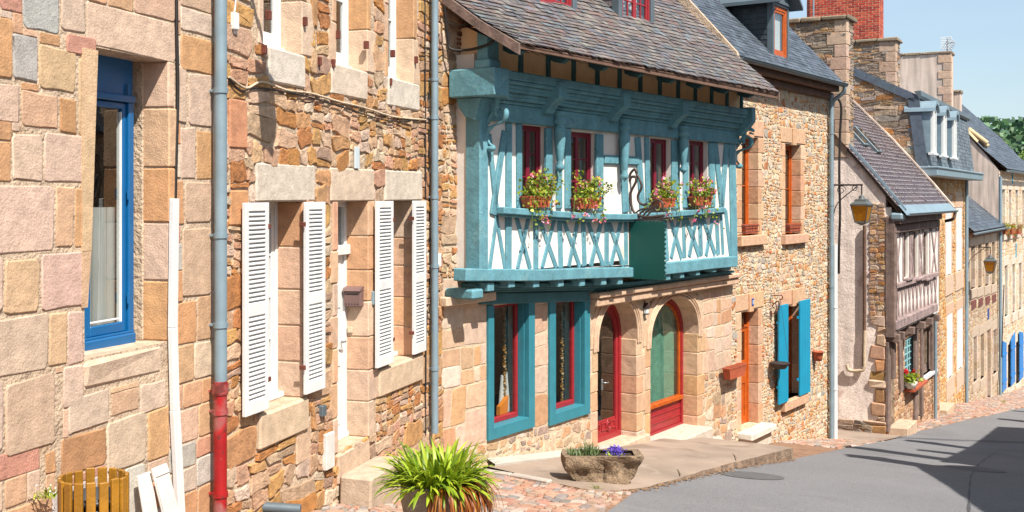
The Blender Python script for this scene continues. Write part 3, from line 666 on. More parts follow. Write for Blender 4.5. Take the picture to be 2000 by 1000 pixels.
mb = MB(); tube(mb, [W(o[1] - .12, o[2] + 1.0, q), W(o[1] - .12, o[2] + 1.0, q + .05)], .01); tube(mb, [W(o[1] - .12, o[2] + 1.0, q + .05), W(o[1] - .22, o[2] + 1.0, q + .05)], .009); mb.build('handle', MT['steel'], dr)
# hinges left on the upper windows: iron pintles
for (x, y) in ((519, 30), (590, 42), (510, 97), (655, 68), (711, 88), (645, 124), (763, 105), (808, 117), (757, 160), (618, 120)):
    u, z = f.at(x, y); mb = MB(); cbox(mb, W, u - .018, u + .018, z - .04, z + .04, .0, .05, .004); mb.build('shutter_hinge', MT['rust'], hA2)
# steps under the door: two separate stones
def stepstone(root, f, u0, u1, z0, z1, p0, p1, mat='stone', name='doorstep', c='E8C8AA', bev=.02):
    mb = MB(); cbox(mb, f.W, u0, u1, z0, z1, p0, p1, bev, 0, lin(c, .6), jit=.012, smooth=True); return mb.build(name, MT[mat], root)
stepstone(hA2, f, od[0] - .03, od[1] + .02, od[2] - .32, od[2] - .01, -.3, .03)
gz = gh(*f.xy(f.u(690)))
stepstone(hA2, f, f.u(655), f.u(728), gz - .1, f.z(705, 901), .03, .38, c='DCC2A8')
# drainpipes on the party lines
dp = downpipe(hA1, f, 431, -160, 757, .1, .048, 'zinc', coll=(177, 460, 635))
lw = downpipe(hA1, f, 430, 757, 1060, .1, .052, 'cast_red', name='drainpipe_foot', coll=(765, 804, 965))
u_, z_ = f.at(430, 760, .1); mb = MB(); tube(mb, [W(u_, z_ - .03, .1), W(u_, z_ + .04, .1)], .064, 16); tube(mb, [W(u_, z_ + .04, .1), W(u_, z_ + .06, .1)], .057, 16); mb.build('pipe_collar', MT['cast_red'], hA1)
downpipe(hA2, f, 849, -160, 846, .09, .043, 'zinc', coll=(155, 230, 385, 520, 720))

# ------------------------------------------------------------------ small things on the walls of A
def cable(label, pts, r=.009, mat='cable', name='cable', cat='cable', n=6):
    mb = MB(); tube(mb, spline(pts, n), r, 6); b = tuple(pts[0])
    return tag(mb.build(name, MT[mat], base=b), label, cat)
def fp(x, y, p=.015): u, z = f.at(x, y, p); return f.W(u, z, p)
cable('thick black cable running down the ashlar wall to the white trunking', [fp(344, -60), fp(345, 60), fp(347, 180), fp(344, 300), fp(342, 388)], .014)
cable('pale cable sagging across the rubble wall below the upper windows', [fp(447, 150, .03), fp(480, 172, .03), fp(512, 160, .03), fp(560, 176, .03), fp(610, 183, .03), fp(660, 198, .03), fp(710, 210, .03), fp(770, 228, .03), fp(832, 234, .03)], .011, 'mortar_pale')
cable('dark cable looping beside the pale one under the upper windows', [fp(447, 152, .03), fp(470, 178, .03), fp(500, 172, .03), fp(570, 182, .035), fp(640, 200, .035), fp(760, 236, .035), fp(832, 232, .03)], .007)
cable('black cable dropping beside the second drainpipe', [fp(829, -80, .02), fp(830, 150, .02), fp(831, 400, .02), fp(830, 700, .02), fp(831, 850, .02)], .012)
cable('second black cable hugging the drainpipe at the corner', [fp(836, 180, .02), fp(838, 350, .02), fp(840, 520, .02), fp(833, 640, .02), fp(832, 760, .02)], .007)
cable('thin white wire beside the first drainpipe', [fp(419, 170, .02), fp(418, 300, .02), fp(420, 470, .02)], .005, 'white')
mb = MB()
for (a, b, w0) in (((344, 388), (341, 640), .075), ((341, 640), (345, 800), .075), ((345, 800), (357, 1040), .085)):
    (ua, za), (ub, zb) = f.at(*a, .05), f.at(*b, .05); bar(mb, W, (ua, za), (ub, zb), w0, .015, .055, .004)
tag(mb.build('cable_trunking', MT['white'], base=fp(356, 1030)), 'tall bowed white trunking strip on the ashlar wall', 'trunking')
u0, z0 = f.at(453, 42); mb = MB(); cbox(mb, W, u0 - .035, u0 + .035, z0 - .07, z0 + .07, 0, .05, .008); cbox(mb, W, u0 - .01, u0 + .03, z0 - .1, z0 - .07, 0, .03, .004)
tube(mb, spline([W(u0, z0 + .07, .02), W(u0 + .02, z0 + .15, .02), W(u0 + .01, z0 + .3, .02), W(u0 + .02, z0 + .6, .02)]), .007)
tag(mb.build('junction_box', MT['white'], base=W(u0, z0, 0)), 'small white junction box beside the first drainpipe', 'electrical box')
u0, z0 = f.at(692, 308); mb = MB(); cbox(mb, W, u0 - .055, u0 + .055, z0 - .11, z0 + .11, .02, .035, .003)
tag(mb.build('plaque', MT['plaque'], base=W(u0, z0, 0)), 'blank pale blue plaque on the wall above the white door', 'plaque')
u0, z0 = f.at(636, 880); mb = MB(); cbox(mb, W, u0 - .09, u0 + .09, z0 - .17, z0 + .17, .0, .055, .006)
tag(mb.build('meter_cover', MT['white_wood'], base=W(u0, z0, 0)), 'narrow white meter cover low on the wall left of the door', 'cover')
u0, z0 = f.at(625, 802); mb = MB(); cbox(mb, W, u0 - .045, u0 + .045, z0 - .05, z0 + .05, .0, .05, .006)
tag(mb.build('vent_cover', MT['zinc_dark'], base=W(u0, z0, 0)), 'small grey vent cover on the rubble wall left of the white door', 'vent')
u0, z0 = f.at(725, 582); mb = MB(); cbox(mb, W, u0 - .025, u0 + .025, z0 - .07, z0 + .07, .0, .04, .006); cbox(mb, W, u0 - .012, u0 + .012, z0 - .02, z0 + .01, .04, .05, .003)
tag(mb.build('doorbell', MT['zinc'], base=W(u0, z0, 0)), 'slim grey doorbell on the corner right of the white door', 'doorbell')
u0, z0 = f.at(856, 504); mb = MB(); cbox(mb, W, u0 - .15, u0 - .05, z0 - .1, z0 + .06, .02, .06, .006)
tag(mb.build('junction_box', MT['white'], base=W(u0, z0, 0)), 'white junction box behind the second drainpipe', 'electrical box')
# letter box and bell on the reveal of the white door (the reveal faces back up the street)
uR = od[1]; (pa, za), (pb, zb) = f.side(678, 560, uR), f.side(711, 598, uR)
mb = MB(); RW = lambda a, b, c: f.W(uR - c, b, a)
t = thing('mailbox', 'brown metal letter box beside the white door', 'mailbox', RW((pa + pb) / 2, zb, 0), f.rz)
cbox(mb, RW, pa, pb, zb, za - .03, 0, .09, .01); mb.build('box', MT['brown_metal'], t)
mb = MB(); prism(mb, lambda a, b, c: RW(c, b, a), [(0, za - .03), (.11, za - .035), (.09, za - .005), (.03, za + .01), (0, za + .01)], pa - .004, pb + .004); mb.build('lid', MT['brown_metal'], t)
mb = MB(); cbox(mb, RW, pa + .03, pb - .03, za - .075, za - .065, .085, .093, .002)
for k in range(5): x = pa + .03 + (pb - pa - .06) * k / 4; cbox(mb, RW, x - .006, x + .006, zb + .02, zb + .035, .085, .093, .002)
mb.build('slot', MT['black'], t)
(pa, za), (pb, zb) = f.side(680, 638, uR), f.side(690, 650, uR)
mb = MB(); cbox(mb, RW, pa, pb, zb, za, 0, .03, .005)
tag(mb.build('light_switch', MT['mortar_pale'], base=RW(pa, zb, 0)), 'small cream switch box below the brown letter box', 'switch')

# boards leaning at the wall foot by the bin
def fpb(x, p): return f.u(x, p)
def board(x, ytop, p0, wd, h, th, tilt, mat, label, groove=False):
    u = f.u(x, p0); z1 = f.z(x, ytop, p0); zb = z1 - h; mb = MB()
    def BW(a, b, c): k = (b) / h; return f.W(u + a + tilt * (1 - k), zb + b, p0 + .12 * (1 - k) + c)
    cbox(mb, BW, -wd / 2, wd / 2, 0, h, 0, th, .006)
    if groove: cbox(mb, BW, -wd / 2 + .01, wd / 2 - .01, h - .06, h - .03, th, th + .008, .002); cbox(mb, BW, -wd/2, -wd/2 + .02, 0, h - .08, th, th + .006, .002)
    tag(mb.build('plank', MT[mat], base=BW(0, 0, 0)), label, 'board')
board(278, 925, .06, .15, .62, .022, 0, 'white_wood', 'weathered whitewashed plank standing beside the slatted bin')
board(308, 910, .1, .18, .62, .02, .08, 'white_wood', 'clean white panel board leaning at the wall foot', True)
mb = MB(); u0, z0 = f.at(545, 992, .15); tube(mb, [f.W(u0 - .02, z0, -.1), f.W(u0 + .1, z0 - .03, .3)], .045, 14); tag(mb.build('waste_pipe', MT['zinc_dark'], base=f.W(u0, z0, 0)), 'grey waste pipe stub at the foot of the wall', 'pipe')

# ================================================================== house B: half-timbered teal house
f = B; W = f.W
hB = thing('half_timbered_house', 'old half timbered house with teal beams, carved brackets and two arched stone openings', 'house', f.W(0, gh(*f.xy(0)), 0), f.rz)
g1 = (f.u(960), f.u(1030), f.z(1030, 815), f.z(962, 598)); g2 = (f.u(1081), f.u(1139), f.z(1139, 790), f.z(1082, 590))
ad = (f.u(1166), f.u(1243), f.z(1190, 873), f.z(1200, 586)); aw = (f.u(1269), f.u(1362), f.z(1336, 842), f.z(1310, 582))
zsd, zsw = f.z(1235, 664), f.z(1360, 652)   # springing of the arches
holes = [g1, g2, ad, aw]
mb = MB()
ztop = 2.05
holed(mb, W, 0, uB, -6.6, -1.0, holes, 0, .32)
shell(mb, W, 0, uB, -6.6, 1.75, 0, 8, ridge=6.4)
ex = []
def archst(o, zsp, nseg, ring=.2):
    """voussoirs with a moulded edge round a basket arch; fills the corners of the square hole"""
    u0, u1, z0, z1 = o; c = (u0 + u1) / 2; a = (u1 - u0) / 2; b = z1 - zsp; mc = lin('E9C6A6', .64)
    P = [(c - a * math.cos(math.pi * k / nseg), zsp + b * math.sin(math.pi * k / nseg) ** .85) for k in range(nseg + 1)]
    Q = [(c - (a + ring) * math.cos(math.pi * k / nseg), zsp + (b + ring) * math.sin(math.pi * k / nseg) ** .85) for k in range(nseg + 1)]
    for k in range(nseg):
        prism(mb, W, [P[k], P[k+1], Q[k+1], Q[k]], -.32, .016, 1, vary(mc, .03))
    for r, pr, rr in ((.02, .02, .022), (.075, .024, .018), (.125, .026, .02)):
        pts = [W(c - (a + r) * math.cos(math.pi * k / 20), zsp + (b + r) * math.sin(math.pi * k / 20) ** .85, pr) for k in range(21)]
        zb_ = zsp - (.9 if r < .1 else .0)
        pts = [W(c - (a + r), zsp - .05, pr)] + pts + [W(c + (a + r), zsp - .05, pr)]
        tube(mb, pts, rr, 8, 1, mc)
    ex.append((u0 - ring, u1 + ring, zsp, z1 + ring))
archst(ad, zsd, 16, .22); archst(aw, zsw, 18, .24)
PJ = [lin(h, .64) for h in ('E9BE98', 'E3AE80', 'EAC7A6', 'E6B68C', 'EBCDB2')]
for (o, zsp, n) in ((ad, zsd, 6), (aw, zsw, 5)):
    jambs(mb, W, o[0], o[2] - .2, zsp, -1, .32, n, PJ, (.16, .2)); jambs(mb, W, o[1], o[2] - .2, zsp, 1, .32, n, PJ, (.2, .3))
    ex.append((o[0] - .18, o[0], o[2] - .2, zsp)); ex.append((o[1], o[1] + .25, o[2] - .2, zsp))
ex += holes
ex += [(f.u(950), f.u(1040), g1[2] - .14, g1[3]), (f.u(1070), f.u(1148), g2[2] - .14, g2[3])]
zmid = g2[2] - .1
PR = [lin(h, .62) for h in ('E6C4A4', 'EBD3BC', 'D9A67C', 'C9A88A', 'E8C8A8', 'DDB48C', 'B9A090')]
rubble(mb, W, .0, uB, -1.9, -1.02, ex, .34, .3, PAL_B, h=.004, gap=.012, warp=.02, rnd=.14, jit=.08, m=1, big=.3)
rubble(mb, W, .0, uB, -3.2, -1.9, ex, .34, .3, PAL_B + [lin('E0AC80', .62)], h=.005, gap=.014, warp=.02, rnd=.16, jit=.1, m=1, big=.3)
rubble(mb, W, .0, uB, -6.6, -3.2, ex, .2, .16, PR, h=.008, gap=.03, warp=.03, rnd=.28, jit=.4, m=2, big=.8, keep=lambda u, z: z > gh(*f.xy(u)) - .3)
cbox(mb, W, -.05, f.u(955), f.z(920, 590), f.z(920, 573), 0, .12, .01, 1, lin('EBCDB0', .64))
cbox(mb, W, f.u(1150), uB - .02, f.z(1330, 570), f.z(1330, 556), 0, .16, .02, 1, lin('E6C0A0', .62)); cbox(mb, W, f.u(1150), uB - .02, f.z(1330, 556), f.z(1330, 546), 0, .2, .02, 1, lin('E6C0A0', .62))
# pier of the party wall above, rubble with some bricks
jl = .3
holed(mb, W, -.02, jl, -1.0, 2.6, [], .0, .3)
rubble(mb, W, -.02, jl + .02, -1.0, 2.7, [], .17, .12, PAL_RA, h=.018, gap=.02, warp=.03, rnd=.3, jit=.4, m=2, big=.6, sm=False)
rubble(mb, W, jl, .75, 1.6, 2.7, [], .13, .07, [lin(h, .6) for h in ('B4573E', 'A8664A', 'C98E6C', '96604A')], h=.02, gap=.03, warp=.01, rnd=.35, jit=.2, m=2)
holed(mb, W, jl, .8, 1.55, 2.7, [], 0, .3, 0)
mb.build('wall', [MT['mortar_pale'], MT['stone'], MT['rubble']], hB)

# jetty: plaster, then timbers
JP = .3; uj0, uj1 = .3, f.u(1440, JP)
def jz(x, y, p=JP): return f.z(x, y, p)
zjb = -1.3
wins = []
WN = [(1022, 1068, 245, 402), (1114, 1166, 258, 408), (1272, 1312, 271, 398), (1348, 1384, 275, 398)]
for (x0, x1, yt, yb) in WN: wins.append((f.u(x0, JP), f.u(x1, JP), jz((x0+x1)/2, yb), jz((x0+x1)/2, yt)))
mb = MB()
holed(mb, W, uj0, 4.15, -.98, 1.75, [o for o in wins if o[1] < 4.2], JP - .02, .3); holed(mb, W, 4.15, uj1, -1.14, 1.75, [o for o in wins if o[0] > 4.2], JP - .02, .3)
for u in (uj0, uj1): mb.add([W(u, -1.0, 0), W(u, -1.0, JP - .02), W(u, 1.75, JP - .02), W(u, 1.75, 0)], [(0, 1, 2, 3)])
mb.add([W(uj0, -.98, 0), W(uj1, -1.14, 0), W(uj1, -1.14, JP), W(uj0, -.98, JP)], [(0, 1, 2, 3)])
mb.build('plaster_wall', MT['white_plaster'], hB)
def P_(x, y, p=JP): return f.at(x, y, p)
def tb(x0, y0, x1, y1, w_px, p0=JP - .04, p1=JP + .0, wend=None, name='beam', mat='teal'):
    if name == 'brace': w_px *= .72; p1 = JP - .004 - .004 * (int(x0) % 2)
    else: w_px *= .88; p1 = JP + .012
    a, b = P_(x0, y0, p1), P_(x1, y1, p1); xm = (x0 + x1) / 2
    w0 = abs(f.u(xm + w_px / 2, p1) - f.u(xm - w_px / 2, p1)); w1 = w0 * wend if wend else None
    mb = MB(); bar(mb, W, a, b, w0, p0, p1, .01, w1=w1); return mb.build(name, MT[mat], hB)
# upper register posts and braces (x top, y top, x bottom, y bottom, width in px)
for t in ((944, 232, 944, 408, 12), (943, 408, 943, 530, 10), (957, 262, 973, 420, 9), (988, 256, 964, 420, 11), (996, 240, 995, 528, 12), (1016, 240, 1016, 408, 11), (1074, 250, 1074, 408, 14), (1094, 330, 1094, 408, 12), (1111, 250, 1111, 408, 12),
          (1173, 262, 1173, 412, 15), (1218, 270, 1224, 415, 13), (1247, 268, 1257, 414, 11), (1265, 268, 1268, 412, 9), (1321, 274, 1321, 408, 17), (1341, 276, 1341, 406, 11), (1391, 278, 1393, 405, 12),
          (1398, 276, 1412, 405, 9), (1421, 280, 1411, 405, 9), (1431, 280, 1436, 520, 13)):
    tb(*t, name='post')
mb = MB(); a, b = P_(1180, 311), P_(1247, 314); bar(mb, W, a, b, .13, JP - .04, JP + .02, .01); mb.build('rail', MT['teal'], hB)
# lower register: studs and crosses between the sill rail and the bottom beam
for t in ((972, 420, 957, 530, 9, ), (970, 420, 989, 530, 9), (1010, 424, 1037, 526, 10), (1034, 424, 1012, 526, 9), (1048, 426, 1048, 526, 13), (1055, 430, 1088, 524, 10), (1084, 428, 1060, 524, 9),
          (1094, 430, 1097, 524, 12), (1102, 430, 1134, 522, 9), (1130, 430, 1112, 522, 9), (1140, 428, 1143, 520, 11), (1148, 430, 1180, 520, 9), (1176, 430, 1155, 520, 10), (1186, 430, 1186, 520, 11),
          (1190, 432, 1219, 520, 9), (1214, 432, 1194, 520, 9), (1223, 432, 1224, 520, 10), (1299, 425, 1304, 510, 10), (1310, 425, 1333, 505, 9), (1328, 425, 1312, 505, 8), (1335, 422, 1338, 504, 9),
          (1340, 424, 1367, 500, 9), (1362, 422, 1347, 502, 8), (1368, 420, 1370, 500, 10), (1372, 420, 1398, 498, 8), (1394, 420, 1380, 500, 8), (1400, 418, 1404, 498, 9), (1418, 410, 1428, 498, 8), (1409, 415, 1413, 497, 7)):
    tb(*t, name='brace')
# sill rail following the sag of the floor
def railseg(pts, hgt, p0, p1, name, mat='teal'):
    mb = MB()
    Q = [P_(x, y, p1) for x, y in pts]
    for a, b in zip(Q, Q[1:]):
        bar(mb, W, (a[0] - .012, a[1]), (b[0] + .012, b[1]), hgt, p0, p1, .012)
    return mb.build(name, MT[mat], hB)
railseg([(986, 411), (1080, 418), (1160, 423), (1232, 424)], .09, JP, JP + .13, 'sill_rail'); railseg([(986, 420), (1080, 427), (1160, 431), (1232, 431)], .04, JP, JP + .08, 'sill_moulding')
railseg([(1232, 424), (1300, 420), (1360, 415), (1418, 410)], .09, JP, JP + .13, 'sill_rail'); railseg([(1232, 431), (1300, 427), (1418, 416)], .04, JP, JP + .08, 'sill_moulding')
railseg([(912, 537), (1060, 538), (1150, 534), (1232, 532)], .155, JP - .1, JP + .1, 'bottom_beam'); railseg([(1294, 526), (1340, 521), (1390, 515), (1440, 511)], .19, JP - .1, JP + .1, 'bottom_beam')
railseg([(1228, 533), (1296, 527)], .15, JP - .1, JP + .06, 'bottom_beam')
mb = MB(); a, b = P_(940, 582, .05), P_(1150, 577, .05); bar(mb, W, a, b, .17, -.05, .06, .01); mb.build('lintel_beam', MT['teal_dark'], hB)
# joist ends and the dark cove below the floor
for i, (x, y) in enumerate(((958, 561), (999, 554), (1047, 554), (1095, 553), (1137, 552), (1179, 550), (1211, 549), (1305, 541), (1332, 537), (1363, 532), (1395, 526), (1424, 522))):
    u, z = P_(x, y, JP + .05); mb = MB(); cbox(mb, W, u - .07, u + .07, z - .05, z + .06, -.05, JP + .06, .008)
    mb.build('joist', MT['teal'], hB)
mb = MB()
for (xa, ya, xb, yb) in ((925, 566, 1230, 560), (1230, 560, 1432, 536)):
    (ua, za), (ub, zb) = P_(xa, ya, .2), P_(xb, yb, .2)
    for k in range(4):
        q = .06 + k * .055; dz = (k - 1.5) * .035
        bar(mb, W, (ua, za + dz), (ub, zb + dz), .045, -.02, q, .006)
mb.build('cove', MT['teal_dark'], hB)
u, z = P_(925, 570, .3); mb = MB(); cbox(mb, W, u - .18, u + .05, z - .08, z + .04, -.02, .42, .02); mb.build('corner_bracket', MT['teal'], hB)
# head beam, stepped cornice, upper band with short posts and ochre panels
def hb(z0, z1, p0, p1, name, mat='teal', ua=uj0 + .1, ub=uj1, bev=.012):
    mb = MB(); cbox(mb, W, ua, ub, z0, z1, p0, p1, bev); return mb.build(name, MT[mat], hB)
hb(.94, 1.17, 0, JP + .05, 'head_beam')
mb = MB()
for k in range(6):
    cbox(mb, W, uj0 + .1, uj1, 1.17 + k * .046, 1.17 + (k + 1) * .046 + (.004 if k < 5 else 0), 0, JP + .07 + k * .035 + (.02 if k % 2 else 0), .01)
mb.build('cornice', MT['teal'], hB)
hb(1.45, 1.56, 0, JP + .28, 'upper_beam')
mb = MB(); PB = JP + .1
cbox(mb, W, uj0 + .1, uj1, 1.56, 2.1, 0, PB, .002); mb.build('ochre_panel', MT['cream'], hB)
n = 12
for k in range(n + 1):
    u = uj0 + .17 + (uj1 - uj0 - .25) * k / n
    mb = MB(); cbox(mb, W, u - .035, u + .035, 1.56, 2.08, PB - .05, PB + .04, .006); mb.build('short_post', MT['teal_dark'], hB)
for k in range(8):   # scrolled brackets under the eave
    u = uj0 + .5 + (uj1 - uj0 - .7) * k / 7; mb = MB()
    prism(mb, lambda a, b, c: W(c, b, a), [(PB - .02, 2.05), (PB - .02, 1.84), (PB + .1, 1.78), (PB + .2, 1.76), (PB + .27, 1.8), (PB + .36, 1.82), (PB + .38, 1.86), (PB + .3, 1.9)], u - .05, u + .05)
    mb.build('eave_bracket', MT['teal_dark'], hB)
# corbels with hanging carved pendants between the windows
for (x, yb) in ((1096, 335), (1222, 352), (1337, 338)):
    u = f.u(x, JP + .3) ; mb = MB(); 
    prism(mb, lambda a, b, c: W(c, b, a), [(JP, 1.5), (JP, 1.1), (JP + .12, 1.1), (JP + .16, 1.17), (JP + .26, 1.26), (JP + .33, 1.3), (JP + .33, 1.5)], u - .1, u + .1)
    co = mb.build('corbel', MT['teal'], hB)
    u = f.u(x, JP + .12); zb = f.z(x, yb, JP + .12); mb = MB()
    ctr = W(u, 0, JP + .1); z1 = 1.14
    pr = [(.095, z1), (.1, z1 - .05), (.07, z1 - .07), (.1, z1 - .11), (.1, z1 - .15), (.06, z1 - .18), (.085, z1 - .24), (.08, z1 - .36), (.05, zb + .16), (.035, zb + .12), (.065, zb + .07), (.055, zb + .03), (.02, zb), (.001, zb - .03)]
    lathe(mb, (ctr[0], ctr[1], 0), pr, 10); mb.build('pendant', MT['teal'], co)
# far corner corbel
mb = MB(); u = uj1 - .06; prism(mb, lambda a, b, c: W(c, b, a), [(JP, 1.6), (JP, 1.1), (JP + .1, 1.08), (JP + .22, 1.2), (JP + .34, 1.34), (JP + .34, 1.6)], u - .09, u + .09); mb.build('corbel', MT['teal'], hB)
# corner post, its capital, and the heavy tie-beam end on the near side
mb = MB(); cbox(mb, W, uj0 - .02, uj0 + .16, f.z(925, 528, JP), f.z(925, 200, JP), JP - .15, JP + .09, .02); mb.build('corner_post', MT['teal'], hB)
mb = MB(); SW = lambda a, b, c: W(c, b, a)
(pa, za), (pb, zb) = f.side(897, 190, uj0 - .1), f.side(928, 224, uj0 - .1)
prism(mb, SW, [(pa - .02, za - .02), (pa, za - .12), (pa + .1, zb - .02), (pb + .02, zb - .06), (pb + .1, za - .02)], uj0 - .12, uj0 + .14); mb.build('capital', MT['teal'], hB)
(pa, za), (pb, zb) = f.side(876, 140, uj0 - .2), f.side(966, 186, uj0 - .2)
mb = MB(); cbox(mb, W, uj0 - .2, uj0 + .12, zb, za + .02, pa, pb, .015); mb.build('tie_beam_end', MT['teal'], hB)
zt_ = za + .02
mb = MB(); cbox(mb, W, uj0 - .2, uj0 + .05, zt_, zt_ + .1, pb - .3, pb - .08, .012); mb.build('block', MT['teal'], hB)
mb = MB(); cbox(mb, W, uj0 - .15, uj0 + .1, zt_ + .1, zt_ + .46, pb - .3, pb - .14, .01); mb.build('post_stub', MT['teal'], hB)
# carved dragon brackets, scrolls in the plane that stands out from the front
def dragon(u, x0, y0, x1, y1):
    (pa, za), (pb, zb) = f.side(x0, y0, u), f.side(x1, y1, u); mb = MB()
    def q(a, b, c=0): return W(u + c, zb + (za - zb) * b, pa + (pb - pa) * a)
    s = za - zb
    tube(mb, spline([q(.1, 0), q(.38, .02), q(.2, .12), q(.1, .3), q(.35, .42), q(.75, .5), q(.85, .68), q(.6, .78), q(.45, .68), q(.55, .6)], 5), [.03 * s * 1.3 + .012 * math.sin(i * .5) for i in range(46)], 8)
    tube(mb, spline([q(.0, .35), q(.2, .55), q(.45, .72), q(.55, .86), q(.5, .95)], 5), [.055 * s * (1 - abs(i - 11) / 30) for i in range(21)], 8)
    tube(mb, spline([q(.5, .82), q(.6, .98), q(.78, .96), q(.98, .9)], 4), [.05 * s, .055 * s, .06 * s, .065 * s, .07 * s, .075 * s, .07 * s, .06 * s, .055 * s, .05 * s, .045 * s, .04 * s, .03 * s], 8)
    tube(mb, [q(.78, .86), q(.96, .82)], [.035 * s, .018 * s], 6); tube(mb, [q(.62, 1.0), q(.56, 1.09)], [.025 * s, .008 * s], 6); tube(mb, [q(.7, 1.0), q(.68, 1.08)], [.022 * s, .008 * s], 6)
    for k in range(6): tube(mb, [q(.1 + .08 * k, .4 + .06 * k), q(.0 + .08 * k, .5 + .06 * k)], [.03 * s, .008 * s], 6)
    for k in range(5): 
        a = k * 1.25; tube(mb, [q(.5 + .2 * math.cos(a), .62 + .1 * math.sin(a), .04), q(.5 + .12 * math.cos(a), .62 + .06 * math.sin(a), .06)], [.03 * s, .01 * s], 6)
    mb.build('dragon_bracket', MT['teal'], hB)
dragon(uj0 + .14, 945, 185, 996, 290); dragon(uj1 + .03, 1432, 250, 1474, 325)
# windows of the upper floor
for i, o in enumerate(wins):
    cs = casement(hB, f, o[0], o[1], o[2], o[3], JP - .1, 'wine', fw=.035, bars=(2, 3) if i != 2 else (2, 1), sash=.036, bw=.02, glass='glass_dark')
# ground floor windows with wide teal surrounds
for (o, xa, xb, yt, yb) in ((g1, 950, 1040, 591, 834), (g2, 1070, 1148, 581, 806)):
    mb = MB(); ua, ub = f.u(xa), f.u(xb); zb_ = o[2] - .15
    cbox(mb, W, ua, o[0] + .01, zb_, o[3] + .02, -.03, .04, .006); cbox(mb, W, o[1] - .02, ub, zb_, o[3] + .02, -.03, .045, .006); cbox(mb, W, o[0] + .01, o[1] - .02, zb_, o[2] + .01, -.2, .042, .006)
    cbox(mb, W, o[1] - .035, o[1] - .005, o[2], o[3], -.2, -.032, .004); cbox(mb, W, o[0] - .0, o[0] + .03, o[2], o[3], -.2, -.032, .004)
    fr = mb.build('window', MT['teal_trim'], hB)
    u0, u1 = o[0] + .03, o[1] - .035; mb = MB()
    cbox(mb, W, u0, u0 + .05, o[2], o[3], -.19, -.13, .005); cbox(mb, W, u1 - .05, u1, o[2], o[3], -.19, -.13, .005); cbox(mb, W, u0 + .05, u1 - .05, o[2] + .01, o[2] + .075, -.19, -.11, .005); cbox(mb, W, u0 + .05, u1 - .05, o[3] - .05, o[3], -.19, -.13, .005)
    mb.build('frame', MT['red'], fr)
    mb = MB(); mb.add([W(u0 + .04, o[2] + .05, -.16), W(u1 - .04, o[2] + .05, -.16), W(u1 - .04, o[3], -.16), W(u0 + .04, o[3], -.16)], [(0, 1, 2, 3)]); mb.build('pane', MT['glass'], fr)
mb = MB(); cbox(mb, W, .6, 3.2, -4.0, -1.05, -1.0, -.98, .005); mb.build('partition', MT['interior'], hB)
for (o, lb) in ((g1, 'left'), (g2, 'right')):
    mb = MB(); c = o[1] - .17
    for k in range(42):
        z = o[3] - .05 - k * .038; a = k * 1.1; q = W(c + .02 * math.sin(a), z, -.26 + .02 * math.cos(a)); q2 = W(c - .02 * math.sin(a), z - .03, -.26 - .02 * math.cos(a)); tube(mb, [q, q2], [.024, .012], 6, 0)
    tag(mb.build('bead_curtain', MT['bin_wood'], base=W(c, o[2], -.26)), 'brown shell garland hanging inside the %s teal framed window' % ('first' if lb == 'left' else 'second'), 'garland')
mb = MB(); c = f.u(984, -.3); zb_ = g1[2] + .06
for (a0, a1, hh, mm) in ((-.16, .02, .5, 0), (-.1, .1, .55, 0)):
    prism(mb, W, [(c + a0, zb_), (c + a1, zb_), (c + (a0 + a1) / 2 + .03, zb_ + hh), (c + (a0 + a1) / 2 - .02, zb_ + hh * 1.05)], -.27 + a0 * .1, -.25 + a0 * .1)
tag(mb.build('white_sail', MT['curtain_white'], base=W(c, zb_, -.3)), 'folded white cloth standing inside the first teal framed window', 'cloth')
mb = MB(); c = f.u(979, -.24); prism(mb, W, [(c - .09, zb_), (c + .1, zb_ + .01), (c + .12, zb_ + .24), (c + .02, zb_ + .17), (c - .08, zb_ + .12)], -.26, -.2)
tag(mb.build('orange_cloth', MT['orange_cloth'], base=W(c, zb_, -.24)), 'bright orange folded cloth inside the first teal framed window', 'cloth')
# arched red door
def archshape(u0, u1, z0, zsp, z1, n=16):
    c = (u0 + u1) / 2; a = (u1 - u0) / 2
    return [(u0, z0), (u1, z0)] + [(c + a * math.cos(math.pi * k / n), zsp + (z1 - zsp) * math.sin(math.pi * k / n) ** .85) for k in range(n + 1)]
def archframe(mb, W, u0, u1, z0, zsp, z1, t, p0, p1, tb=None, col=(.5,)*3):
    tb = t if tb is None else tb
    O = archshape(u0, u1, z0, zsp, z1); I = archshape(u0 + t, u1 - t, z0 + tb, zsp, z1 - t); n = len(O); vs = []
    for (S, p) in ((O, p1), (I, p1), (O, p0), (I, p0)): vs += [W(a, b, p) for a, b in S]
    fs = []
    for i in range(n):
        j = (i + 1) % n; fs += [(i, j, n + j, n + i), (2*n + i, 2*n + j, j, i), (n + i, n + j, 3*n + j, 3*n + i)]
    mb.add(vs, fs, 0, col)
q = -.27; u0, u1 = ad[0] - .02, ad[1] + .02; z0 = ad[2]
mb = MB(); archframe(mb, W, u0, u1, z0, zsd, ad[3] + .02, .09, q - .08, q)
fr = mb.build('door', MT['red'], hB)
mb = MB(); a0, a1 = u0 + .092, u1 - .092; zp = f.z(1190, 818, q)
archframe(mb, W, a0, a1, z0 + .02, zsd, ad[3] - .07, .085, q - .07, q - .02, tb=.09)
cbox(mb, W, a0 + .085, a1 - .085, z0 + .1, zp, q - .06, q - .03, .005)
zq = z0 + .12
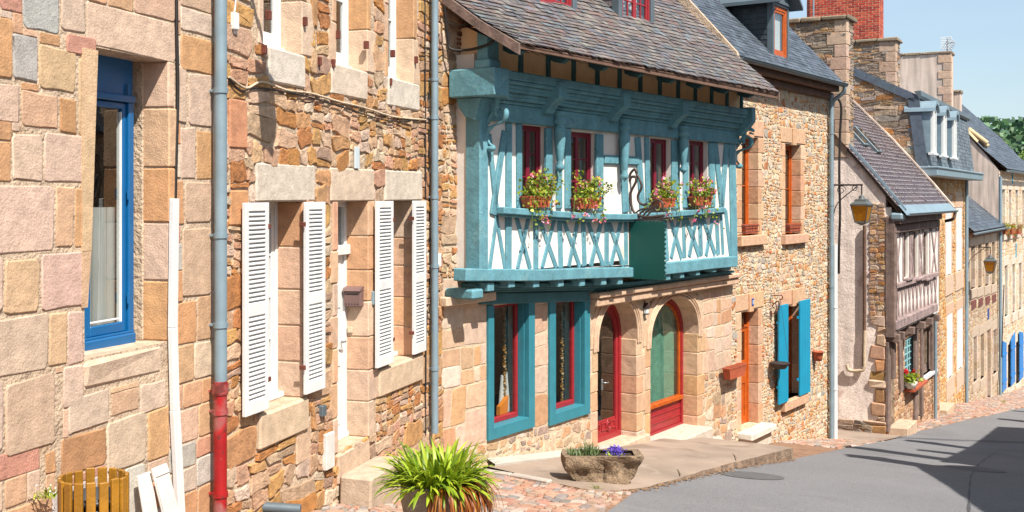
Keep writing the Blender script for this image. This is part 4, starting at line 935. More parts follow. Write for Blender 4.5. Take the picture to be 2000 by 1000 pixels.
for k in (0, 1):
    wv = (a1 - a0 - .25) / 2; x0 = a0 + .1 + k * (wv + .05)
    for (x, y, x2, y2) in ((x0, zq + .03, x0 + wv, zq + .055), (x0, zp - .06, x0 + wv, zp - .035), (x0, zq + .055, x0 + .02, zp - .06), (x0 + wv - .02, zq + .055, x0 + wv, zp - .06)): cbox(mb, W, x, x2, y, y2, q - .03, q - .015, .003)
    cc = W(x0 + wv / 2, (zq + zp) / 2, q - .02); rr = min(wv, .2) * .36
    for r_ in (rr, rr * .5): tube(mb, [W(x0 + wv / 2 + r_ * math.cos(t), (zq + zp) / 2 + r_ * 1.3 * math.sin(t), q - .02) for t in [i * math.pi / 8 for i in range(17)]], .012, 6)
lf = mb.build('door_leaf', MT['red'], fr)
mb = MB(); mb.add([W(x, y, q - .045) for x, y in archshape(a0 + .07, a1 - .07, zp - .01, zsd, ad[3] - .14)], [tuple(range(19))]); mb.build('pane', MT['glass'], fr)
u, z = f.at(1177, 751, q); mb = MB(); cbox(mb, W, u - .02, u + .02, z - .09, z + .08, q - .02, q, .004); tube(mb, [W(u, z + .03, q), W(u, z + .03, q + .05), W(u + .1, z + .025, q + .055)], .009, 8); mb.build('handle', MT['steel'], fr)
# arched shop window: red frame, orange inner stile, red panel below
q = -.27; u0, u1 = aw[0] - .02, aw[1] + .02; z0 = aw[2]
mb = MB(); archframe(mb, W, u0, u1, z0, zsw, aw[3] + .02, .09, q - .08, q, tb=.05); zsill = f.z(1310, 786, q)
cbox(mb, W, u0 + .09, u1 - .09, z0 + .05, zsill, q - .06, q - .03, .004)
for k in range(1, 3): z = z0 + .05 + (zsill - z0 - .05) * k / 3; cbox(mb, W, u0 + .09, u1 - .09, z - .012, z + .012, q - .03, q - .015, .004)
fr = mb.build('window', MT['red'], hB)
mb = MB(); cbox(mb, W, u0 + .08, u1 - .08, zsill, zsill + .07, q - .06, q + .03, .008); mb.build('sill', MT['orange_wood'], fr); mb = MB(); archframe(mb, W, u0 + .09, u1 - .09, zsill + .07, zsw, aw[3] - .08, .05, q - .07, q - .03, tb=.01); mb.build('frame', MT['orange_wood'], fr)
mb = MB(); mb.add([W(x, y, q - .05) for x, y in archshape(u0 + .13, u1 - .13, zsill + .07, zsw, aw[3] - .12)], [tuple(range(19))]); mb.build('pane', MT['glass'], fr)
curtain(f, u0 - .1, u1 - .02, zsill + .02, aw[3] + .1, q - .12, 'curtain_green', 'mottled green curtain behind the arched shop window', .035, 5)
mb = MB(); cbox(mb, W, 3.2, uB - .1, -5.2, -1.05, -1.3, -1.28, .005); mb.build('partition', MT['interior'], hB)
stepstone(hB, f, f.u(1166) - .1, f.u(1262), ad[2] - .22, ad[2] - .0, -.34, .1, c='E5C8AC', bev=.02)
stepstone(hB, f, f.u(1255), f.u(1375, .1), aw[2] - .3, aw[2] - .0, -.34, .28, c='E6D6C2', bev=.02)
# roof, flaring at the eave; slates over a deck
pL = [(1.15, 1.78), (.6, 2.09), (0, 2.5), (-.7, 3.14), (-3.6, 6.25)]; pR = [(1.15, 1.835), (.4, 2.5), (-.22, 3.08), (-.84, 3.66), (-3.6, 6.35)]
ur0, ur1 = .02, 8.36
mb = MB(); slates(mb, f, ur0, ur1, pL, pR, .17, .115, PAL_SL, th=.011, var=.16, ragged=.35)
rf = mb.build('roof', [MT['eave_wood'], MT['slate_old']], hB)
mb = MB()
for (pr, u) in ((pL, ur0 - .02), (pR, ur1 + .02)):
    for a, b in zip(pr, pr[1:]): prism(mb, SW, [(a[0], a[1] - .13), (a[0], a[1] + .0), (b[0], b[1] + .0), (b[0], b[1] - .13)], u - .02, u + .02)
    mb.build('verge_board', MT['wood_dark'], hB); mb = MB()
mb = MB()
mb.add([W(ur0, 1.715, 1.12), W(ur1, 1.765, 1.12), W(ur1, 2.1, PB - .1), W(ur0, 2.06, PB - .1)], [(0, 1, 2, 3)])
cbox(mb, W, ur0, ur1, 1.72, 1.765, 1.1, 1.13, .006)
for k in range(40): u = ur0 + .1 + (ur1 - ur0 - .2) * k / 39; mb.add([W(u - .03, 1.7, 1.08), W(u + .03, 1.7, 1.08), W(u + .03, 2.03, PB - .05), W(u - .03, 2.03, PB - .05)], [(0, 1, 2, 3)])
mb.build('soffit', MT['eave_wood'], hB)
def dormer(root, f, ua, ub, pf, zb, zt, back, mat, rise=.45, over=.15, palr=PAL_SL, bars=(4, 3), wd=.1, trim='zinc_dark', ins=0, glass='glass', roofm='slate_old'):
    W = f.W; mb = MB(); w0 = wd
    for (a, s) in ((ua, -1), (ub, 1)):   # slate-hung cheeks
        rows = int((zt - zb + .6) / .11); 
        mb.add([W(a, zb - .5, pf - .01), W(a, zb - .5, pf - back), W(a, zt, pf - back), W(a, zt, pf - .01)], [(0, 1, 2, 3)], 0)
        for r in range(rows):
            z = zb - .5 + r * .11 ; x = 0
            while x < back:
                l = .16 * R.uniform(.9, 1.1); z2 = min(z + .17, zt)
                mb.add([W(a + s * .02, z, pf - x), W(a + s * .02, z, pf - min(x + l, back) + .004), W(a + s * .004, z2, pf - min(x + l, back) + .004), W(a + s * .004, z2, pf - x), W(a, z, pf - x), W(a, z, pf - min(x + l, back))], [(0, 1, 2, 3), (0, 1, 5, 4)], 1, vary(R.choice(palr), .15)); x += l
    d = mb.build('dormer', [MT['eave_wood'], MT[roofm]], root)
    mb = MB(); cbox(mb, W, ua - .02, ua + w0, zb - .05, zt, pf - .1, pf + .03, .006); cbox(mb, W, ub - w0, ub + .02, zb - .05, zt, pf - .1, pf + .03, .006); cbox(mb, W, ua + w0, ub - w0, zt - w0, zt, pf - .1, pf + .03, .006)
    mb.add([W(ua - .06, zb + .005, pf + .03), W(ub + .06, zb + .005, pf + .03), W(ub + .12, zb - .25, pf + .32), W(ua - .12, zb - .25, pf + .32)], [(3, 2, 1, 0)])
    cbox(mb, W, ua - .03, ub + .03, zb - .08, zb + .01, pf - .1, pf + .05, .006)
    mb.build('flashing', MT[trim], d)
    mb = MB(); um = (ua + ub) / 2
    for s in (-1, 1):
        e = um + s * ((ub - ua) / 2 + over)
        pts = [(e, zt - .05), (um, zt + rise), (um, zt + rise + .06), (e, zt + .02)]
        prism(mb, W, pts, pf - back, pf + over, 0, (.1,)*3)
    cbox(mb, W, ua, ub, zt, zt + .06, pf - .05, pf + .06, .004)
    prism(mb, W, [(ua, zt + .02), (ub, zt + .02), (um, zt + rise)], pf - .03, pf + .03, 0, (.1,)*3)
    mb.build('dormer_roof', MT[trim], d)
    return d
sv = A
for (xa, xb, xm, ym) in ((1044, 1123, 1085, 19), (1207, 1274, 1243, 54)):
    q = -.12; ua, ub = f.u(xa, q), f.u(xb, q); zb_ = f.z(xm, ym, q)
    d = dormer(hB, f, ua, ub, q, zb_, zb_ + 1.15, 2.6, 'red')
    mb = MB(); 
    cw = casement(hB, f, ua + .1, ub - .1, zb_ + .02, zb_ + 1.05, q, 'red', fw=.05, bars=(4, 3), sash=.045, bw=.022, name='dormer_window')
    curtain(f, ua + .15, ub - .15, zb_ + .08, zb_ + 1.0, q - .22, 'curtain_white', 'pleated pale curtain inside the %s red dormer window' % ('first' if xa < 1100 else 'second'), .02, 8)

# flower boxes with geraniums
def leafy(mb, pts, n, r, pal, size, m=0, up=.4, shape=6):
    for k in range(n):
        c = R.choice(pts); c = [c[i] + R.gauss(0, r[i]) for i in range(3)]
        nrm = Vector((R.gauss(0, 1), R.gauss(0, 1) - .3, R.gauss(0, 1) + up)).normalized(); t = nrm.orthogonal().normalized(); b = nrm.cross(t); s = size * R.uniform(.6, 1.3); a0 = R.uniform(0, 6)
        vs = [tuple(Vector(c) + (t * math.cos(a0 + i * 2 * math.pi / shape) + b * math.sin(a0 + i * 2 * math.pi / shape)) * s * (1 if i % 2 else .75)) for i in range(shape)]
        mb.add(vs, [tuple(range(shape))], m, vary(R.choice(pal), .2))
PG = [lin(h, .72) for h in ('A4B42E', '8FA62C', 'B8BE3C', '76942A', 'C8C84A', '8A9E34')]
PP = [lin(h, .78) for h in ('F07AA8', 'F6A4C8', 'E85A88', 'FAC4DC', 'F0705A')]
def flowerbox(f, x0, x1, yb, p, spread, label, seed, hgt=.13, group='geranium boxes on the teal sill rail', nfl=12, pink=PP):
    global R; st = R; R = random.Random(seed)
    ua, ub = f.u(x0, p), f.u(x1, p); zb = f.z((x0 + x1) / 2, yb, p); W = f.W; c = (ua + ub) / 2
    t = thing('flower_box', label, 'flower box', W(c, zb, p), f.rz, group)
    mb = MB(); h = hgt
    for (a, b, pp) in (((ua, zb), (ub, zb), 0),):
        vs = []
        for (k, zz) in ((.86, zb), (1, zb + h), (1.04, zb + h), (1.04, zb + h + .02), (.94, zb + h + .02), (.9, zb + h - .03)):
            hw = (ub - ua) / 2 * k; hd = .07 * k; vs += [W(c - hw, zz, p - hd), W(c + hw, zz, p - hd), W(c + hw, zz, p + hd), W(c - hw, zz, p + hd)]
        fs = [(0, 1, 2, 3)] + [(i * 4 + k, i * 4 + (k + 1) % 4, i * 4 + 4 + (k + 1) % 4, i * 4 + 4 + k) for i in range(5) for k in range(4)]
        mb.add(vs, fs, 0)
    mb.build('planter', MT['terracotta'], t)
    mb = MB(); mb.add([W(ua + .02, zb + h - .02, p - .075), W(ub - .02, zb + h - .02, p - .075), W(ub - .02, zb + h - .02, p + .075), W(ua + .02, zb + h - .02, p + .075)], [(0, 1, 2, 3)]); mb.build('soil', MT['soil'], t)
    mb = MB(); ctr = []; fl = MB()
    for k in range(34):
        a = R.uniform(ua + .03, ub - .03); sx, sz, sp = spread
        tip = (a + R.gauss(.05, sx), zb + h + abs(R.gauss(.12, sz)) - (R.random() < .42) * R.uniform(.15, .5), p + R.uniform(0, sp))
        mid = ((a + tip[0]) / 2, max(tip[1], zb + h + .08) + .02, (p + tip[2]) / 2)
        pts = spline([W(a, zb + h - .02, p), W(*mid), W(*tip)], 4); tube(mb, pts, .004, 4, 0, PG[3]); ctr += [tuple(q) for q in pts[3:]]
        if k < nfl:
            q = Vector(pts[-1]) + Vector((0, 0, .03)); leafy(fl, [tuple(q)], 16, (.022, .022, .018), pink, .017, 0, .3, 5)
    leafy(mb, ctr, 560, (.045, .04, .035), PG, .023)
    mb.build('foliage', MT['leaf'], t); fl.build('blossom', MT['petal'], t)
    R = st; return t
flowerbox(B, 1025, 1068, 405, JP + .1, (.2, .1, .14), 'terracotta box of pink geraniums under the first teal house window from the left', 1)
flowerbox(B, 1124, 1166, 407, JP + .1, (.16, .08, .12), 'terracotta box of sparse geraniums under the second teal house window', 2)
flowerbox(B, 1280, 1312, 405, JP + .1, (.22, .1, .12), 'terracotta box with bushy geraniums right beside the swan sign iron', 3, nfl=12)
flowerbox(B, 1351, 1384, 401, JP + .1, (.2, .12, .14), 'terracotta box of full pale pink geraniums at the rightmost teal house window', 4, nfl=24)

# hanging sign with swan ironwork, standing out from the front at right angles
us = f.u(1231, JP)
t = thing('hanging_sign', 'blank dark green hanging sign under a wrought iron swan', 'sign', W(us, f.z(1231, 430, JP), JP), f.rz)
def S_(x, y, du=0): p, z = f.side(x, y, us + du); return W(us + du, z, p)
mb = MB()
for pts, r in (([(1229, 428), (1262, 428), (1308, 426)], .017), ([(1229, 427), (1229, 450), (1231, 466)], .018), ([(1308, 426), (1312, 431), (1307, 433)], .012)): tube(mb, spline([S_(*q) for q in pts], 5), r, 8)
tube(mb, spline([S_(1298, 421), S_(1262, 424), S_(1240, 416), S_(1232, 396), S_(1232, 376), S_(1242, 355), S_(1241, 346), S_(1233, 346), S_(1230, 352), S_(1229, 345), S_(1234, 335), S_(1240, 331), S_(1243, 338), S_(1243, 334), S_(1239, 330)], 6), .021, 8)
tube(mb, spline([S_(1243, 340), S_(1250, 352), S_(1253, 366), S_(1246, 382), S_(1248, 394), S_(1256, 400), S_(1264, 398)], 6), .02, 8)
for k in range(4): tube(mb, spline([S_(1240 + k * 7, 425), S_(1244 + k * 9, 414), S_(1256 + k * 9, 408 - k), S_(1272 + k * 4, 408 - k * 3)], 5), .014, 6)
tube(mb, spline([S_(1270, 408), S_(1274, 396), S_(1284, 391), S_(1293, 396), S_(1293, 408), S_(1284, 413), S_(1279, 405), S_(1285, 400)], 6), .017, 8)
mb.build('bracket', MT['worn_iron'], t)
mb = MB(); pts = []
(p0, zt_), (p1, zb_) = f.side(1229, 434, us), f.side(1297, 546, us)
nx, nz = 9, 12
for k in range(nx * 2): pts.append((p0 + (p1 - p0) * k / (nx * 2), zt_ + (.03 if k % 2 else 0)))
for k in range(nz * 2): pts.append((p1 + (.035 if k % 2 else 0), zt_ + (zb_ - zt_) * k / (nz * 2)))
for k in range(nx * 2): pts.append((p1 + (p0 - p1) * k / (nx * 2), zb_ + (-.014 if k % 2 else 0)))
for k in range(6): pts.append((p0, zb_ + (zt_ - zb_) * k / 6))
prism(mb, SW, pts, us - .012, us + .012); mb.build('board', MT['sign'], t)
for x in (1234, 1292):
    mb = MB(); tube(mb, [S_(x, 428), S_(x, 438)], .008, 6); mb.build('hook', MT['rust'], t)
# little bell lantern between the arches
u, z = f.at(1261, 602, .03); mb = MB(); t = thing('wall_lantern', 'tiny white lantern hanging between the two arches', 'lantern', W(u, z, 0), f.rz)
cbox(mb, W, u - .035, u + .035, z - .09, z - .0, .01, .07, .01); mb.build('lamp_body', MT['plaque'], t)
mb = MB(); prism(mb, W, [(u - .045, z), (u + .045, z), (u, z + .09)], .0, .08); cbox(mb, W, u - .045, u + .045, z - .1, z - .088, 0, .08, .003); tube(mb, [W(u, z + .08, .03), W(u, z + .13, .0)], .006); mb.build('frame', MT['iron'], t)
cable('black cable swinging from the drainpipe to the teal house eave', [W(-.1, f.z(857, 10, .1), .12), W(-.02, f.z(861, 75, .1), .12), W(.0, f.z(868, 92, .2), .15), f.W(.1, f.z(900, 96, .3), .35), f.W(.1, f.z(938, 90, .5), .6), f.W(.12, f.z(958, 82, .6), .7)], .018)

# ================================================================== house Q: rubble house with orange windows and turquoise shutters
f = B; W = f.W
hQ = thing('stone_house', 'pale rubble stone house with orange window frames, turquoise shutters and a slate roof', 'house', f.W(uB, gh(*f.xy(uB)), 0), f.rz)
k1 = (f.u(1448), f.u(1481), f.z(1480, 458), f.z(1470, 268)); k2 = (f.u(1533), f.u(1564), f.z(1564, 456), f.z(1550, 282))
kd = (f.u(1447), f.u(1481), f.z(1460, 835), f.z(1465, 606)); kw = (f.u(1532), f.u(1564), f.z(1564, 769), f.z(1555, 594))
holes = [k1, k2, kd, kw]; ZQ = 2.42
mb = MB(); holed(mb, W, uB, uQ, -7.6, ZQ, holes, 0, .32); shell(mb, W, uB, uQ, -7.6, ZQ, 0, 8, ridge=6.2)
ex = list(holes)
PQD = [lin(h, .64) for h in ('E9BC96', 'E6B48C', 'EBC4A2', 'E4AE86')]
for (o, kx) in ((k1, 1463), (k2, 1551), (kd, 1463), (kw, 1551)):
    u0, u1 = o[0] - .26, o[1] + .26; c = (o[0] + o[1]) / 2; h = .34
    ex.append((u0, u1, o[3], o[3] + h)); jambs(mb, W, o[0], o[2], o[3], -1, .32, 6, PQD, (.16, .28)); jambs(mb, W, o[1], o[2], o[3], 1, .32, 6, PQD, (.16, .28))
    ex += [(o[0] - .2, o[0], o[2], o[3]), (o[1], o[1] + .2, o[2], o[3])]
    cbox(mb, W, u0, c - .1, o[3] + .02, o[3] + h, -.32, .02, .012, 1, vary(PQD[0], .05)); cbox(mb, W, c + .1, u1, o[3] + .02, o[3] + h, -.32, .02, .012, 1, vary(PQD[0], .05)); cbox(mb, W, c - .1, c + .1, o[3] - .03, o[3] + h + .0, -.3, .05, .012, 1, vary(PQD[1], .05))
for o in (k1, k2, kw): cbox(mb, W, o[0] - .22, o[1] + .22, o[2] - .2, o[2], -.32, .11, .014, 1, vary(lin('E6BA96', .64), .04)); ex.append((o[0] - .22, o[1] + .22, o[2] - .2, o[2]))
rubble(mb, W, uB, uQ, -7.6, ZQ, ex, .125, .085, PAL_Q, h=.012, gap=.022, warp=.03, rnd=.36, jit=.5, m=2, big=.6, minw=.035, keep=lambda u, z: z > gh(*f.xy(u)) - .25)
mb.build('wall', [MT['mortar_pale'], MT['stone'], MT['rubble']], hQ)
for o in (k1, k2, kw):
    casement(hQ, f, o[0], o[1], o[2], o[3], -.2, 'orange_wood', fw=.06, bars=(2, 2), sash=.05, glass='glass_dark')
mb = MB(); o = kd; q = -.2
cbox(mb, W, o[0], o[0] + .07, o[2], o[3], q - .06, q + .01, .005); cbox(mb, W, o[1] - .07, o[1], o[2], o[3], q - .06, q + .01, .005); cbox(mb, W, o[0] + .07, o[1] - .07, o[3] - .07, o[3], q - .06, q + .01, .005)
zt = o[3] - .32; cbox(mb, W, o[0] + .07, o[1] - .07, zt - .05, zt, q - .06, q + .01, .005); dz = zt - .05 - o[2]
a, b = o[0] + .07, o[1] - .07
cbox(mb, W, a, a + .1, o[2], zt - .05, q - .05, q - .01, .004); cbox(mb, W, b - .1, b, o[2], zt - .05, q - .05, q - .01, .004)
for (z0, z1) in ((o[2], o[2] + .15), (o[2] + dz * .42, o[2] + dz * .5), (o[2] + dz * .62, o[2] + dz * .66), (zt - .13, zt - .05)): cbox(mb, W, a + .1, b - .1, z0, z1, q - .05, q - .012, .004)
cbox(mb, W, a + .1, b - .1, o[2] + .15, o[2] + dz * .42, q - .05, q - .03, .004); cbox(mb, W, a + .17, b - .17, o[2] + .22, o[2] + dz * .36, q - .03, q - .018, .01)
dr = mb.build('door', MT['orange_wood'], hQ)
mb = MB(); mb.add([W(a + .08, o[2] + dz * .48, q - .035), W(b - .08, o[2] + dz * .48, q - .035), W(b - .08, zt - .1, q - .035), W(a + .08, zt - .1, q - .035)], [(0, 1, 2, 3)]); mb.add([W(a, zt, q - .035), W(b, zt, q - .035), W(b, o[3] - .05, q - .035), W(a, o[3] - .05, q - .035)], [(0, 1, 2, 3)]); mb.build('pane', MT['glass_dark'], dr)
mb = MB(); tube(mb, [W(a + .05, o[2] + 1.0, q), W(a + .05, o[2] + 1.0, q + .05), W(a + .15, o[2] + 1.0, q + .05)], .01); mb.build('handle', MT['steel'], dr)
stepstone(hQ, f, kd[0] - .1, kd[1] + .2, kd[2] - .42, kd[2] - .12, -.3, .2, c='EADBC8'); stepstone(hQ, f, kd[0] - .16, kd[1] + .25, kd[2] - .14, kd[2] - .02, -.3, .3, c='F0E6D8')
# turquoise board shutters, folded back from the window
wdw = [o for o in hQ.children if o.name.startswith('window')][2]
for (xa, xb, ya, yb) in ((1522, 1540, 600, 780), (1563, 1583, 594, 770)):
    q = .13; ua, ub = f.u(xa, q), f.u(xb, q); z0, z1 = kw[2] + .02, kw[3] + .08; mb = MB(); n = 4
    for k in range(n): a, b = ua + (ub - ua) * k / n, ua + (ub - ua) * (k + 1) / n; cbox(mb, W, a + .001, b - .001, z0, z1, q - .035, q, .004)
    sh = mb.build('shutter', MT['cyan'], wdw)
    for z in (z0 + .35, z1 - .35):
        mb = MB(); cbox(mb, W, ua - (.0 if xa < 1550 else .06), ub + (.06 if xa < 1550 else 0), z - .025, z + .025, q - .06, q - .034, .003); mb.build('strap_hinge', MT['cyan'], wdw)
# roof, gutter, dormer, drainpipes
pq = [(.36, 2.56), (-.7, 3.70), (-3.7, 6.9)]
uq0 = uB - .55; uq1 = f.u(1645, .33)
mb = MB(); slates(mb, f, uq0, uq1, pq, pq, .2, .1, PAL_DS, th=.006, var=.14, ragged=.06); 
mb.add([W(uq0, 6.9, -3.7), W(uq1, 6.9, -3.7), W(uq1, 2.4, -8.2), W(uq0, 2.4, -8.2)], [(0, 1, 2, 3)], 1, PAL_DS[0])
mb.build('roof', [MT['eave_wood'], MT['slate']], hQ)
mb = MB(); prism(mb, SW, [(.4, 2.5), (.36, 2.62), (-.7, 3.78), (-3.7, 7.0), (-3.7, 6.8), (-.7, 3.55)], uq0 - .08, uq0 + .0); mb.build('verge_board', MT['mortar'], hQ)
mb = MB(); cbox(mb, W, uq0, uq1 - .05, 2.36, 2.5, .0, .28, .01); cbox(mb, W, uB, uQ, 2.2, 2.36, .0, .1, .02); mb.build('soffit', MT['eave_wood'], hQ)
gutter(hQ, f, uq0, uq1, 2.53, .4, .075)
q = .1; ua, ub = f.u(1508, q), f.u(1538, q); zb_ = f.z(1520, 116, q); zt = f.z(1520, 8, q)
dormer(hQ, f, ua, ub, q, zb_, zt, 2.6, 'orange', rise=.5, over=.25, palr=[lin(h, .35) for h in ('4E565E', '464E56', '565E66')], wd=.05, roofm='slate')
casement(hQ, f, ua + .04, ub - .04, zb_ + .02, zt - .04, q - .0, 'orange_wood', fw=.09, bars=(1, 1), centre=False, sash=.05, name='dormer_window')
curtain(f, ua + .15, ub - .15, zb_ + .12, zt - .12, q - .1, 'curtain_white', 'pale blind behind the orange dormer window of the slate roof', .004, 6)
downpipe(hQ, f, 1624, 185, 868, .1, .05, 'zinc', coll=(260, 400, 560))
downpipe(hQ, f, 1631, 478, 868, .14, .055, 'white', name='drainpipe_foot', coll=(600, 760))
mb = MB(); u_ = f.u(1624, .1); tube(mb, spline([W(u_ - .05, 2.5, .4), W(u_, 2.35, .38), W(u_, 2.15, .14), W(u_, 1.98, .1)]), .045, 10); mb.build('pipe_bend', MT['zinc'], hQ)
cable('black cables bundled beside the drainpipe at the corner of the rubble house', [W(uQ - .1, 2.3, .05), W(uQ + .02, 2.1, .2), W(uQ + .05, 1.4, .17), W(uQ + .03, .5, .16), W(uQ + .05, -.4, .17), W(uQ - .05, -1.2, .18), W(uQ + .02, -1.8, .15)], .028)
cable('thin rust brown cable down the right edge of the rubble house', [W(uQ - .22, 2.3, .03), W(uQ - .24, .5, .03), W(uQ - .22, -1.4, .03), W(uQ - .23, -3.0, .03)], .012, 'rust')
cable('orange rusty pipe beside the white drainpipe foot', [W(uQ - .12, f.z(1621, 640), .08), W(uQ - .12, f.z(1621, 740), .08), W(uQ - .12, f.z(1619, 850), .08)], .03, 'orange_wood', 'rusty_pipe', 'pipe')

# things on house Q
flowerbox(B, 1449, 1475, 456, .02, (.02, .01, .02), 'long empty looking terracotta box on the upper sill beside the teal house', 5, .16, 'terracotta boxes on the rubble house', 0)
flowerbox(B, 1536, 1559, 453, .02, (.02, .01, .02), 'terracotta box on the upper sill nearest the drainpipe', 6, .16, 'terracotta boxes on the rubble house', 0)
for t in [o for o in bpy.data.objects if o.get('group') == 'terracotta boxes on the rubble house']:
    for c in list(t.children):
        if c.name.split('.')[0] in ('foliage', 'blossom'): bpy.data.objects.remove(c)
for (xa, xb, y, lb) in ((1449, 1483, 470, 'the upper sill beside the teal house'), (1537, 1566, 468, 'the upper sill nearest the drainpipe')):
    q = .13; ua, ub = f.u(xa, q), f.u(xb, q); mb = MB(); z = f.z(xb, 440, q)
    for zz in (z, z - .12): tube(mb, [W(ua, zz, -.1), W(ua, zz, q), W(ub, zz, q), W(ub, zz, -.1)], .006, 5)
    for k in range(6): u = ua + (ub - ua) * k / 5; tube(mb, [W(u, z, q), W(u, z - .12, q)], .004, 5)
    tag(mb.build('box_rail', MT['iron'], base=W(ua, z - .12, 0)), 'thin iron rail holding the box on ' + lb, 'railing')
t = flowerbox(B, 1418, 1451, 737, .16, (.02, .01, .02), 'terracotta wall planter hanging left of the orange door', 8, .2, None, 0)
for c in list(t.children):
    if c.name.split('.')[0] in ('foliage', 'blossom'): bpy.data.objects.remove(c)
def bowl(x, y, p, r, mat, label, name='wall_pot', hgt=.16):
    u, z = f.at(x, y, p); mb = MB(); c = W(u, z, p)
    lathe(mb, (c[0], c[1], z - hgt), [(.001, 0), (r * .7, .01), (r * .85, hgt * .5), (r, hgt), (r * 1.06, hgt), (r * 1.06, hgt + .02), (r * .92, hgt + .02), (r * .85, hgt - .04), (0.001, hgt - .05)], 18)
    return tag(mb.build(name, MT[mat], base=(c[0], c[1], z - hgt)), label, 'planter')
# iron scroll bracket with a hanging iron bowl
u, z = f.at(1503, 600, .0); us_ = f.u(1503)
t = thing('hanging_planter', 'dark iron bowl hanging from a scrolled wall bracket beside the turquoise shutters', 'planter', W(us_, f.z(1503, 722), 0), f.rz)
def S2(x, y): p, z = f.side(x, y, us_); return W(us_, z, p)
mb = MB()
for pts in ([(1503, 575), (1503, 625)], [(1503, 578), (1518, 577), (1527, 577), (1528, 584), (1522, 584)], [(1504, 612), (1512, 612), (1517, 600), (1513, 592), (1509, 598), (1513, 603)], [(1513, 592), (1520, 588), (1521, 600), (1516, 612)]): tube(mb, spline([S2(*q) for q in pts], 5), .012, 6)
mb.build('bracket', MT['rust'], t)
c = S2(1523, 710); mb = MB(); lathe(mb, (c[0], c[1], c[2] - .1), [(.001, -.02), (.12, 0), (.19, .1), (.2, .12), (.18, .12), (.001, .05)], 18); mb.build('bowl', MT['iron'], t)
mb = MB()
for a in (0, 2.1, 4.2): tube(mb, [S2(1524, 584), (c[0] + .18 * math.cos(a), c[1] + .18 * math.sin(a), c[2])], .003, 4)
mb.build('chain', MT['iron'], t)
bowl(1598, 688, .12, .11, 'terracotta', 'round terracotta wall pot right of the turquoise shutters', hgt=.2)
u, z = f.at(1469, 590, .04); mb = MB(); cbox(mb, W, u - .05, u + .05, z - .07, z + .07, .05, .062, .003); t = tag(mb.build('house_number', MT['plaque_blue'], base=W(u, z, 0)), 'small blue enamel house number plate above the orange door', 'number plate')
mb = MB()
ROOTINV[t.name] = Matrix.Translation(W(u, z, 0)).inverted()
for (a, b, c_, d) in ((-.028, -.014, -.04, .04), (.0, .03, .026, .04), (.0, .03, -.007, .007), (.0, .03, -.04, -.026), (.016, .03, .0, .033), (.0, .014, -.033, .0)): cbox(mb, W, u + a, u + b, z + c_, z + d, .062, .065, .001)
mb.build('digits', MT['white'], t)

# ------------------------------------------------------------------ street lanterns on wrought brackets
def lantern(f, us_, xpix, ytop, ybot, xarm0, yarm, label, s=1.0, diag=True, mirror=1):
    W = f.W; p, zt = f.side(xpix, ytop, us_); _, zb = f.side(xpix, ybot, us_); pa = .1; _, za = f.side(xpix, yarm, us_)
    h = zt - zb; t = thing('street_lantern', label, 'street lamp', W(us_, za, 0), f.rz)
    mb = MB(); tube(mb, [W(us_, za, 0), W(us_, za, p + .02)], .018 * s, 8); tube(mb, [W(us_, za, .02), W(us_, za - .75 * s, .02)], .016 * s, 8)
    tube(mb, spline([W(us_, za - .6 * s, .03), W(us_, za - .35 * s, .12 * s), W(us_, za - .04, .5 * s)], 5), .01 * s, 6)
    for (c, r) in ((.18 * s, .1 * s), (p - .14 * s, .07 * s)): tube(mb, [W(us_, za - r * 1.05 + r * math.sin(a * .6) * (1 - a * .05), c + r * math.cos(a * .6) * (1 - a * .05)) for a in range(14)], .008 * s, 5)
    tube(mb, [W(us_, za, p), W(us_, zt, p)], .014 * s, 6); mb.build('bracket', MT['iron'], t)
    c = W(us_, 0, p); mb = MB(); r = h * .25
    def ring(q, z): return [f.W(us_ + a * q, z, p + b * q) for a, b in ((-1, -1), (1, -1), (1, 1), (-1, 1))]
    zc = zb + h * .12; ze = zb + h * .66; zr = zb + h * .84
    def loft(mb, L):
        for (q0, z0), (q1, z1) in zip(L, L[1:]): vs = ring(q0, z0) + ring(q1, z1); mb.add(vs, [(k, (k+1) % 4, 4 + (k+1) % 4, 4 + k) for k in range(4)])
    loft(mb, [(r * 1.18, ze - .01), (r * 1.18, ze + .02), (r * .75, zr - .06 * h), (r * .7, zr), (r * .6, zr + .01)]); lathe(mb, (c[0], c[1], 0), [(r * .55, zr), (r * .35, zr + .05 * h), (r * .4, zr + .1 * h), (r * .15, zr + .14 * h), (.001, zr + .17 * h)], 10)
    hd = mb.build('lantern_cap', MT['lantern_metal'], t)
    mb = MB()
    for a, b in ((-1, -1), (1, -1), (1, 1), (-1, 1)): tube(mb, [f.W(us_ + a * r * .7, zc, p + b * r * .7), f.W(us_ + a * r * 1.1, ze, p + b * r * 1.1)], .012 * s, 5)
    loft(mb, [(r * .72, zc + .01), (r * .74, zc - .02), (r * .3, zb + .03 * h), (.02, zb)]); mb.build('lantern_frame', MT['lantern_metal'], t)
    mb = MB(); loft(mb, [(r * .68, zc), (r * 1.07, ze)]); mb.build('amber_pane', MT['amber'], t)
    return t
_u = A.u(520) - .78
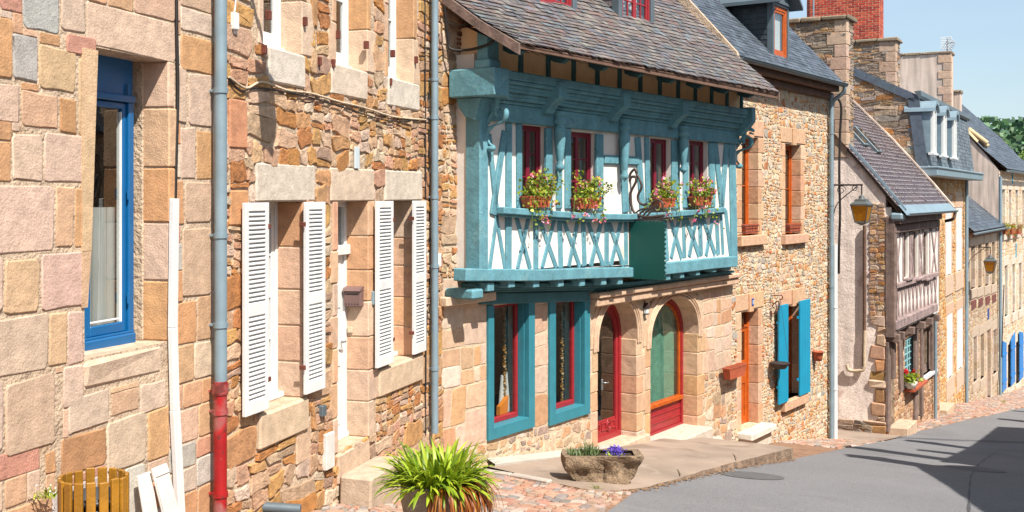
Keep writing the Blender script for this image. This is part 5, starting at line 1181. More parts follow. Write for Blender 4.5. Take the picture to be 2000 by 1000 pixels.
def wall_lantern_up():
    t = thing('street_lantern', 'street lantern on the rubble wall above the white shutters, just over the picture', 'street lamp', A.W(_u, 2.5, 0), A.rz)
    mb = MB(); tube(mb, [A.W(_u, 2.75, 0), A.W(_u, 2.75, .92)], .022, 8); tube(mb, spline([A.W(_u, 2.2, .02), A.W(_u, 2.4, .3), A.W(_u, 2.72, .7)]), .014, 6); tube(mb, [A.W(_u, 2.75, .9), A.W(_u, 2.6, .9)], .02, 6); mb.build('bracket', MT['iron'], t)
    mb = MB(); c = A.W(_u, 0, .9); lathe(mb, (c[0], c[1], 0), [(.001, 2.62), (.05, 2.6), (.07, 2.52), (.17, 2.42), (.18, 2.4), (.001, 2.4)], 4); mb.build('lantern_cap', MT['lantern_metal'], t)
    mb = MB(); lathe(mb, (c[0], c[1], 0), [(.165, 2.4), (.1, 2.0), (.001, 1.96)], 4); mb.build('amber_pane', MT['amber'], t)
wall_lantern_up()
lantern(B, uQ + .02, 1683, 380, 440, 1622, 361, 'amber lantern on a scrolled bracket by the tall drainpipe, nearer of the two', 1.15)

# ================================================================== house HT: gable end, long slate roof and brown timber front
f = H; W = f.W
hH = thing('half_timbered_house', 'narrow brown timber framed house with a stained pink gable and a long slate roof', 'house', f.W(0, gh(*f.xy(0)), 0), f.rz)
pH = [(.42, -.42), (-.46, .66), (-1.49, 1.83), (-3.12, 3.5), (-4.5, 4.9)]
mb = MB()
g = [(0, -8), (-9, -8), (-9, -.3), (-4.5, 4.8), (-3.12, 3.42), (-1.49, 1.75), (-.46, .58), (0, .0)]
prism(mb, SW, g, 0, .25, 0)
mb.build('gable_wall', MT['pink_plaster'], hH)
mb = MB()
def sideW(u0): return lambda a, b, c: f.W(u0 - c, b, a)
q0 = f.side(1700, 600, 0)[0]; q1 = f.side(1712, 500, 0)[0]
z = -6.9; i = 0
while z < -3.3:   # ragged quoins facing up the street
    h = R.uniform(.1, .4); w0 = -.26 - R.uniform(-.06, .16)
    cbox(mb, sideW(0), w0 - .25 * (z < -5.9), -.0, z, z + h - .012, -.1, .03 + R.uniform(0, .03), .03, 1, vary(R.choice(PAL_RA), .2), jit=.03); i += 1; z += h
rubble(mb, sideW(0), -.42, -.0, -3.3, -.2, [], .2, .11, PAL_RA, h=.03, gap=.02, warp=.03, rnd=.35, jit=.4, m=2)
rubble(mb, sideW(0), -2.6, -.3, -6.95, -5.85, [], .35, .13, PAL_S, h=.06, gap=.02, warp=.03, rnd=.35, jit=.4, m=2, keep=lambda a, b: b < -5.95 - .1 * a + .12 * math.sin(a * 9))
sd_ = (f.u(1738), f.u(1747), -6.3, f.z(1742, 662)); st_ = (f.u(1766), f.u(1787), f.z(1777, 750), f.z(1777, 657)); sk = (f.u(1800), f.u(1823), f.z(1812, 728), f.z(1812, 640)); sl = (f.u(1793), f.u(1800), f.z(1797, 812), f.z(1797, 738))
zj = -3.5
holed(mb, W, 0, uH, -8, zj, [sd_, st_, sk, sl], 0, .25)
rubble(mb, W, 0.05, uH, -8, zj - .1, [sd_, st_, sk, sl], .3, .14, [lin(h, .58) for h in ('D9AE8C', 'C99A76', 'E2C0A0', 'B98A6A', 'DDA87A')], h=.02, gap=.02, warp=.02, rnd=.3, jit=.25, m=2, keep=lambda u, z: z > gh(*f.xy(u)) - .3)
mb.add([W(uH, -8, 0), W(uH, -8, -9), W(uH, -.3, -9), W(uH, 4.8, -4.5), W(uH, -.3, 0)], [(0, 1, 2, 3, 4)]); mb.add([W(0, -8, -9), W(uH, -8, -9), W(uH, -.3, -9), W(0, -.3, -9)], [(0, 1, 2, 3)])
mb.build('wall', [MT['mortar'], MT['stone'], MT['rubble']], hH)
def tbh(x0, y0, x1, y1, wpx, mat, p1=.16, p0=0, name='post'):
    if mat == 'old_timber_pink': wpx *= .6; p1 = PU - .015
    a, b = f.at(x0, y0, p1), f.at(x1, y1, p1); a = (max(a[0], .1), a[1]); b = (max(b[0], .1), b[1]); xm = (x0 + x1) / 2; wm = abs(f.u(xm + wpx / 2, p1) - f.u(xm - wpx / 2, p1)); mb = MB(); bar(mb, W, a, b, min(wm, .5), p0, p1, .012); return mb.build(name, MT[mat], hH)
# upper floor
PU = .18; mb = MB(); zi0, zi1 = f.z(1785, 620, PU), f.z(1785, 452, PU)
uw = [(f.u(a, PU), f.u(b, PU), f.z((a+b)/2, 543, PU), f.z((a+b)/2, 452, PU)) for a, b in ((1767, 1776), (1786, 1795), (1806, 1815))]
uHu = f.u(1836, PU)
holed(mb, W, .02, uHu, zi0 - .2, -.35, uw, PU - .04, .12)
for u in (.02, uHu): mb.add([W(u, zi0 - .2, 0), W(u, zi0 - .2, PU - .04), W(u, -.3, PU - .04), W(u, -.3, 0)], [(0, 1, 2, 3)])
mb.build('upper_plaster', MT['white_plaster'], hH)
for o in uw:
    wd = casement(hH, f, o[0], o[1], o[2], o[3], PU - .1, 'wood_dark', fw=.04, bars=(2, 3), sash=.04, bw=.02, glass='glass_dark')
    mb = MB(); cbox(mb, W, o[0] - .08, o[1] + .08, o[2] - .06, o[2], PU - .05, PU + .1, .01); mb.build('sill', MT['old_timber_pink'], wd)
tbh(1739, 425, 1738, 665, 5, 'wood_dark', .24)
for (a, b, c_, d, w_) in ((1748, 450, 1744, 560, 4), (1752, 470, 1758, 560, 3), (1760, 455, 1750, 560, 3), (1765, 452, 1765, 545, 3), (1778, 452, 1778, 545, 4), (1784, 450, 1780, 545, 3), (1780, 452, 1785, 545, 3), (1797, 452, 1803, 545, 3), (1804, 448, 1798, 545, 3), (1796, 448, 1796, 545, 2), (1817, 446, 1817, 540, 2), (1820, 446, 1830, 535, 3), (1830, 446, 1821, 535, 3), (1834, 440, 1834, 535, 3)):
    tbh(a, b, c_, d, w_, 'old_timber_pink', PU + .02, name='post')
x = 1746
while x < 1832:
    tbh(x, 560 - (x - 1746) * .28, x + 5, 632 - (x - 1746) * .36, 2.6, 'old_timber_pink', PU + .02, name='brace'); tbh(x + 5.5, 560 - (x - 1746) * .28, x - .5, 632 - (x - 1746) * .36, 2.6, 'old_timber_pink', PU + .03, name='brace'); x += 7.2
def band(y0, x0, y1, x1, hp, mat, p0, p1, name):
    a, b = f.at(x0, y0, p1), f.at(x1, y1, p1); a = (max(a[0], .0), a[1]); mb = MB(); bar(mb, W, a, b, hp, p0, p1, .015); return mb.build(name, MT[mat], hH)
band(562, 1744, 535, 1834, .13, 'old_timber_pink', .1, PU + .06, 'rail'); band(640, 1744, 600, 1832, .24, 'old_timber_pink', 0, PU + .1, 'jetty_beam'); band(448, 1745, 436, 1836, .22, 'wood_dark', 0, PU + .08, 'head_beam')
band(432, 1740, 421, 1840, .2, 'wood_dark', 0, PU + .2, 'eave_beam')
for x in (1741, 1756, 1776, 1797, 1812, 1826): 
    u = max(f.u(x, .2), .1 + (x - 1741) * .012); z = -3.62; mb = MB(); cbox(mb, W, u - .09, u + .09, z - .14, z + .06, -.05, .34, .015); mb.build('joist', MT['wood_dark'], hH)
band(662, 1738, 625, 1828, .2, 'wood_dark', 0, .08, 'lintel_beam')
for (a, b, c_, d, w_) in ((1733, 670, 1735, 845, 5), (1749, 670, 1748, 740, 4), (1760, 655, 1763, 765, 6), (1792, 640, 1791, 820, 6), (1802, 636, 1803, 815, 3), (1824, 625, 1824, 735, 4)): tbh(a, b, c_, d, w_, 'wood_dark', .08)
mb = MB(); o = sd_; cbox(mb, W, o[0], o[1], o[2] - .3, o[3], -.2, -.14, .01); [cbox(mb, W, o[0] + (o[1]-o[0]) * k / 4 + .01, o[0] + (o[1]-o[0]) * (k+1) / 4 - .01, o[2] - .2, o[3], -.15, -.125, .004) for k in range(4)]; mb.build('door', MT['wood_dark'], hH)
casement(hH, f, st_[0], st_[1], st_[2], st_[3], -.04, 'pale_teal', fw=.07, bars=(4, 6), sash=.05, bw=.03)
mb = MB(); cbox(mb, W, st_[0] - .1, st_[1] + .3, st_[2] - .09, st_[2], -.1, .3, .012); mb.build('sill', MT['terracotta'], hH)
wd = casement(hH, f, sk[0], sk[1], sk[2], sk[3], -.1, 'wood_dark', fw=.08, bars=(2, 1), sash=.08, glass='glass_dark'); mb = MB(); cbox(mb, W, sk[0] - .1, sk[1] + .1, sk[2] - .1, sk[2], -.1, .12, .01); mb.build('sill', MT['stone'], wd)
mb = MB(); cbox(mb, W, sl[0], sl[1], sl[2], sl[3], -.22, -.16, .01); mb.build('hatch', MT['wood_dark'], hH)
downpipe(hH, f, 1827, 610, 835, .12, .05, 'zinc', coll=(700,))
# roof
ue0, ue1 = -.06, f.u(1862, .42)
mb = MB(); slates(mb, f, ue0, uH, pH, pH, .2, .15, PAL_VS, th=.007, var=.12, ragged=.05, studs=2)
mb.add([W(ue0, 4.9, -4.5), W(uH, 4.9, -4.5), W(uH, -.4, -9.4), W(ue0, -.4, -9.4)], [(0, 1, 2, 3)], 1, PAL_VS[0])
mb.build('roof', [MT['eave_wood'], MT['slate'], MT['white']], hH)
mb = MB(); a, b = pH[0], pH[1]
def onroof(t, h=0): k = t; return (a[0] + (b[0] - a[0]) * k - h * .77 * -1 * .8, a[1] + (b[1] - a[1]) * k + h * .63)
for (t0, t1) in ((-.1, .14),): mb.add([W(ue0, a[1] + (b[1]-a[1]) * t0 + .03, a[0] + (b[0]-a[0]) * t0 + .03), W(ue1, a[1] + (b[1]-a[1]) * t0 + .03, a[0] + (b[0]-a[0]) * t0 + .03), W(uH + .1, a[1] + (b[1]-a[1]) * t1 + .03, a[0] + (b[0]-a[0]) * t1 + .03), W(ue0, a[1] + (b[1]-a[1]) * t1 + .03, a[0] + (b[0]-a[0]) * t1 + .03)], [(0, 1, 2, 3)])
fl_h = mb; mb = MB()
for q, r in zip(pH, pH[1:]): prism(mb, SW, [(q[0] + .02, q[1] + .02), (q[0] + .05, q[1] + .06), (r[0] + .05, r[1] + .06), (r[0] + .02, r[1] + .02)], uH - .2, uH)
mb.build('mortar_fillet', MT['grey_plaster'], hH); mb = fl_h
for (ux, ww) in ((ue0 + .3, .05),):
    for q, r in zip(pH, pH[1:]): prism(mb, SW, [(q[0] + .02, q[1] + .02), (q[0] + .06, q[1] + .07), (r[0] + .06, r[1] + .07), (r[0] + .02, r[1] + .02)], ux - ww, ux)
cbox(mb, W, ue0 - .03, ue0 + .35, a[1] - .22, a[1] - .02, a[0] - .3, a[0] + .02, .05)
mb.build('flashing', MT['zinc'], hH)
gutter(hH, f, ue0 + .3, ue1, pH[0][1] - .04, .5, .07, 'zinc')
mb = MB(); tube(mb, spline([W(ue1 - .15, pH[0][1] - .1, .5), W(ue1 - .2, pH[0][1] - .3, .45), W(uH - .1, pH[0][1] - .38, .2)], 5), .05, 8); mb.build('pipe_bend', MT['eave_wood'], hH)
for (x, y, ww, ll) in ((1692, 276, .5, 1.0), (1666, 262, .5, 1.0)):   # roof lights
    # centre of the light on the roof plane between the 2nd and 3rd profile points
    best = None
    for i in range(200):
        t = i / 200; q = (pH[1][0] + (pH[2][0] - pH[1][0]) * t, pH[1][1] + (pH[2][1] - pH[1][1]) * t); u = f.u(x, q[0]); zz = f.z(x, y, q[0])
        if best is None or abs(zz - q[1]) < best[0]: best = (abs(zz - q[1]), u, q)
    _, u, q = best; L_ = math.hypot(pH[2][0]-pH[1][0], pH[2][1]-pH[1][1]); d = ((pH[2][0]-pH[1][0]) / L_, (pH[2][1]-pH[1][1]) / L_)
    RWf = lambda a, b, c, u=u, q=q, d=d: W(u + a, q[1] + d[1] * b - d[0] * c, q[0] + d[0] * b + d[1] * c)
    mb = MB(); cbox(mb, RWf, -ww/2, ww/2, -ll/2, ll/2, 0, .1, .01); rl = mb.build('roof_light', MT['zinc_dark'], hH); mb = MB(); cbox(mb, RWf, -ww/2 + .07, ww/2 - .07, -ll/2 + .07, ll/2 - .07, .1, .108, .003); mb.build('pane', MT['glass_dark'], rl)

def stack(root, f, u0, u1, p0, p1, z0, z1, cap=.12, over=.1, brick=False, pal=PAL_S, quoin=True, name='chimney', plaster=None, cw=.35, ch=.09):
    mb = MB(); CP = lin('B9A48A', .5)
    for (Wx, a0, a1) in ((lambda a, b, c: f.W(u0 - c, b, a), p0, p1), (lambda a, b, c: f.W(a, b, p1 + c), u0, u1), (lambda a, b, c: f.W(u1 + c, b, a), p0, p1), (lambda a, b, c: f.W(a, b, p0 - c), u0, u1)):
        mb.add([Wx(a0, z0, 0), Wx(a1, z0, 0), Wx(a1, z1, 0), Wx(a0, z1, 0)], [(0, 1, 2, 3)], 0)
        if brick:
            z = z0; r = 0
            while z < z1 - .03:
                x = a0 - (.11 if r % 2 else 0)
                while x < a1 - .01:
                    xa, xb = max(x, a0) + .004, min(x + .22, a1) - .004; x += .225
                    if xb - xa > .02: stone(mb, Wx, [(xa, z), (xb, z), (xb, min(z + .06, z1)), (xa, min(z + .06, z1))], .006, vary(R.choice([lin(h, .62) for h in ('D8523A', 'C8442E', 'E06444', 'B83C2C')]), .15), .12, .05, m=1, seg=1)
                z += .075; r += 1
        elif not plaster: rubble(mb, Wx, a0, a1, z0, z1, [], cw, ch, pal, h=.02, gap=.018, warp=.04, rnd=.25, jit=.45, m=2)
    if quoin:
        z = z0; i = 0
        while z < z1:
            h = .33; s = .34 if i % 2 else .2; zz = min(z + h - .01, z1); cbox(mb, f.W, u0 - .03, u0 + s, z, zz, p1 - (.5 if i % 2 else .3), p1 + .03, .012, 3, vary(lin('DDBCA2', .6))); z += h; i += 1
    x = p0 - over
    while x < p1 + over - .05:
        w_ = min(R.uniform(.5, .8), p1 + over - x)
        cbox(mb, f.W, u0 - over, u1 + over, z1, z1 + cap, x + .003, x + w_ - .003, .03, 3, vary(CP, .15), jit=.012); x += w_
    return mb.build(name, [MT[plaster] if plaster else MT['mortar'], MT['brick'], MT['slatestone'], MT['stone']], root)
stack(hH, H, .0, .75, -2.7, -1.01, 1.0, 4.62)
# ================================================================== house M: mansard house with a schist gable
f = M; W = f.W
hM = thing('stone_house', 'tall stone house with a slate mansard and three small arched dormers', 'house', f.W(0, gh(*f.xy(0)), 0), f.rz)
pc = [(.28, .85), (-.0, 3.15), (-3.2, 4.75)]     # mansard section: steep slope, then the shallow top
mb = MB()
gp = [(0, -9.5), (-8.5, -9.5), (-8.5, 2.0), (-3.2, 4.7), (-.02, 3.1), (.0, .6)]
prism(mb, SW, gp, 0, .3, 0)
Wg = sideW(0)
def ing(a, b): 
    top = 3.05 + (-a) * .5 if a > -3.2 else 4.7 + (a + 3.2) * .5
    return b < top - .05
rubble(mb, Wg, -8.3, 0, -3.5, 4.7, [], .42, .13, PAL_S + [lin('C9874E', .55), lin('B8926C', .55)], h=.03, gap=.02, warp=.06, rnd=.25, jit=.5, m=2, keep=ing, big=.5)
m0 = 1.55
uwm = []
XS = ((1847, 1858), (1867, 1878))
for (a, b) in XS: uwm.append((f.u(a), f.u(b), f.z((a+b)/2, 536 if a < 1860 else 528), f.z((a+b)/2, 413 if a < 1860 else 405)))
lwm = [(f.u(1849), f.u(1860), f.z(1855, 735), f.z(1855, 612)), (f.u(1869), f.u(1880), f.z(1875, 718), f.z(1875, 602))]
holes = uwm + lwm
holed(mb, W, 0, uM, -9.5, .7, holes, 0, .12)
rubble(mb, W, 0, uM, -9.5, .7, holes + [(o[0] - .3, o[1] + .3, o[2] - .9, o[3] + .6) for o in holes], .3, .15, PAL_O, h=.02, gap=.02, warp=.03, rnd=.35, jit=.35, m=2, keep=lambda u, z: z > gh(*f.xy(u)) - .3)
for o in holes:
    jambs(mb, W, o[0], o[2], o[3], -1, .1, 6, PAL_D, (.2, .34)); jambs(mb, W, o[1], o[2], o[3], 1, .1, 6, PAL_D, (.2, .34))
    cbox(mb, W, o[0] - .3, o[1] + .3, o[3], o[3] + .4, -.1, .03, .01, 1, PAL_D[0]); cbox(mb, W, o[0] - .3, o[1] + .3, o[2] - .75, o[2] - .02, -.1, .05, .01, 1, PAL_D[2])
    cbox(mb, W, o[0] - .32, o[0] - .3, o[2], o[3], 0, .01, .001, 1, PAL_D[1])
z = -8.2
while z < .5: cbox(mb, W, .0, .9 + R.uniform(-.1, .2), z, z + .4, -.05, .03, .012, 1, vary(lin('E0A878', .6))) if z < -3.4 else None; z += .42
mb.add([W(uM, -9.5, 0), W(uM, -9.5, -8.5), W(uM, 2, -8.5), W(uM, 4.7, -3.2), W(uM, 3.1, 0)], [(0, 1, 2, 3, 4)]); mb.add([W(0, -9.5, -8.5), W(uM, -9.5, -8.5), W(uM, 2, -8.5), W(0, 2, -8.5)], [(0, 1, 2, 3)])
mb.build('wall', [MT['mortar'], MT['stone'], MT['slatestone']], hM)
for o in holes:
    mb = MB(); cbox(mb, W, o[0] + .01, o[1] - .01, o[2], o[3], -.06, .0, .005); n = 30
    for k in range(n): z = o[2] + (o[3] - o[2]) * k / n; cbox(mb, W, o[0] + .05, o[1] - .05, z + .004, z + (o[3]-o[2]) / n - .004, .0, .012, .004)
    wd = mb.build('window_blind', MT['white'], hM)
    mb = MB(); cbox(mb, W, (o[0]+o[1])/2 - .2, (o[0]+o[1])/2 + .3, o[2] - .03, o[2] + .0, 0, .03, .004); mb.build('blind_bar', MT['iron'], wd)
mb = MB(); slates(mb, f, -.05, uM + .1, pc, pc, .24, .14, [lin(h, .45) for h in ('8C98A2', '7E8A94', '98A2AA', '747E88')], th=.008, var=.12, ragged=.08)
mb.add([W(-.05, 4.75, -3.2), W(uM, 4.75, -3.2), W(uM, 2, -8.7), W(-.05, 2, -8.7)], [(0, 1, 2, 3)], 1, PAL_DS[0])
mb.build('roof', [MT['eave_wood'], MT['slate']], hM)
mb = MB()   # dark slate verges on the gable edge
for (a, b, w_) in ((pc[0], pc[1], .3), (pc[1], (-3.2, 4.75), .2)):
    dx, dz = b[0] - a[0], b[1] - a[1]; l = math.hypot(dx, dz); nx_, nz_ = dz / l, -dx / l; n = int(l / .7)
    for k in range(n):
        t0, t1 = k / n, (k + 1) / n - .0015
        q = [(a[0] + dx * t0 + nx_ * .05, a[1] + dz * t0 + nz_ * .05), (a[0] + dx * t1 + nx_ * .05, a[1] + dz * t1 + nz_ * .05), (a[0] + dx * t1 - nx_ * w_, a[1] + dz * t1 - nz_ * w_), (a[0] + dx * t0 - nx_ * w_, a[1] + dz * t0 - nz_ * w_)]
        prism(mb, SW, q, -.07 - .003 * (k % 2), -.05, 0, vary(lin('6E7A8A', .5), .04))
mb.build('slate_verge', MT['slate'], hM)
mb = MB(); cbox(mb, W, -.1, uM + .2, .62, .9, .05, .62, .03); cbox(mb, W, -.12, uM + .22, .86, .93, .02, .66, .02); mb.build('gutter', MT['zinc'], hM)
mb = MB(); prism(mb, SW, [(.05, 3.1), (.12, 3.18), (.1, 3.34), (-.1, 3.32)], -.1, uM + .3); mb.build('ridge_flashing', MT['zinc_dark'], hM)
# dormers: narrow white windows with curved zinc hoods
for i, (xa, xb, ya, yb) in enumerate(((1817, 1830, 224, 304), (1838, 1850, 229, 307), (1858, 1870, 236, 312))):
    q = .42; ua, ub = f.u(xa, q), f.u(xb, q); z0, z1 = 1.35, 2.92; c = (ua + ub) / 2; hw = min((ub - ua) / 2, .45)
    mb = MB()
    S0 = archshape(c - hw, c + hw, z0, z1 - .25, z1, 10); prism(mb, W, S0, -.3, q - .03)
    d = mb.build('dormer', MT['zinc'], hM)
    mb = MB(); O = [(c + (hw + .1) * math.cos(math.pi * k / 10), z1 - .25 + .37 * math.sin(math.pi * k / 10)) for k in range(11)]; I = [(c + hw * math.cos(math.pi * k / 10), z1 - .25 + .25 * math.sin(math.pi * k / 10)) for k in range(11)][::-1]
    for k in range(10): prism(mb, W, [O[k], O[k+1], I[9-k], I[10-k]], -.4, q + .12)
    mb.build('hood', MT['zinc'], d)
    mb = MB(); archframe(mb, W, c - hw + .02, c + hw - .02, z0, z1 - .27, z1 - .03, .1, q - .03, q + .03); cbox(mb, W, c - .05, c + .05, z0 + .1, z1 - .1, q - .03, q + .025, .005); cbox(mb, W, c - hw - .03, c + hw + .03, z0 - .06, z0 + .01, q - .1, q + .08, .006); mb.build('frame', MT['white'], d)
    mb = MB(); mb.add([W(c - hw + .1, z0 + .08, q - .01), W(c + hw - .1, z0 + .08, q - .01), W(c + hw - .1, z1 - .15, q - .01), W(c - hw + .1, z1 - .15, q - .01)], [(0, 1, 2, 3)]); mb.build('pane', MT['glass'], d)
downpipe(hM, f, 1888, 345, 800, .15, .07, 'zinc')
stack(hM, M, .05, .85, -2.45, -.7, 3.0, 4.98)
stack(hM, M, .12, .8, -3.55, -1.2, 5.12, 7.6, brick=True, quoin=False)
mb = MB(); tube(mb, [W(.0, 4.9, -3.3), W(.0, 7.6, -3.3)], .03, 6); mb.build('flue_rod', MT['zinc'], hM)
stack(hM, M, uM - .1, uM + .8, -3.1, -.62, 2.6, 5.95, plaster='grey_plaster', quoin=True, over=.06)
stack(hM, M, uM + 1.2, uM + 1.8, -1.1, -.4, 2.0, 4.4, plaster='grey_plaster', quoin=False, over=.05)
t = thing('tv_antenna', 'white comb shaped television antenna on the far plastered chimney', 'antenna', W(uM + .3, 6.07, -.8), f.rz)
mb = MB(); tube(mb, [W(uM + .3, 6.05, -.8), W(uM + .3, 6.65, -.8)], .03, 6); tube(mb, [W(uM + .3, 6.4, -1.0), W(uM + .3, 6.45, -.5)], .02, 6); mb.build('mast', MT['steel'], t)
mb = MB()
for k in range(8): tube(mb, [W(uM + .0, 6.18 + k * .07, -.5 - abs(k - 3.5) * .05), W(uM + .6, 6.18 + k * .07, -.5 - abs(k - 3.5) * .05)], .016, 5); tube(mb, [W(uM + .2, 6.18 + k * .07, -1.05), W(uM + .2, 6.18 + k * .07, -.6)], .016, 5)
mb.build('grid', MT['white'], t)

# ================================================================== house L and house T further down
f = L; W = f.W
hL = thing('stone_house', 'low two storey stone house with a short slate roof and brown boards under its windows', 'house', f.W(0, gh(*f.xy(0)), 0), f.rz)
def pw(xs, yt0, yt1, yb0, yb1, f, x0=1890, x1=1952):
    o = []
    for (a, b) in xs: m = (a + b) / 2; k = (m - x0) / (x1 - x0); o.append((f.u(a), f.u(b), f.z(m, yb0 + (yb1 - yb0) * k), f.z(m, yt0 + (yt1 - yt0) * k)))
    return o
up = pw(((1896, 1904), (1910, 1917), (1924, 1931), (1937, 1943)), 482, 470, 566, 552, L); lo_ = pw(((1901, 1908), (1915, 1922), (1940, 1947)), 662, 640, 750, 725, L); dl = pw(((1928, 1935),), 650, 640, 780, 776, L)
ZL = -1.6; mb = MB(); holes = up + lo_ + dl; holed(mb, W, 0, uL, -11, ZL, holes, 0, .3); shell(mb, W, 0, uL, -11, ZL, 0, 6)
rubble(mb, W, 0, uL, -11, ZL, holes + [(o[0] - .35, o[1] + .35, o[2] - .5, o[3] + .4) for o in holes], .35, .18, [lin(h, .56) for h in ('D9C0A4', 'CDB294', 'E0C8AC', 'C4A484', 'D8B48C')], h=.02, gap=.02, warp=.03, rnd=.3, jit=.3, m=2, keep=lambda u, z: z > gh(*f.xy(u)) - .3)
for o in holes:
    for s, a in ((-1, o[0]), (1, o[1])): jambs(mb, W, a, o[2], o[3], s, .28, 5, [lin(h, .58) for h in ('E0C4A8', 'D9BA9C', 'E4CCB4')], (.3, .4))
    cbox(mb, W, o[0] - .4, o[1] + .4, o[3], o[3] + .45, -.28, .03, .01, 1, lin('DDC4AA', .58)); cbox(mb, W, o[0] - .35, o[1] + .35, o[2] - .4, o[2], -.28, .06, .01, 1, lin('DDC4AA', .58))
mb.build('wall', [MT['mortar_pale'], MT['stone'], MT['rubble']], hL)
for o in up + lo_: casement(hL, f, o[0], o[1], o[2], o[3], -.22, 'wood_dark', fw=.06, bars=(2, 2), glass='glass_dark')
mb = MB(); o = dl[0]; cbox(mb, W, o[0], o[1], o[2] - .2, o[3], -.25, -.2, .01); mb.build('door', MT['wood_dark'], hL)
for o in up: mb = MB(); cbox(mb, W, o[0] - .02, o[1] + .02, o[2] - .85, o[2] - .5, .0, .06, .01); mb.build('board', MT['brown_vent'], hL)
mb = MB(); pr = [(.3, -1.5), (-1.3, -.15), (-2.4, .9)]; slates(mb, f, -.05, uL + .1, pr, pr, .3, .18, PAL_DS, th=.008, ragged=.06); mb.build('roof', [MT['eave_wood'], MT['slate']], hL)
gutter(hL, f, -.1, uL + .2, -1.56, .36, .08, 'zinc'); mb = MB(); cbox(mb, W, 0, uL, -1.75, -1.55, 0, .25, .01); mb.build('soffit', MT['eave_wood'], hL)
lantern(L, .25, 1934, 497, 535, 1890, 483, 'farther amber lantern on a bracket over the low stone house', 1.3)
cable('thin black cable hanging down below the farther lantern', [f.W(.3, f.z(1934, 535), 1.4), f.W(.3, f.z(1935, 600), 1.35), f.W(.35, f.z(1934, 660), 1.3)], .02)
mb = MB(); u, z = f.at(1931, 613, .05); cbox(mb, W, u - .12, u + .12, z - .25, z + .25, .0, .06, .01); tag(mb.build('plaque', MT['plaque_blue'], base=W(u, z, 0)), 'tiny blue plaque on the low stone house', 'plaque')

f = T; W = f.W
hT = thing('stone_house', 'last tall stone house with a plastered gable and bright blue ground floor shutters', 'house', f.W(0, gh(*f.xy(0)), 0), f.rz)
pT = [(.35, 1.32), (-.75, 2.3), (-1.75, 3.45), (-5, 6.6)]; ZE = 1.25
mb = MB(); prism(mb, SW, [(0, -13), (-10, -13), (-10, 1.2), (-5, 6.4), (-1.75, 3.3), (-.75, 2.2), (0, 1.2)], 0, .3, 0); mb.build('gable_wall', MT['grey_plaster'], hT)
xs1 = ((1957, 1963), (1970, 1975), (1983, 1988), (1996, 2001)); r1 = pw(xs1, 370, 372, 452, 446, T, 1955, 2000); r2 = pw(((1962, 1968), (1977, 1982), (1990, 1995)), 520, 512, 622, 600, T, 1955, 2000)
r3 = pw(((1968, 1975), (1984, 1990)), 676, 662, 762, 742, T, 1955, 2000); r4 = pw(((1976.5, 1980),), 672, 672, 775, 775, T, 1955, 2000)
holes = r1 + r2 + r3; mb = MB(); uT2 = uT + 1
holed(mb, W, 0, uT2, -13, ZE, holes, 0, .3); shell(mb, W, 0, uT2, -13, ZE, 0, 10, sides=(0, 1), ridge=6.4)
rubble(mb, W, 0, uT2, -13, ZE, holes + [(o[0] - .4, o[1] + .4, o[2] - .5, o[3] + .5) for o in holes], .4, .2, PAL_T, h=.02, gap=.025, warp=.03, rnd=.3, jit=.3, m=2, keep=lambda u, z: z > gh(*f.xy(u)) - .3)
for o in holes:
    for s, a in ((-1, o[0]), (1, o[1])): jambs(mb, W, a, o[2], o[3], s, .28, 6, [lin(h, .64) for h in ('F0DCC2', 'EBD0B2', 'F2E2CE')], (.35, .45))
    cbox(mb, W, o[0] - .45, o[1] + .45, o[3], o[3] + .5, -.28, .03, .01, 1, lin('EFDCC6', .62)); cbox(mb, W, o[0] - .4, o[1] + .4, o[2] - .45, o[2], -.28, .08, .01, 1, lin('EFDCC6', .62))
mb.build('wall', [MT['mortar_pale'], MT['stone'], MT['rubble']], hT)
for o in r1 + r2 + r3: casement(hT, f, o[0], o[1], o[2], o[3], -.2, 'white' if o in r1 else 'wood_dark', fw=.07, bars=(2, 3), glass='glass')
wb = [o for o in hT.children if o.name.startswith('window')][-2:]
for (xa, xb, ya, yb, w_) in ((1959, 1966, 680, 766, 0), (1975.5, 1983, 668, 754, 0), (1992, 1999, 660, 744, 1)):
    q = .14; ua, ub = f.u(xa, q), f.u(xb, q); z0, z1 = f.z(xa, yb, q), f.z(xa, ya, q); mb = MB()
    prism(mb, W, [(ua, z0), (ub, z0), (ub, z1 + (.12 if xa < 1970 or w_ else .35)), (ua, z1 + (.35 if xa < 1970 or w_ else .05))], q - .04, q)
    for z in (z0 + .45, z1 - .4): cbox(mb, W, ua - .03, ub + .03, z - .05, z + .05, q, q + .025, .005)
    mb.build('shutter', MT['bright_blue'], wb[w_])
mb = MB(); slates(mb, f, -.05, uT2 + .1, pT, pT, .35, .2, PAL_DS, th=.008, ragged=.08)
mb.add([W(-.05, 6.6, -5), W(uT2 + .1, 6.6, -5), W(uT2 + .1, 1.2, -10.4), W(-.05, 1.2, -10.4)], [(0, 1, 2, 3)], 1, PAL_DS[0]); mb.build('roof', [MT['eave_wood'], MT['slate']], hT)
gutter(hT, f, -.1, uT2 + .2, 1.24, .42, .09, 'zinc'); downpipe(hT, f, 1954, 345, 790, .15, .08, 'zinc')
for i, (x, pal_, lb) in enumerate(((1964.5, [lin('B0403A', .6), lin('E0A040', .6)], 'dark red'), (1977, [lin('E22A3A', .75)], 'scarlet'), (1990, [lin('E03AA0', .75)], 'magenta'))):
    flowerbox(T, x - 3.5, x + 3.5, 457, .25, (.1, .08, .1), 'window box of %s flowers on the last tall stone house' % lb, 20 + i, .25, 'window boxes of the last house', 30, pal_)
for t in [o for o in bpy.data.objects if o.get('group') == 'window boxes of the last house']:
    t.scale = (1, 1, 1)
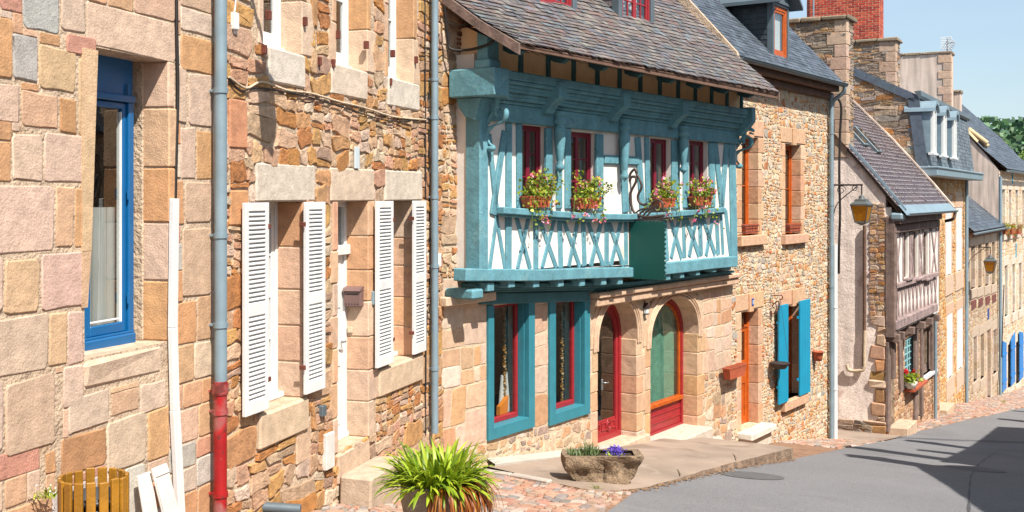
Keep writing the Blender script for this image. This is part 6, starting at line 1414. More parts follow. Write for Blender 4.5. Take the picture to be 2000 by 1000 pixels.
for (x, y) in ((1978, 346), (1985, 490)):   # blue iron wall anchors shaped like a cross
    u, z = f.at(x, y, .05); mb = MB(); bar(mb, W, (u - .12, z - .35), (u + .1, z + .4), .1, 0, .06, .01); bar(mb, W, (u + .12, z - .35), (u - .1, z + .4), .1, 0, .055, .01); mb.build('wall_anchor', MT['cyan'], hT)
# new timber stacked on the low edge of the roof
t = None
for k, (x0, y0, x1, y1, ww) in enumerate(((1881, 252, 1905, 284, .14), (1884, 256, 1908, 282, .12), (1891, 256, 1928, 284, .13), (1896, 260, 1925, 288, .15), (1900, 268, 1930, 290, .12))):
    (pa, za), (pb, zb) = f.side(x0, y0, .15 + .3 * k), f.side(x1, y1, .15 + .3 * k); mb = MB(); tube(mb, [W(.15 + .3 * k, za + .1, pa), W(.15 + .3 * k, zb + .1, pb)], ww, 4)
    tag(mb.build('timber_batten', MT['timber_new'], base=W(.15 + .3 * k, za, pa)), ['thick pale batten at the roof verge, lowest of the pile', 'short pale batten lying second from the roof verge', 'long pale batten in the middle of the roof pile', 'broad pale batten fourth from the roof verge', 'thin pale batten farthest from the roof verge'][k], 'timber', 'pale battens piled on the slate roof')

# ================================================================== ground, road, pavements
def sheet(name, lefts, rights, nx, mat, dz=0.0, label=None, thick=0, keepz=None):
    """a strip between two lists of ground points, draped over the slope of the street"""
    mb = MB(); vs = []; n = len(lefts)
    for a, b in zip(lefts, rights):
        for k in range(nx + 1):
            t = k / nx; x, y = a[0] + (b[0]-a[0]) * t, a[1] + (b[1]-a[1]) * t; vs.append((x, y, gh(x, y) + dz))
    mb.add(vs, [(i*(nx+1)+k, i*(nx+1)+k+1, (i+1)*(nx+1)+k+1, (i+1)*(nx+1)+k) for i in range(n-1) for k in range(nx)], 0, (.5,)*3, True)
    return struct(mb.build(name, MT[mat]), label)
def resample(pts, step):
    out = [tuple(pts[0][:2])]
    for a, b in zip(pts, pts[1:]):
        l = math.hypot(b[0]-a[0], b[1]-a[1]); n = max(1, int(l / step))
        for k in range(1, n + 1): out.append((a[0] + (b[0]-a[0]) * k / n, a[1] + (b[1]-a[1]) * k / n))
    return out
edge = [G(x, y) for x, y in ((1185, 1000), (1245, 957), (1330, 937), (1420, 917), (1545, 897), (1625, 881), (1700, 866), (1790, 843), (1860, 827), (1930, 812), (2000, 796))]
edge = [(-1.6, 2.0), (-.5, 6.5)] + [(p.x, p.y) for p in edge]
dx, dy = T.d; ex_, ey_ = edge[-1]; edge += [(ex_ + dx * k, ey_ + dy * k) for k in (10, 25, 60)]
edge = [(-4.6, -12.0)] + edge
RL = resample(edge, .5)
def nrm_at(i, P):
    a, b = P[max(i-6, 0)], P[min(i+6, len(P)-1)]; l = math.hypot(b[0]-a[0], b[1]-a[1]); return ((b[1]-a[1]) / l, -(b[0]-a[0]) / l)
RR = [(p[0] + nrm_at(i, RL)[0] * 9.5, p[1] + nrm_at(i, RL)[1] * 9.5) for i, p in enumerate(RL)]
sheet('road', RL, RR, 16, 'asphalt')
# terrain under everything, out to the horizon
mb = MB(); xs = [-300, -120, -60, -30] + [-20 + 2 * k for k in range(41)] + [70, 90, 120, 170, 300, 700, 1500]; ys = [-60, -30, -15] + [-8 + 2 * k for k in range(56)] + [110, 130, 160, 200, 300, 700, 2000]
vs = [(x, y, gh(x, y) - .09) for y in ys for x in xs]; nx = len(xs)
mb.add(vs, [(j*nx+i, j*nx+i+1, (j+1)*nx+i+1, (j+1)*nx+i) for j in range(len(ys)-1) for i in range(nx-1)], 0, (.5,)*3, True)
struct(mb.build('ground', MT['ground']))
# cobbled strip in front of the first houses: every stone real, in one sheet
def side_of_edge(x, y):
    best = 1e9; s = 0
    for a, b in zip(edge, edge[1:]):
        dx, dy = b[0]-a[0], b[1]-a[1]; l2 = dx*dx + dy*dy; t = max(0, min(1, ((x-a[0])*dx + (y-a[1])*dy) / l2)); d = math.hypot(x-a[0]-t*dx, y-a[1]-t*dy)
        if d < best: best = d; s = dx * (y-a[1]) - dy * (x-a[0])
    return best if s > 0 else -best
def base_strip(name, f, u0, u1, p0, dz=-.012, mat='cobble_base', label=None, width=9):
    pass
MT['cobble_base'] = pmat('joint_sand', lin('C99A78', .4), var=.25, vs=6, spk=.15, ss=60, bump=.8, bs=30, stain=[(lin('8A6A50', .4), 3, .6, .6, 1)])
NL = [(p[0] - nrm_at(i, RL)[0] * 3.6, p[1] - nrm_at(i, RL)[1] * 3.6) for i, p in enumerate(RL)]
sheet('pavement', NL, [(p[0] + .05, p[1]) for p in RL], 8, 'cobble_base', -.012)
slab = [G(*q) for q in ((968, 921), (1072, 944), (1170, 962), (1252, 955), (1330, 936), (1420, 916), (1545, 896), (1500, 868))]
slab2 = [(p.x, p.y) for p in slab]
def inside(poly, x, y):
    c = False
    for i in range(len(poly)):
        x1, y1 = poly[i]; x2, y2 = poly[i-1]
        if (y1 > y) != (y2 > y) and x < (x2-x1) * (y-y1) / (y2-y1) + x1: c = not c
    return c
mb = MB(); GW = lambda a, b, c: (lambda x, y: (x, y, gh(x, y) + c - .004))(*A.xy(a, b))
rubble(mb, GW, -3.5, 12.5, -.1, 4.5, [], .2, .115, PAL_C, h=.016, gap=.014, warp=.04, rnd=.25, jit=.2, m=0, big=.3, seg=1,
       keep=lambda u, p: (lambda x, y: side_of_edge(x, y) > .04 and not inside(slab2, x, y) and B.u(1000) is not None and ((x - B.o[0]) * B.n[0] + (y - B.o[1]) * B.n[1] > -.05 or (y < B.o[1])))(*A.xy(u, p)))
GB = lambda a, b, c: (lambda x, y: (x, y, gh(x, y) + c - .004))(*B.xy(a, b))
rubble(mb, GB, 11.3, 18.2, -.1, 2.4, [], .3, .16, PAL_C, h=.016, gap=.016, warp=.04, rnd=.25, jit=.2, m=0, seg=1,
       keep=lambda u, p: (lambda x, y: side_of_edge(x, y) > .04 and not inside(slab2, x, y) and (u < 15.6 or p > .2 + (u - 15.6) * .45))(*B.xy(u, p)))
GH = lambda a, b, c: (lambda x, y: (x, y, gh(x, y) + c - .004))(*H.xy(a, b))
rubble(mb, GH, -.8, 46, -3.2, 3.2, [], .34, .2, PAL_C, h=.02, gap=.018, warp=.05, rnd=.25, jit=.25, m=0, seg=1,
       keep=lambda u, p: (lambda x, y: .05 < side_of_edge(x, y) < 3.2 and (u > .6 or p > .35))(*H.xy(u, p)))
struct(mb.build('cobbles', MT['cobble']))
# concrete ramp of the alley between the rubble house and the timber house
al = [(B.xy(uQ, -6)), (B.xy(uQ, -3)), B.xy(uQ + .05, 0), B.xy(uQ + .2, .45), tuple(G(1640, 873))[:2]]
ar = [(H.xy(0, -6)), (H.xy(-.1, -3)), H.xy(-.1, 0), H.xy(-.1, .5), tuple(G(1790, 842))[:2]]
mb = MB(); nn = 24
def pl(P, t): t = t * (len(P) - 1); i = min(int(t), len(P) - 2); k = t - i; return (P[i][0] + (P[i+1][0]-P[i][0]) * k, P[i][1] + (P[i+1][1]-P[i][1]) * k)
vs = []
for i in range(nn + 1):
    a, b = pl(al, i / nn), pl(ar, i / nn); e = max(0, .45 - i / nn) * 2
    for k in range(13): x, y = a[0] + (b[0]-a[0]) * k / 12, a[1] + (b[1]-a[1]) * k / 12; vs.append((x, y, gh(x, y) + .012 + .55 * e * e))
mb.add(vs, [(i*13+k, i*13+k+1, (i+1)*13+k+1, (i+1)*13+k) for i in range(nn) for k in range(12)], 0, (.5,)*3, True)
struct(mb.build('alley', MT['concrete']))
# raised concrete pavement with its rough kerb
mb = MB()
front = [G(*q) for q in ((1075, 945), (1170, 963), (1252, 956), (1330, 937), (1420, 917), (1500, 904), (1548, 897))]
F_ = resample([(p.x, p.y) for p in front], .25); nF = len(F_); vs = []
hts = [.03 + .17 * max(0, (i / (nF - 1) - .25) / .75) ** 1.3 + R.uniform(-.006, .006) for i in range(nF)]
for i, p in enumerate(F_):
    # matching point on the house wall
    uu = (p[0] - B.o[0]) * B.d[0] + (p[1] - B.o[1]) * B.d[1]; wq = B.xy(max(uu - .3, .9), -.02); j = R.uniform(-.012, .012)
    for k in range(9):
        t = k / 8; x, y = p[0] + (wq[0]-p[0]) * t + (j if k == 0 else 0), p[1] + (wq[1]-p[1]) * t; vs.append((x, y, gh(x, y) + hts[i] + .015 * t - (.015 if k == 0 else 0)))
    vs.append((p[0] + .02 + j, p[1] - .03, gh(*p) - .06))
fs = [(i*10+k, i*10+k+1, (i+1)*10+k+1, (i+1)*10+k) for i in range(nF-1) for k in range(8)]
fk = [(i*10+9, i*10, (i+1)*10, (i+1)*10+9) for i in range(nF-1)]
mb.add(vs, fs, 0, (.5,)*3, True); e = (nF - 1) * 10
mb.add([vs[e+k] for k in range(9)] + [(vs[e+k][0] + .01, vs[e+k][1] + .01, vs[e+k][2] - .4) for k in range(9)], [(k, k+1, 10+k, 9+k) for k in range(8)], 1)
mb.add([vs[i] for i in range(len(vs))], fk, 1, (.5,)*3, False)
MT['kerb'] = pmat('rough_kerb', lin('B99A80', .42), var=.35, vs=9, spk=.2, ss=50, bump=1, bs=22, bd=.03, streak=.3)
struct(mb.build('sidewalk', [MT['concrete'], MT['kerb']]))
mb = MB(); 
K = resample([tuple(G(*q))[:2] for q in ((905, 918), (1000, 932), (1075, 946))], .6)
for a, b in zip(K, K[1:]):
    l = math.hypot(b[0]-a[0], b[1]-a[1]); d = ((b[0]-a[0]) / l, (b[1]-a[1]) / l)
    cbox(mb, lambda s, t, c, a=a, d=d: (a[0] + d[0]*s - d[1]*t, a[1] + d[1]*s + d[0]*t, gh(a[0] + d[0]*s, a[1] + d[1]*s) + c), .005, l - .005, -.05, .05, -.1, .05, .015, 0, (.5,)*3, jit=.006)
struct(mb.build('kerb_stones', MT['concrete_pale']))
# pale render strip along the foot of the teal house
mb = MB(); n = 12
for i in range(n):
    a, b = .95 + i * .62, .95 + (i + 1) * .62
    pa, pb = B.xy(a, 0), B.xy(b, 0); za, zb = gh(*pa) + .05, gh(*pb) + .05
    h = .06 if a < 5 else .1
    mb.add([B.W(a, za - .3, .14), B.W(b, zb - .3, .14), B.W(b, zb + .03, .14), B.W(a, za + .03, .14), B.W(b, zb + h + .03, 0), B.W(a, za + h + .03, 0)], [(0, 1, 2, 3), (3, 2, 4, 5)])
struct(mb.build('render_strip', MT['concrete_pale']))
# covers in the road
def cover(px, py, rx, ry, label, n=28):
    c = G(px, py); mb = MB(); vs = []
    for k in range(n): a = 2 * math.pi * k / n; x, y = c.x + rx * math.cos(a), c.y + ry * math.sin(a); vs.append((x, y, gh(x, y) + .006))
    mb.add(vs, [tuple(range(n))]); 
    return tag(mb.build('manhole_cover', MT['asphalt_patch'], base=(c.x, c.y, c.z)), label, 'manhole')
def strip(pts, w_, mat, name, dz, lb=None):
    P = resample([tuple(G(*q))[:2] for q in pts], .3); mb = MB(); vs = []
    for i, p in enumerate(P):
        n_ = nrm_at(i, P); k = w_ * (1 + .35 * math.sin(i * 1.3) + R.uniform(-.2, .2)) / 2
        for q in (-k, k): x, y = p[0] + n_[0] * q, p[1] + n_[1] * q; vs.append((x, y, gh(x, y) + dz))
    mb.add(vs, [(2*i, 2*i+1, 2*i+3, 2*i+2) for i in range(len(P) - 1)], 0); return struct(mb.build(name, MT[mat]))
MT['asphalt_new'] = pmat('asphalt_repair', lin('96959A', .3), rough=.9, var=.1, vs=2, spk=.16, ss=60, bump=.6, bs=110, bd=.008)
MT['tar'] = pmat('tar_seam', lin('6E6C70', .34), rough=.7, var=.2, vs=6, bump=.4)
strip([(1690, 853), (1760, 855), (1850, 859), (1960, 863), (2040, 865)], .35, 'asphalt_new', 'road_seam', .004)
strip([(1892, 1000), (1893, 960), (1896, 930), (1912, 905), (1945, 884)], .03, 'tar', 'road_seam', .005)
cover(1468, 929, .45, .42, 'round dark cover sunk in the sunlit road by the kerb')
cover(1905, 916, .5, .5, 'round dark cover in the shaded part of the road')

# ================================================================== props on the pavement
def zg(x, y): return gh(x, y)
# slatted bin
bx, by = (183 - CX) / FP * 6.3, 6.3; bz = gh(bx, by); bt = (HY - 929) / FP * 6.3
t = thing('litter_bin', 'round litter bin of worn yellow varnished wooden slats', 'bin', (bx, by, bz))
mb = MB(); lathe(mb, (bx, by, bz), [(.001, .02), (.145, .02), (.15, bt - bz - .1), (.143, bt - bz - .1), (.14, .05)], 28); mb.build('liner', MT['black'], t)
n = 17
for k in range(n):
    a = 2 * math.pi * (k + .5) / n; ca, sa_ = math.cos(a), math.sin(a); hh = bt - bz + R.uniform(-.008, .008)
    BW = lambda s, z, c, ca=ca, sa_=sa_: (bx + ca * (.168 + c) - sa_ * s, by + sa_ * (.168 + c) + ca * s, bz + z)
    mb = MB(); cbox(mb, BW, -.0245, .0245, .05, hh, 0, .02, .004); mb.build('slat', MT['bin_wood'], t)
for z in (.15, bt - bz - .14):
    mb = MB(); lathe(mb, (bx, by, bz + z), [(.155, 0), (.167, 0), (.167, .03), (.155, .03), (.155, 0)], 28); mb.build('hoop', MT['black'], t)
# big pot of strap-leaved agapanthus
pc_ = G(853, 1040); px_, py_, pz_ = pc_.x, pc_.y, pc_.z
t = thing('potted_plant', 'huge bushy strap leaved plant in a ribbed stone pot', 'plant', tuple(pc_))
prof = [(.001, .01), (.2, .01), (.235, .06), (.29, .2), (.315, .32), (.3, .42), (.315, .44), (.31, .455), (.285, .45), (.27, .4), (.001, .39)]
mb = MB(); lathe(mb, tuple(pc_), prof, 72, rib=.022, nrib=18); mb.build('pot', MT['pot'], t)
mb = MB(); lathe(mb, (px_, py_, pz_ + .4), [(.001, .02), (.27, .01)], 16); mb.build('soil', MT['soil'], t)
mb = MB(); PLV = [lin(h, .8) for h in ('8CA81E', 'A4BC2A', '7C981C', 'B8C838', '6A8A1C', '98B028')]; PDD = [lin(h, .6) for h in ('C87A1E', 'A85A1C', 'D89A3A', '8A4A20')]
def blade(mb, base, az, el, L, wd, droop, col, seg=7):
    p = Vector(base); d = Vector((math.cos(az) * math.cos(el), math.sin(az) * math.cos(el), math.sin(el))); s = Vector((-math.sin(az), math.cos(az), 0)); vs = []
    for i in range(seg + 1):
        k = i / seg; w_ = wd * (.75 + .5 * k if k < .5 else 1.0 * (1 - ((k - .5) / .5) ** 2.2)) ; nn = s.cross(d)
        vs += [tuple(p - s * w_), tuple(p - nn * w_ * .3), tuple(p + s * w_)]
        p = p + d * (L / seg); d = (d + Vector((0, 0, -droop / seg * (.6 + k)))).normalized()
    fs = []
    for i in range(seg):
        for k in (0, 1): fs.append((i*3 + k, i*3 + k + 1, i*3 + k + 4, i*3 + k + 3))
    mb.add(vs, fs, 0, col, True)
for k in range(470):
    r = .27 * math.sqrt(R.random()); a = R.uniform(0, 6.283); az = a + R.gauss(0, .5); el = R.uniform(.3, 1.4); L_ = R.uniform(.26, .46)
    blade(mb, (px_ + r * math.cos(a), py_ + r * math.sin(a), pz_ + .4), az, el, L_, R.uniform(.012, .019), R.uniform(.7, 2.1), vary(R.choice(PLV), .2))
mb.build('foliage', MT['leaf'], t)
mb = MB()
for k in range(110):
    a = R.gauss(-.5, .65); blade(mb, (px_ + .26 * math.cos(a), py_ + .26 * math.sin(a), pz_ + .44), a + R.gauss(0, .2), R.uniform(-.1, .5), R.uniform(.35, .55), R.uniform(.006, .011), R.uniform(4, 8), vary(R.choice(PDD), .25))
mb.build('withered_leaves', MT['leaf'], t)
# granite trough
c0 = G(1182, 946); tx, ty = c0.x, c0.y; s_ = ty / FP
t = thing('stone_trough', 'rough hewn granite trough planted with lavender at the end of the raised pavement', 'planter', (tx, ty, c0.z), 0)
bL, bR, zt_, zb_ = (1097 - 1182) * s_, (1254 - 1182) * s_, (HY - 887) * s_, c0.z - .02
mb = MB(); nx_, ny_, nz_ = 26, 10, 10; D_ = .42
def tpos(a, b, c):
    # a along, b depth, c height, all 0..1
    nar = 1 - .42 * (1 - c) ** 2.2 * (1 if a < .5 else .8) - .05 * (2 * b - 1) ** 2; x = (bL + bR) / 2 + (a - .5) * (bR - bL) * nar; y = ty + (b - .35) * D_ * (1 - .2 * (1 - c)); z = zb_ + (zt_ - zb_) * c + .05 * abs(2 * a - 1) ** 3 * (1 - c)
    if b < .5 and .3 < c < .62 and .15 < a < .75: y += .03 * math.sin((c - .3) / .32 * math.pi)
    n_ = noise.noise(Vector((x * 5, y * 5, z * 5)))* .08 + noise.noise(Vector((x * 14, y * 14, z * 14))) * .03
    k = 1 if c < .95 else .35
    return (tx + x + n_ * k * (1 if a > .5 else -1) * .7, y - n_ * k * 1.2, z + n_ * .3 * k)
faces = []
def grid(fn, n, m):
    b = [fn(i / n, j / m) for j in range(m + 1) for i in range(n + 1)]
    mb.add(b, [(j*(n+1)+i, j*(n+1)+i+1, (j+1)*(n+1)+i+1, (j+1)*(n+1)+i) for j in range(m) for i in range(n)], 0, (.5,)*3, True)
grid(lambda i, j: tpos(i, 0, j), nx_, nz_); grid(lambda i, j: tpos(i, 1, j), nx_, nz_); grid(lambda i, j: tpos(0, i, j), ny_, nz_); grid(lambda i, j: tpos(1, i, j), ny_, nz_)
ri = .12
def rim(i, j):
    k = j * .14; return tpos(i, k, 1)
grid(lambda i, j: tpos(i, j * .15, 1), nx_, 2); grid(lambda i, j: tpos(i, 1 - j * .15, 1), nx_, 2); grid(lambda i, j: tpos(j * .09, i, 1), ny_, 2); grid(lambda i, j: tpos(1 - j * .09, i, 1), ny_, 2)
mb.build('trough', MT['trough'], t)
mb = MB(); mb.add([(*tpos(a, b, 1)[:2], zt_ - .04) for a, b in ((.05, .1), (.95, .1), (.95, .9), (.05, .9))], [(0, 1, 2, 3)]); mb.build('soil', MT['soil'], t)
mb = MB()
for k in range(260):
    a = R.uniform(.07, .47); b = R.uniform(.15, .85); q = tpos(a, b, 1); blade(mb, (q[0], q[1], zt_ - .03), R.uniform(0, 6.28), R.uniform(.7, 1.5), R.uniform(.05, .17) * (1.3 if .28 < a < .4 else .8), .0055, R.uniform(0, .8), vary(R.choice([lin(h, .55) for h in ('8CA468', '7A9458', 'A4B67C', '6C8448')]), .2), 3)
mb.build('lavender_leaves', MT['leaf'], t)
mb = MB(); 
for k in range(120): a = R.gauss(.68, .055); b = R.uniform(.15, .8); q = tpos(a, b, 1); leafy(mb, [(q[0], q[1], zt_ + R.uniform(-.01, .085) * (1 - abs(a - .68) * 4))], 4, (.012, .012, .012), [lin(h, .7) for h in ('6A4FD0', '8A6AE6', '5A44B8')] , .011, 0, .5, 5)
mb.build('blossom', MT['petal'], t)
mb = MB(); leafy(mb, [(tpos(.68 + R.uniform(-.1, .1), R.uniform(.1, .8), 1)[0], tpos(.6, R.uniform(.1, .8), 1)[1], zt_ - .01) for k in range(30)], 160, (.012, .012, .012), PG[:4], .014); mb.build('foliage', MT['leaf'], t)
# small weeds: a tuft on the cobbles, flowers at the wall foot
def tuft(px, py, label, n=26, L_=.1, pal=PG, p=None, fl=None):
    c = G(px, py) if p is None else Vector(p); mb = MB()
    for k in range(n): blade(mb, (c.x + R.gauss(0, .03), c.y + R.gauss(0, .03), c.z), R.uniform(0, 6.28), R.uniform(.4, 1.4), L_ * R.uniform(.5, 1.2), .005, 1.5, vary(R.choice(pal), .2), 3)
    if fl: leafy(mb, [(c.x, c.y, c.z + .05)], 14, (.05, .05, .03), [lin('F6F2EC', .75)], .008, 0, .3, 6)
    return tag(mb.build('weed', MT['leaf'], base=tuple(c)), label, 'plant')
tuft(1164, 958, 'small green weed tuft growing in the cobbles before the trough')
tuft(0, 0, 'tiny white daisies growing from the wall beside the slatted bin', 40, .09, PG, tuple(A.W(A.u(72), A.z(72, 980, .08), .08)), True)
tuft(1870, 797, 'dark weed tuft at the foot of the far pavement', 20, .14, [lin('6A6A40', .4)])
for (x, y, lb) in ((1960, 786, 'green weeds at the foot of the last tall house'),): tuft(x, y, lb, 40, .22)
# low doorstep stones along the timber house
stepstone(hH, H, sd_[0] - .3, sd_[1] + .4, gh(*H.xy(sd_[0])) - .1, gh(*H.xy(sd_[0])) + .22, .02, .5)
u = M.u(1848); stepstone(hM, M, .8, 2.4, gh(*M.xy(1)) - .2, gh(*M.xy(1.2)) + .2, .02, .8)
f = H; W = f.W; u, z = f.at(1779, 745, .18); c = W(u, st_[2], .18)
t = thing('flower_pot', 'white bowl of red geraniums on the sill of the turquoise window', 'flower pot', c, f.rz)
mb = MB(); lathe(mb, c, [(.001, 0), (.1, 0), (.17, .12), (.18, .2), (.16, .2), (.001, .15)], 18); mb.build('pot', MT['curtain_white'], t)
mb = MB(); leafy(mb, [(c[0], c[1], c[2] + .3)], 160, (.12, .12, .07), PG, .05); mb.build('foliage', MT['leaf'], t)
mb = MB(); leafy(mb, [(c[0] + R.uniform(-.2, .2), c[1] + R.uniform(-.1, .1), c[2] + R.uniform(.34, .48)) for k in range(6)], 120, (.03, .03, .03), [lin('E01822', .75)], .035, 0, .4, 5); mb.build('blossom', MT['petal'], t)
# conduit on the pink gable
W2 = sideW(0); P0 = lambda x, y, c=.05: (lambda q: W2(q[0], q[1], c))(H.side(x, y, 0))
cable('thick dark downcomer on the pink gable wall', [P0(1690, 440, .08), P0(1690, 540, .08), P0(1690, 640, .08), P0(1688, 715, .08)], .045, 'eave_wood', 'gable_pipe', 'pipe')
cable('curved cream pipe low on the pink gable wall', [P0(1691, 645, .1), P0(1690, 690, .1), P0(1689, 718, .1), P0(1680, 723, .1), P0(1664, 723, .1), P0(1658, 719, .1), P0(1656, 711, .1)], .045, 'mortar_pale', 'gable_pipe', 'pipe')

# ================================================================== houses across the street, outside the picture, whose roofs shade the road
def shade_line(px, py, h):
    g = G(px, py); k = h / SUN.z; return (g.x + SUN.x * k, g.y + SUN.y * k)
def opposite(name_label, pa, pb, h, zref, depth, chim, pal):
    (xa, ya), (xb, yb) = pa, pb; l = math.hypot(xb-xa, yb-ya); d = ((xb-xa) / l, (yb-ya) / l); n = (d[1], -d[0])   # n points away from the street
    Wo = lambda u, z, p: (xa + d[0]*u - n[0]*p, ya + d[1]*u - n[1]*p, z)
    f = type('O', (), {})(); f.W = Wo; f.xy = lambda u, p=0: Wo(u, 0, p)[:2]
    zb = min(gh(xa, ya), gh(xb, yb)) - 1; zt = zref
    t = thing('stone_house', name_label, 'house', Wo(0, gh(xa, ya), 0), math.atan2(d[1], d[0]))
    ops = []; u = .8
    while u + 1 < l:
        for z0 in (zt - 1.9, zt - 4.9): ops.append((u, u + .9, z0 - .2 if z0 > zt - 3 else z0 - .3, z0 + 1.4))
        u += 2.2
    mb = MB(); holed(mb, Wo, 0, l, zb, zt, ops, 0, .25); shell(mb, Wo, 0, l, zb, zt, 0, depth, ridge=zt + depth * .45)
    mb.build('wall', MT['mortar_pale'], t)
    for o in ops[:12]: casement(t, f, o[0], o[1], o[2], o[3], -.2, 'white', bars=(2, 3))
    mb = MB(); e = .3
    slates(mb, f, -.1, l + .1, [(e, zt - .05), (-depth / 2, zt + depth * .45)], [(e, zt - .05), (-depth / 2, zt + depth * .45)], .4, .25, PAL_DS, th=.01)
    mb.add([Wo(-.1, zt + depth * .45, -depth / 2), Wo(l + .1, zt + depth * .45, -depth / 2), Wo(l + .1, zt, -depth - e), Wo(-.1, zt, -depth - e)], [(0, 1, 2, 3)], 1, PAL_DS[0])
    mb.build('roof', [MT['eave_wood'], MT['slate']], t)
    for (u, p, w_, top) in chim:
        mb = MB(); cbox(mb, Wo, u - w_ / 2, u + w_ / 2, zt - .5, zt + top, p - .6, p, .02); cbox(mb, Wo, u - w_ / 2 - .06, u + w_ / 2 + .06, zt + top, zt + top + .12, p - .66, p + .06, .02); mb.build('chimney', MT['mortar_pale'], t)
    return t
HO = 7.2
a = shade_line(1838, 1010, HO); b = shade_line(1782, 908, HO); g0 = G(1782, 908).z
dl_ = math.hypot(b[0]-a[0], b[1]-a[1]); dd = ((b[0]-a[0]) / dl_, (b[1]-a[1]) / dl_)
e = .3; nn_ = (dd[1], -dd[0])
st0 = (a[0] - dd[0] * 9 + nn_[0] * e, a[1] - dd[1] * 9 + nn_[1] * e); en0 = (b[0] + nn_[0] * e, b[1] + nn_[1] * e)
# eave height: the shadow edge runs level with the sloping road, so use the far end as reference
opposite('stone house across the street whose eave and chimney shade the road', st0, en0, HO, g0 + HO, 7, [(dl_ + 9 - .35, -.1, .55, 2.3)], None)
a2 = shade_line(1812, 897, HO); g1_ = G(1872, 884).z; b2 = shade_line(1995, 853, HO)
dl2 = math.hypot(b2[0]-a2[0], b2[1]-a2[1]); dd2 = ((b2[0]-a2[0]) / dl2, (b2[1]-a2[1]) / dl2)
opposite('second stone house across the street with two chimneys, lower down', a2, (b2[0] + dd2[0] * 2, b2[1] + dd2[1] * 2), HO, g1_ + HO - .2, 7, [(.5, .1, .6, 3.0), (2.6, .1, .5, 1.2), (5.5, .1, .5, 2.2)], None)
a3 = (b2[0] + dd2[0] * 2.1, b2[1] + dd2[1] * 2.1)
opposite('third stone house across the street, farthest down', a3, (a3[0] + dd2[0] * 14, a3[1] + dd2[1] * 14), HO, g1_ + HO - 2.2, 7, [(3, .1, .6, 2.5), (9, .1, .6, 2.5)], None)

# ================================================================== wooded hill beyond the roofs
mb = MB(); vs = []; nx, ny = 24, 14
for j in range(ny + 1):
    for i in range(nx + 1):
        x = 20 + i * 12; y = 130 + j * 14; k = min(1, j / 7); z = -14 + 27 * (k * k * (3 - 2 * k)) + 2.5 * math.sin(x * .03) + .04 * (x - 100); vs.append((x, y, z - .0))
mb.add(vs, [(j*(nx+1)+i, j*(nx+1)+i+1, (j+1)*(nx+1)+i+1, (j+1)*(nx+1)+i) for j in range(ny) for i in range(nx)], 0, (.5,)*3, True)
struct(mb.build('hillside', MT['grassy']))
MT['tree_leaf'] = pmat('tree_leaves', attr=True, rough=.6, var=.15, vs=.4, bump=0, tr=.2)
PT = {'dark': [lin(h, .8) for h in ('4A6E4C', '587C52', '405F48', '648858')], 'mid': [lin(h, .8) for h in ('66884E', '769858', '5A7C4C')], 'light': [lin(h, .8) for h in ('8CAA52', '9CBA60', '7A9A48')]}
def tree(x, y, z, h, r, pal, label, n=2600):
    t = thing('tree', label, 'tree', (x, y, z), 0, 'trees on the hill beyond the roofs')
    mb = MB(); tube(mb, [(x, y, z - 1), (x + .2, y, z + h * .3), (x, y + .3, z + h * .6)], [r * .09, r * .06, r * .03], 7); 
    for k in range(6): a = k * 1.05; tube(mb, [(x, y, z + h * (.25 + .05 * k)), (x + r * .5 * math.cos(a), y + r * .5 * math.sin(a), z + h * (.5 + .05 * k))], [r * .03, r * .01], 5)
    mb.build('trunk', MT['wood_dark'], t)
    mb = MB(); lobes = [(R.gauss(0, .42), R.gauss(0, .42), R.uniform(.25, .88), R.uniform(.2, .4)) for _ in range(22)] + [(0, 0, .5, .55)]
    for k in range(n):
        lx, ly, lz, lr = R.choice(lobes); v = Vector((R.gauss(0, 1), R.gauss(0, 1), R.gauss(0, 1))).normalized() * lr * R.uniform(.75, 1.08)
        c = Vector((x + (lx + v.x) * r, y + (ly + v.y) * r, z + (lz * h) + v.z * r * .8)); nrm = (v + Vector((R.gauss(0, .5), R.gauss(0, .5), R.gauss(0, .5)))).normalized(); a = nrm.orthogonal().normalized(); b = nrm.cross(a); s = r * .06 * R.uniform(.6, 1.5)
        mb.add([tuple(c + a * s), tuple(c + b * s), tuple(c - a * s), tuple(c - b * s)], [(0, 1, 2, 3)], 0, vary(R.choice(pal), .2))
    mb.build('crown', MT['tree_leaf'], t); return t
def hz(x, y):
    k = min(1, (y - 130) / 14 / 7); return -14 + 27 * (k * k * (3 - 2 * k)) + 2.5 * math.sin(x * .03) + .04 * (x - 100)
# pixel column and row of the crown top, distance, crown radius, tint
HZ = [(1893, 250, 212, 4.5, 'dark', 'dark rounded tree just right of the mansard roof'), (1914, 246, 214, 5.5, 'light', 'pale green broad tree on the skyline, leftmost bright crown'), (1936, 247, 220, 6, 'dark', 'dark dome shaped tree topping the skyline'), (1928, 262, 190, 4.5, 'light', 'bright green tree lower on the hill left of centre'),
      (1958, 256, 214, 5, 'mid', 'mid green tree in the dip of the skyline'), (1978, 248, 216, 6, 'dark', 'dark tree rising right of the dip in the skyline'), (2002, 244, 218, 7, 'dark', 'dark tall tree at the right edge of the skyline'), (1976, 284, 170, 4.5, 'light', 'rounded light green tree low on the hill above the slate roof'),
      (1950, 276, 182, 5, 'dark', 'dark tree below the dip of the skyline'), (1998, 268, 180, 5.5, 'dark', 'deep green tree at the right edge, middle of the hill'), (1996, 300, 160, 4.5, 'mid', 'mid green tree lowest at the right edge of the hill'), (1940, 300, 165, 4.5, 'dark', 'dark tree just above the slope of the slate roof'), (1960, 305, 165, 4.5, 'dark', 'dark tree beneath the rounded light green tree'), (2030, 255, 215, 7, 'dark', 'dark tree beyond the right edge of the hill'), (1905, 268, 195, 5, 'mid', 'mid green tree half hidden by the slate roof')]
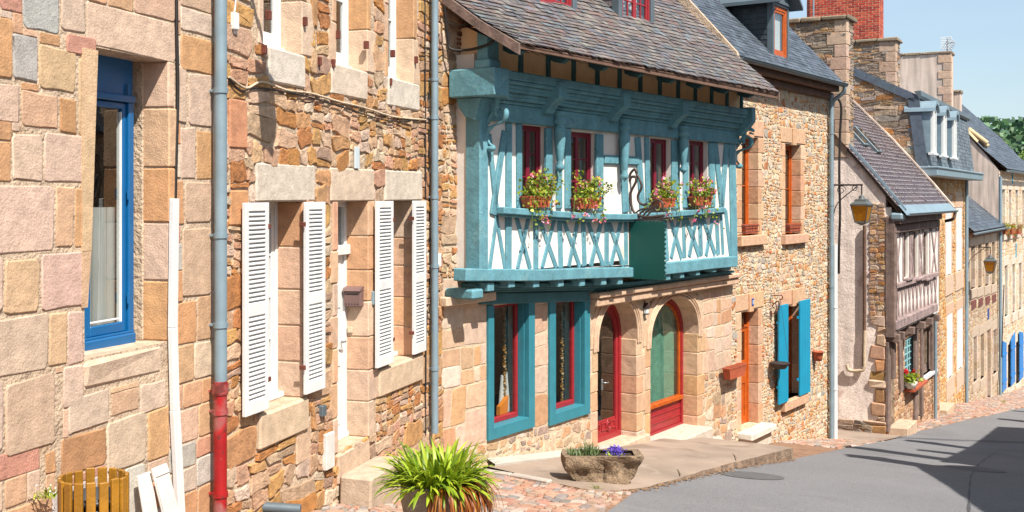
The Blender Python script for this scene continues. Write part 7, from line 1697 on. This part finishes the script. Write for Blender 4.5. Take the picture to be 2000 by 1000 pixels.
for (x, y, Y, r, c, lb) in HZ:
    X = (x - CX) / FP * Y; zt = (HY - y) / FP * Y; h = r * 2.0
    tree(X, Y, zt - h - r * .1, h, r, PT[c], lb)
mb = MB()
for k in range(9000):
    y = R.uniform(150, 235); x = R.uniform(60, 190); z = hz(x, y) + R.uniform(-1, 2.2); c = Vector((x, y, z)); v = Vector((R.gauss(0, 1), R.gauss(0, 1) - .6, R.gauss(0, 1) + .5)).normalized(); a = v.orthogonal().normalized(); b = v.cross(a); s = R.uniform(.4, .9)
    mb.add([tuple(c + a * s), tuple(c + b * s), tuple(c - a * s), tuple(c - b * s)], [(0, 1, 2, 3)], 0, vary(R.choice(PT['dark']), .3))
o = mb.build('woodland', MT['tree_leaf']); tag(o, 'far dark green woodland covering the hill behind the single trees', 'woodland', kind='stuff')
# joints across the raised concrete pavement and dirt gathered along the kerb foot
mb = MB()
for (x, y, x2, y2) in ((1330, 936, 1300, 893), (1440, 913, 1405, 873)):
    a, b = G(x, y), G(x2, y2); P = resample([(a.x, a.y), (b.x, b.y)], .2)
    def top(q):
        k = min(range(nF), key=lambda i: abs(F_[i][0] - q[0]) + abs(F_[i][1] - q[1])); return gh(*q) + hts[k] + .016
    for p, q in zip(P, P[1:]):
        l = math.hypot(q[0]-p[0], q[1]-p[1]); nx_, ny_ = -(q[1]-p[1]) / l * .008, (q[0]-p[0]) / l * .008
        zp = top(a[:2]) - gh(a.x, a.y); mb.add([(p[0]-nx_, p[1]-ny_, gh(*p) + zp + .004), (p[0]+nx_, p[1]+ny_, gh(*p) + zp + .004), (q[0]+nx_, q[1]+ny_, gh(*q) + zp + .004), (q[0]-nx_, q[1]-ny_, gh(*q) + zp + .004)], [(0, 1, 2, 3)])
struct(mb.build('pavement_joint', MT['kerb']))
mb = MB()
for k in range(900):
    i = R.randrange(nF - 1); p = F_[i]; a = R.uniform(0, 6.28); d = abs(R.gauss(0, .05)) + .03; n_ = nrm_at(i, F_)
    c = Vector((p[0] + n_[0] * d + R.uniform(-.1, .1) * n_[1], p[1] + n_[1] * d - R.uniform(-.1, .1) * n_[0], 0)); c.z = gh(c.x, c.y) + .008; s = R.uniform(.006, .02)
    mb.add([tuple(c + Vector((math.cos(a + t) * s, math.sin(a + t) * s, R.uniform(0, .012)))) for t in (0, 1.9, 3.1, 4.6)], [(0, 1, 2, 3)], 0, vary(R.choice([lin(h, .5) for h in ('B07A4A', 'C89868', '8A6A4A', 'D0A880')]), .3))
tag(mb.build('leaf_litter', MT['petal']), 'dry brown leaf crumbs gathered along the kerb foot', 'litter', kind='stuff')
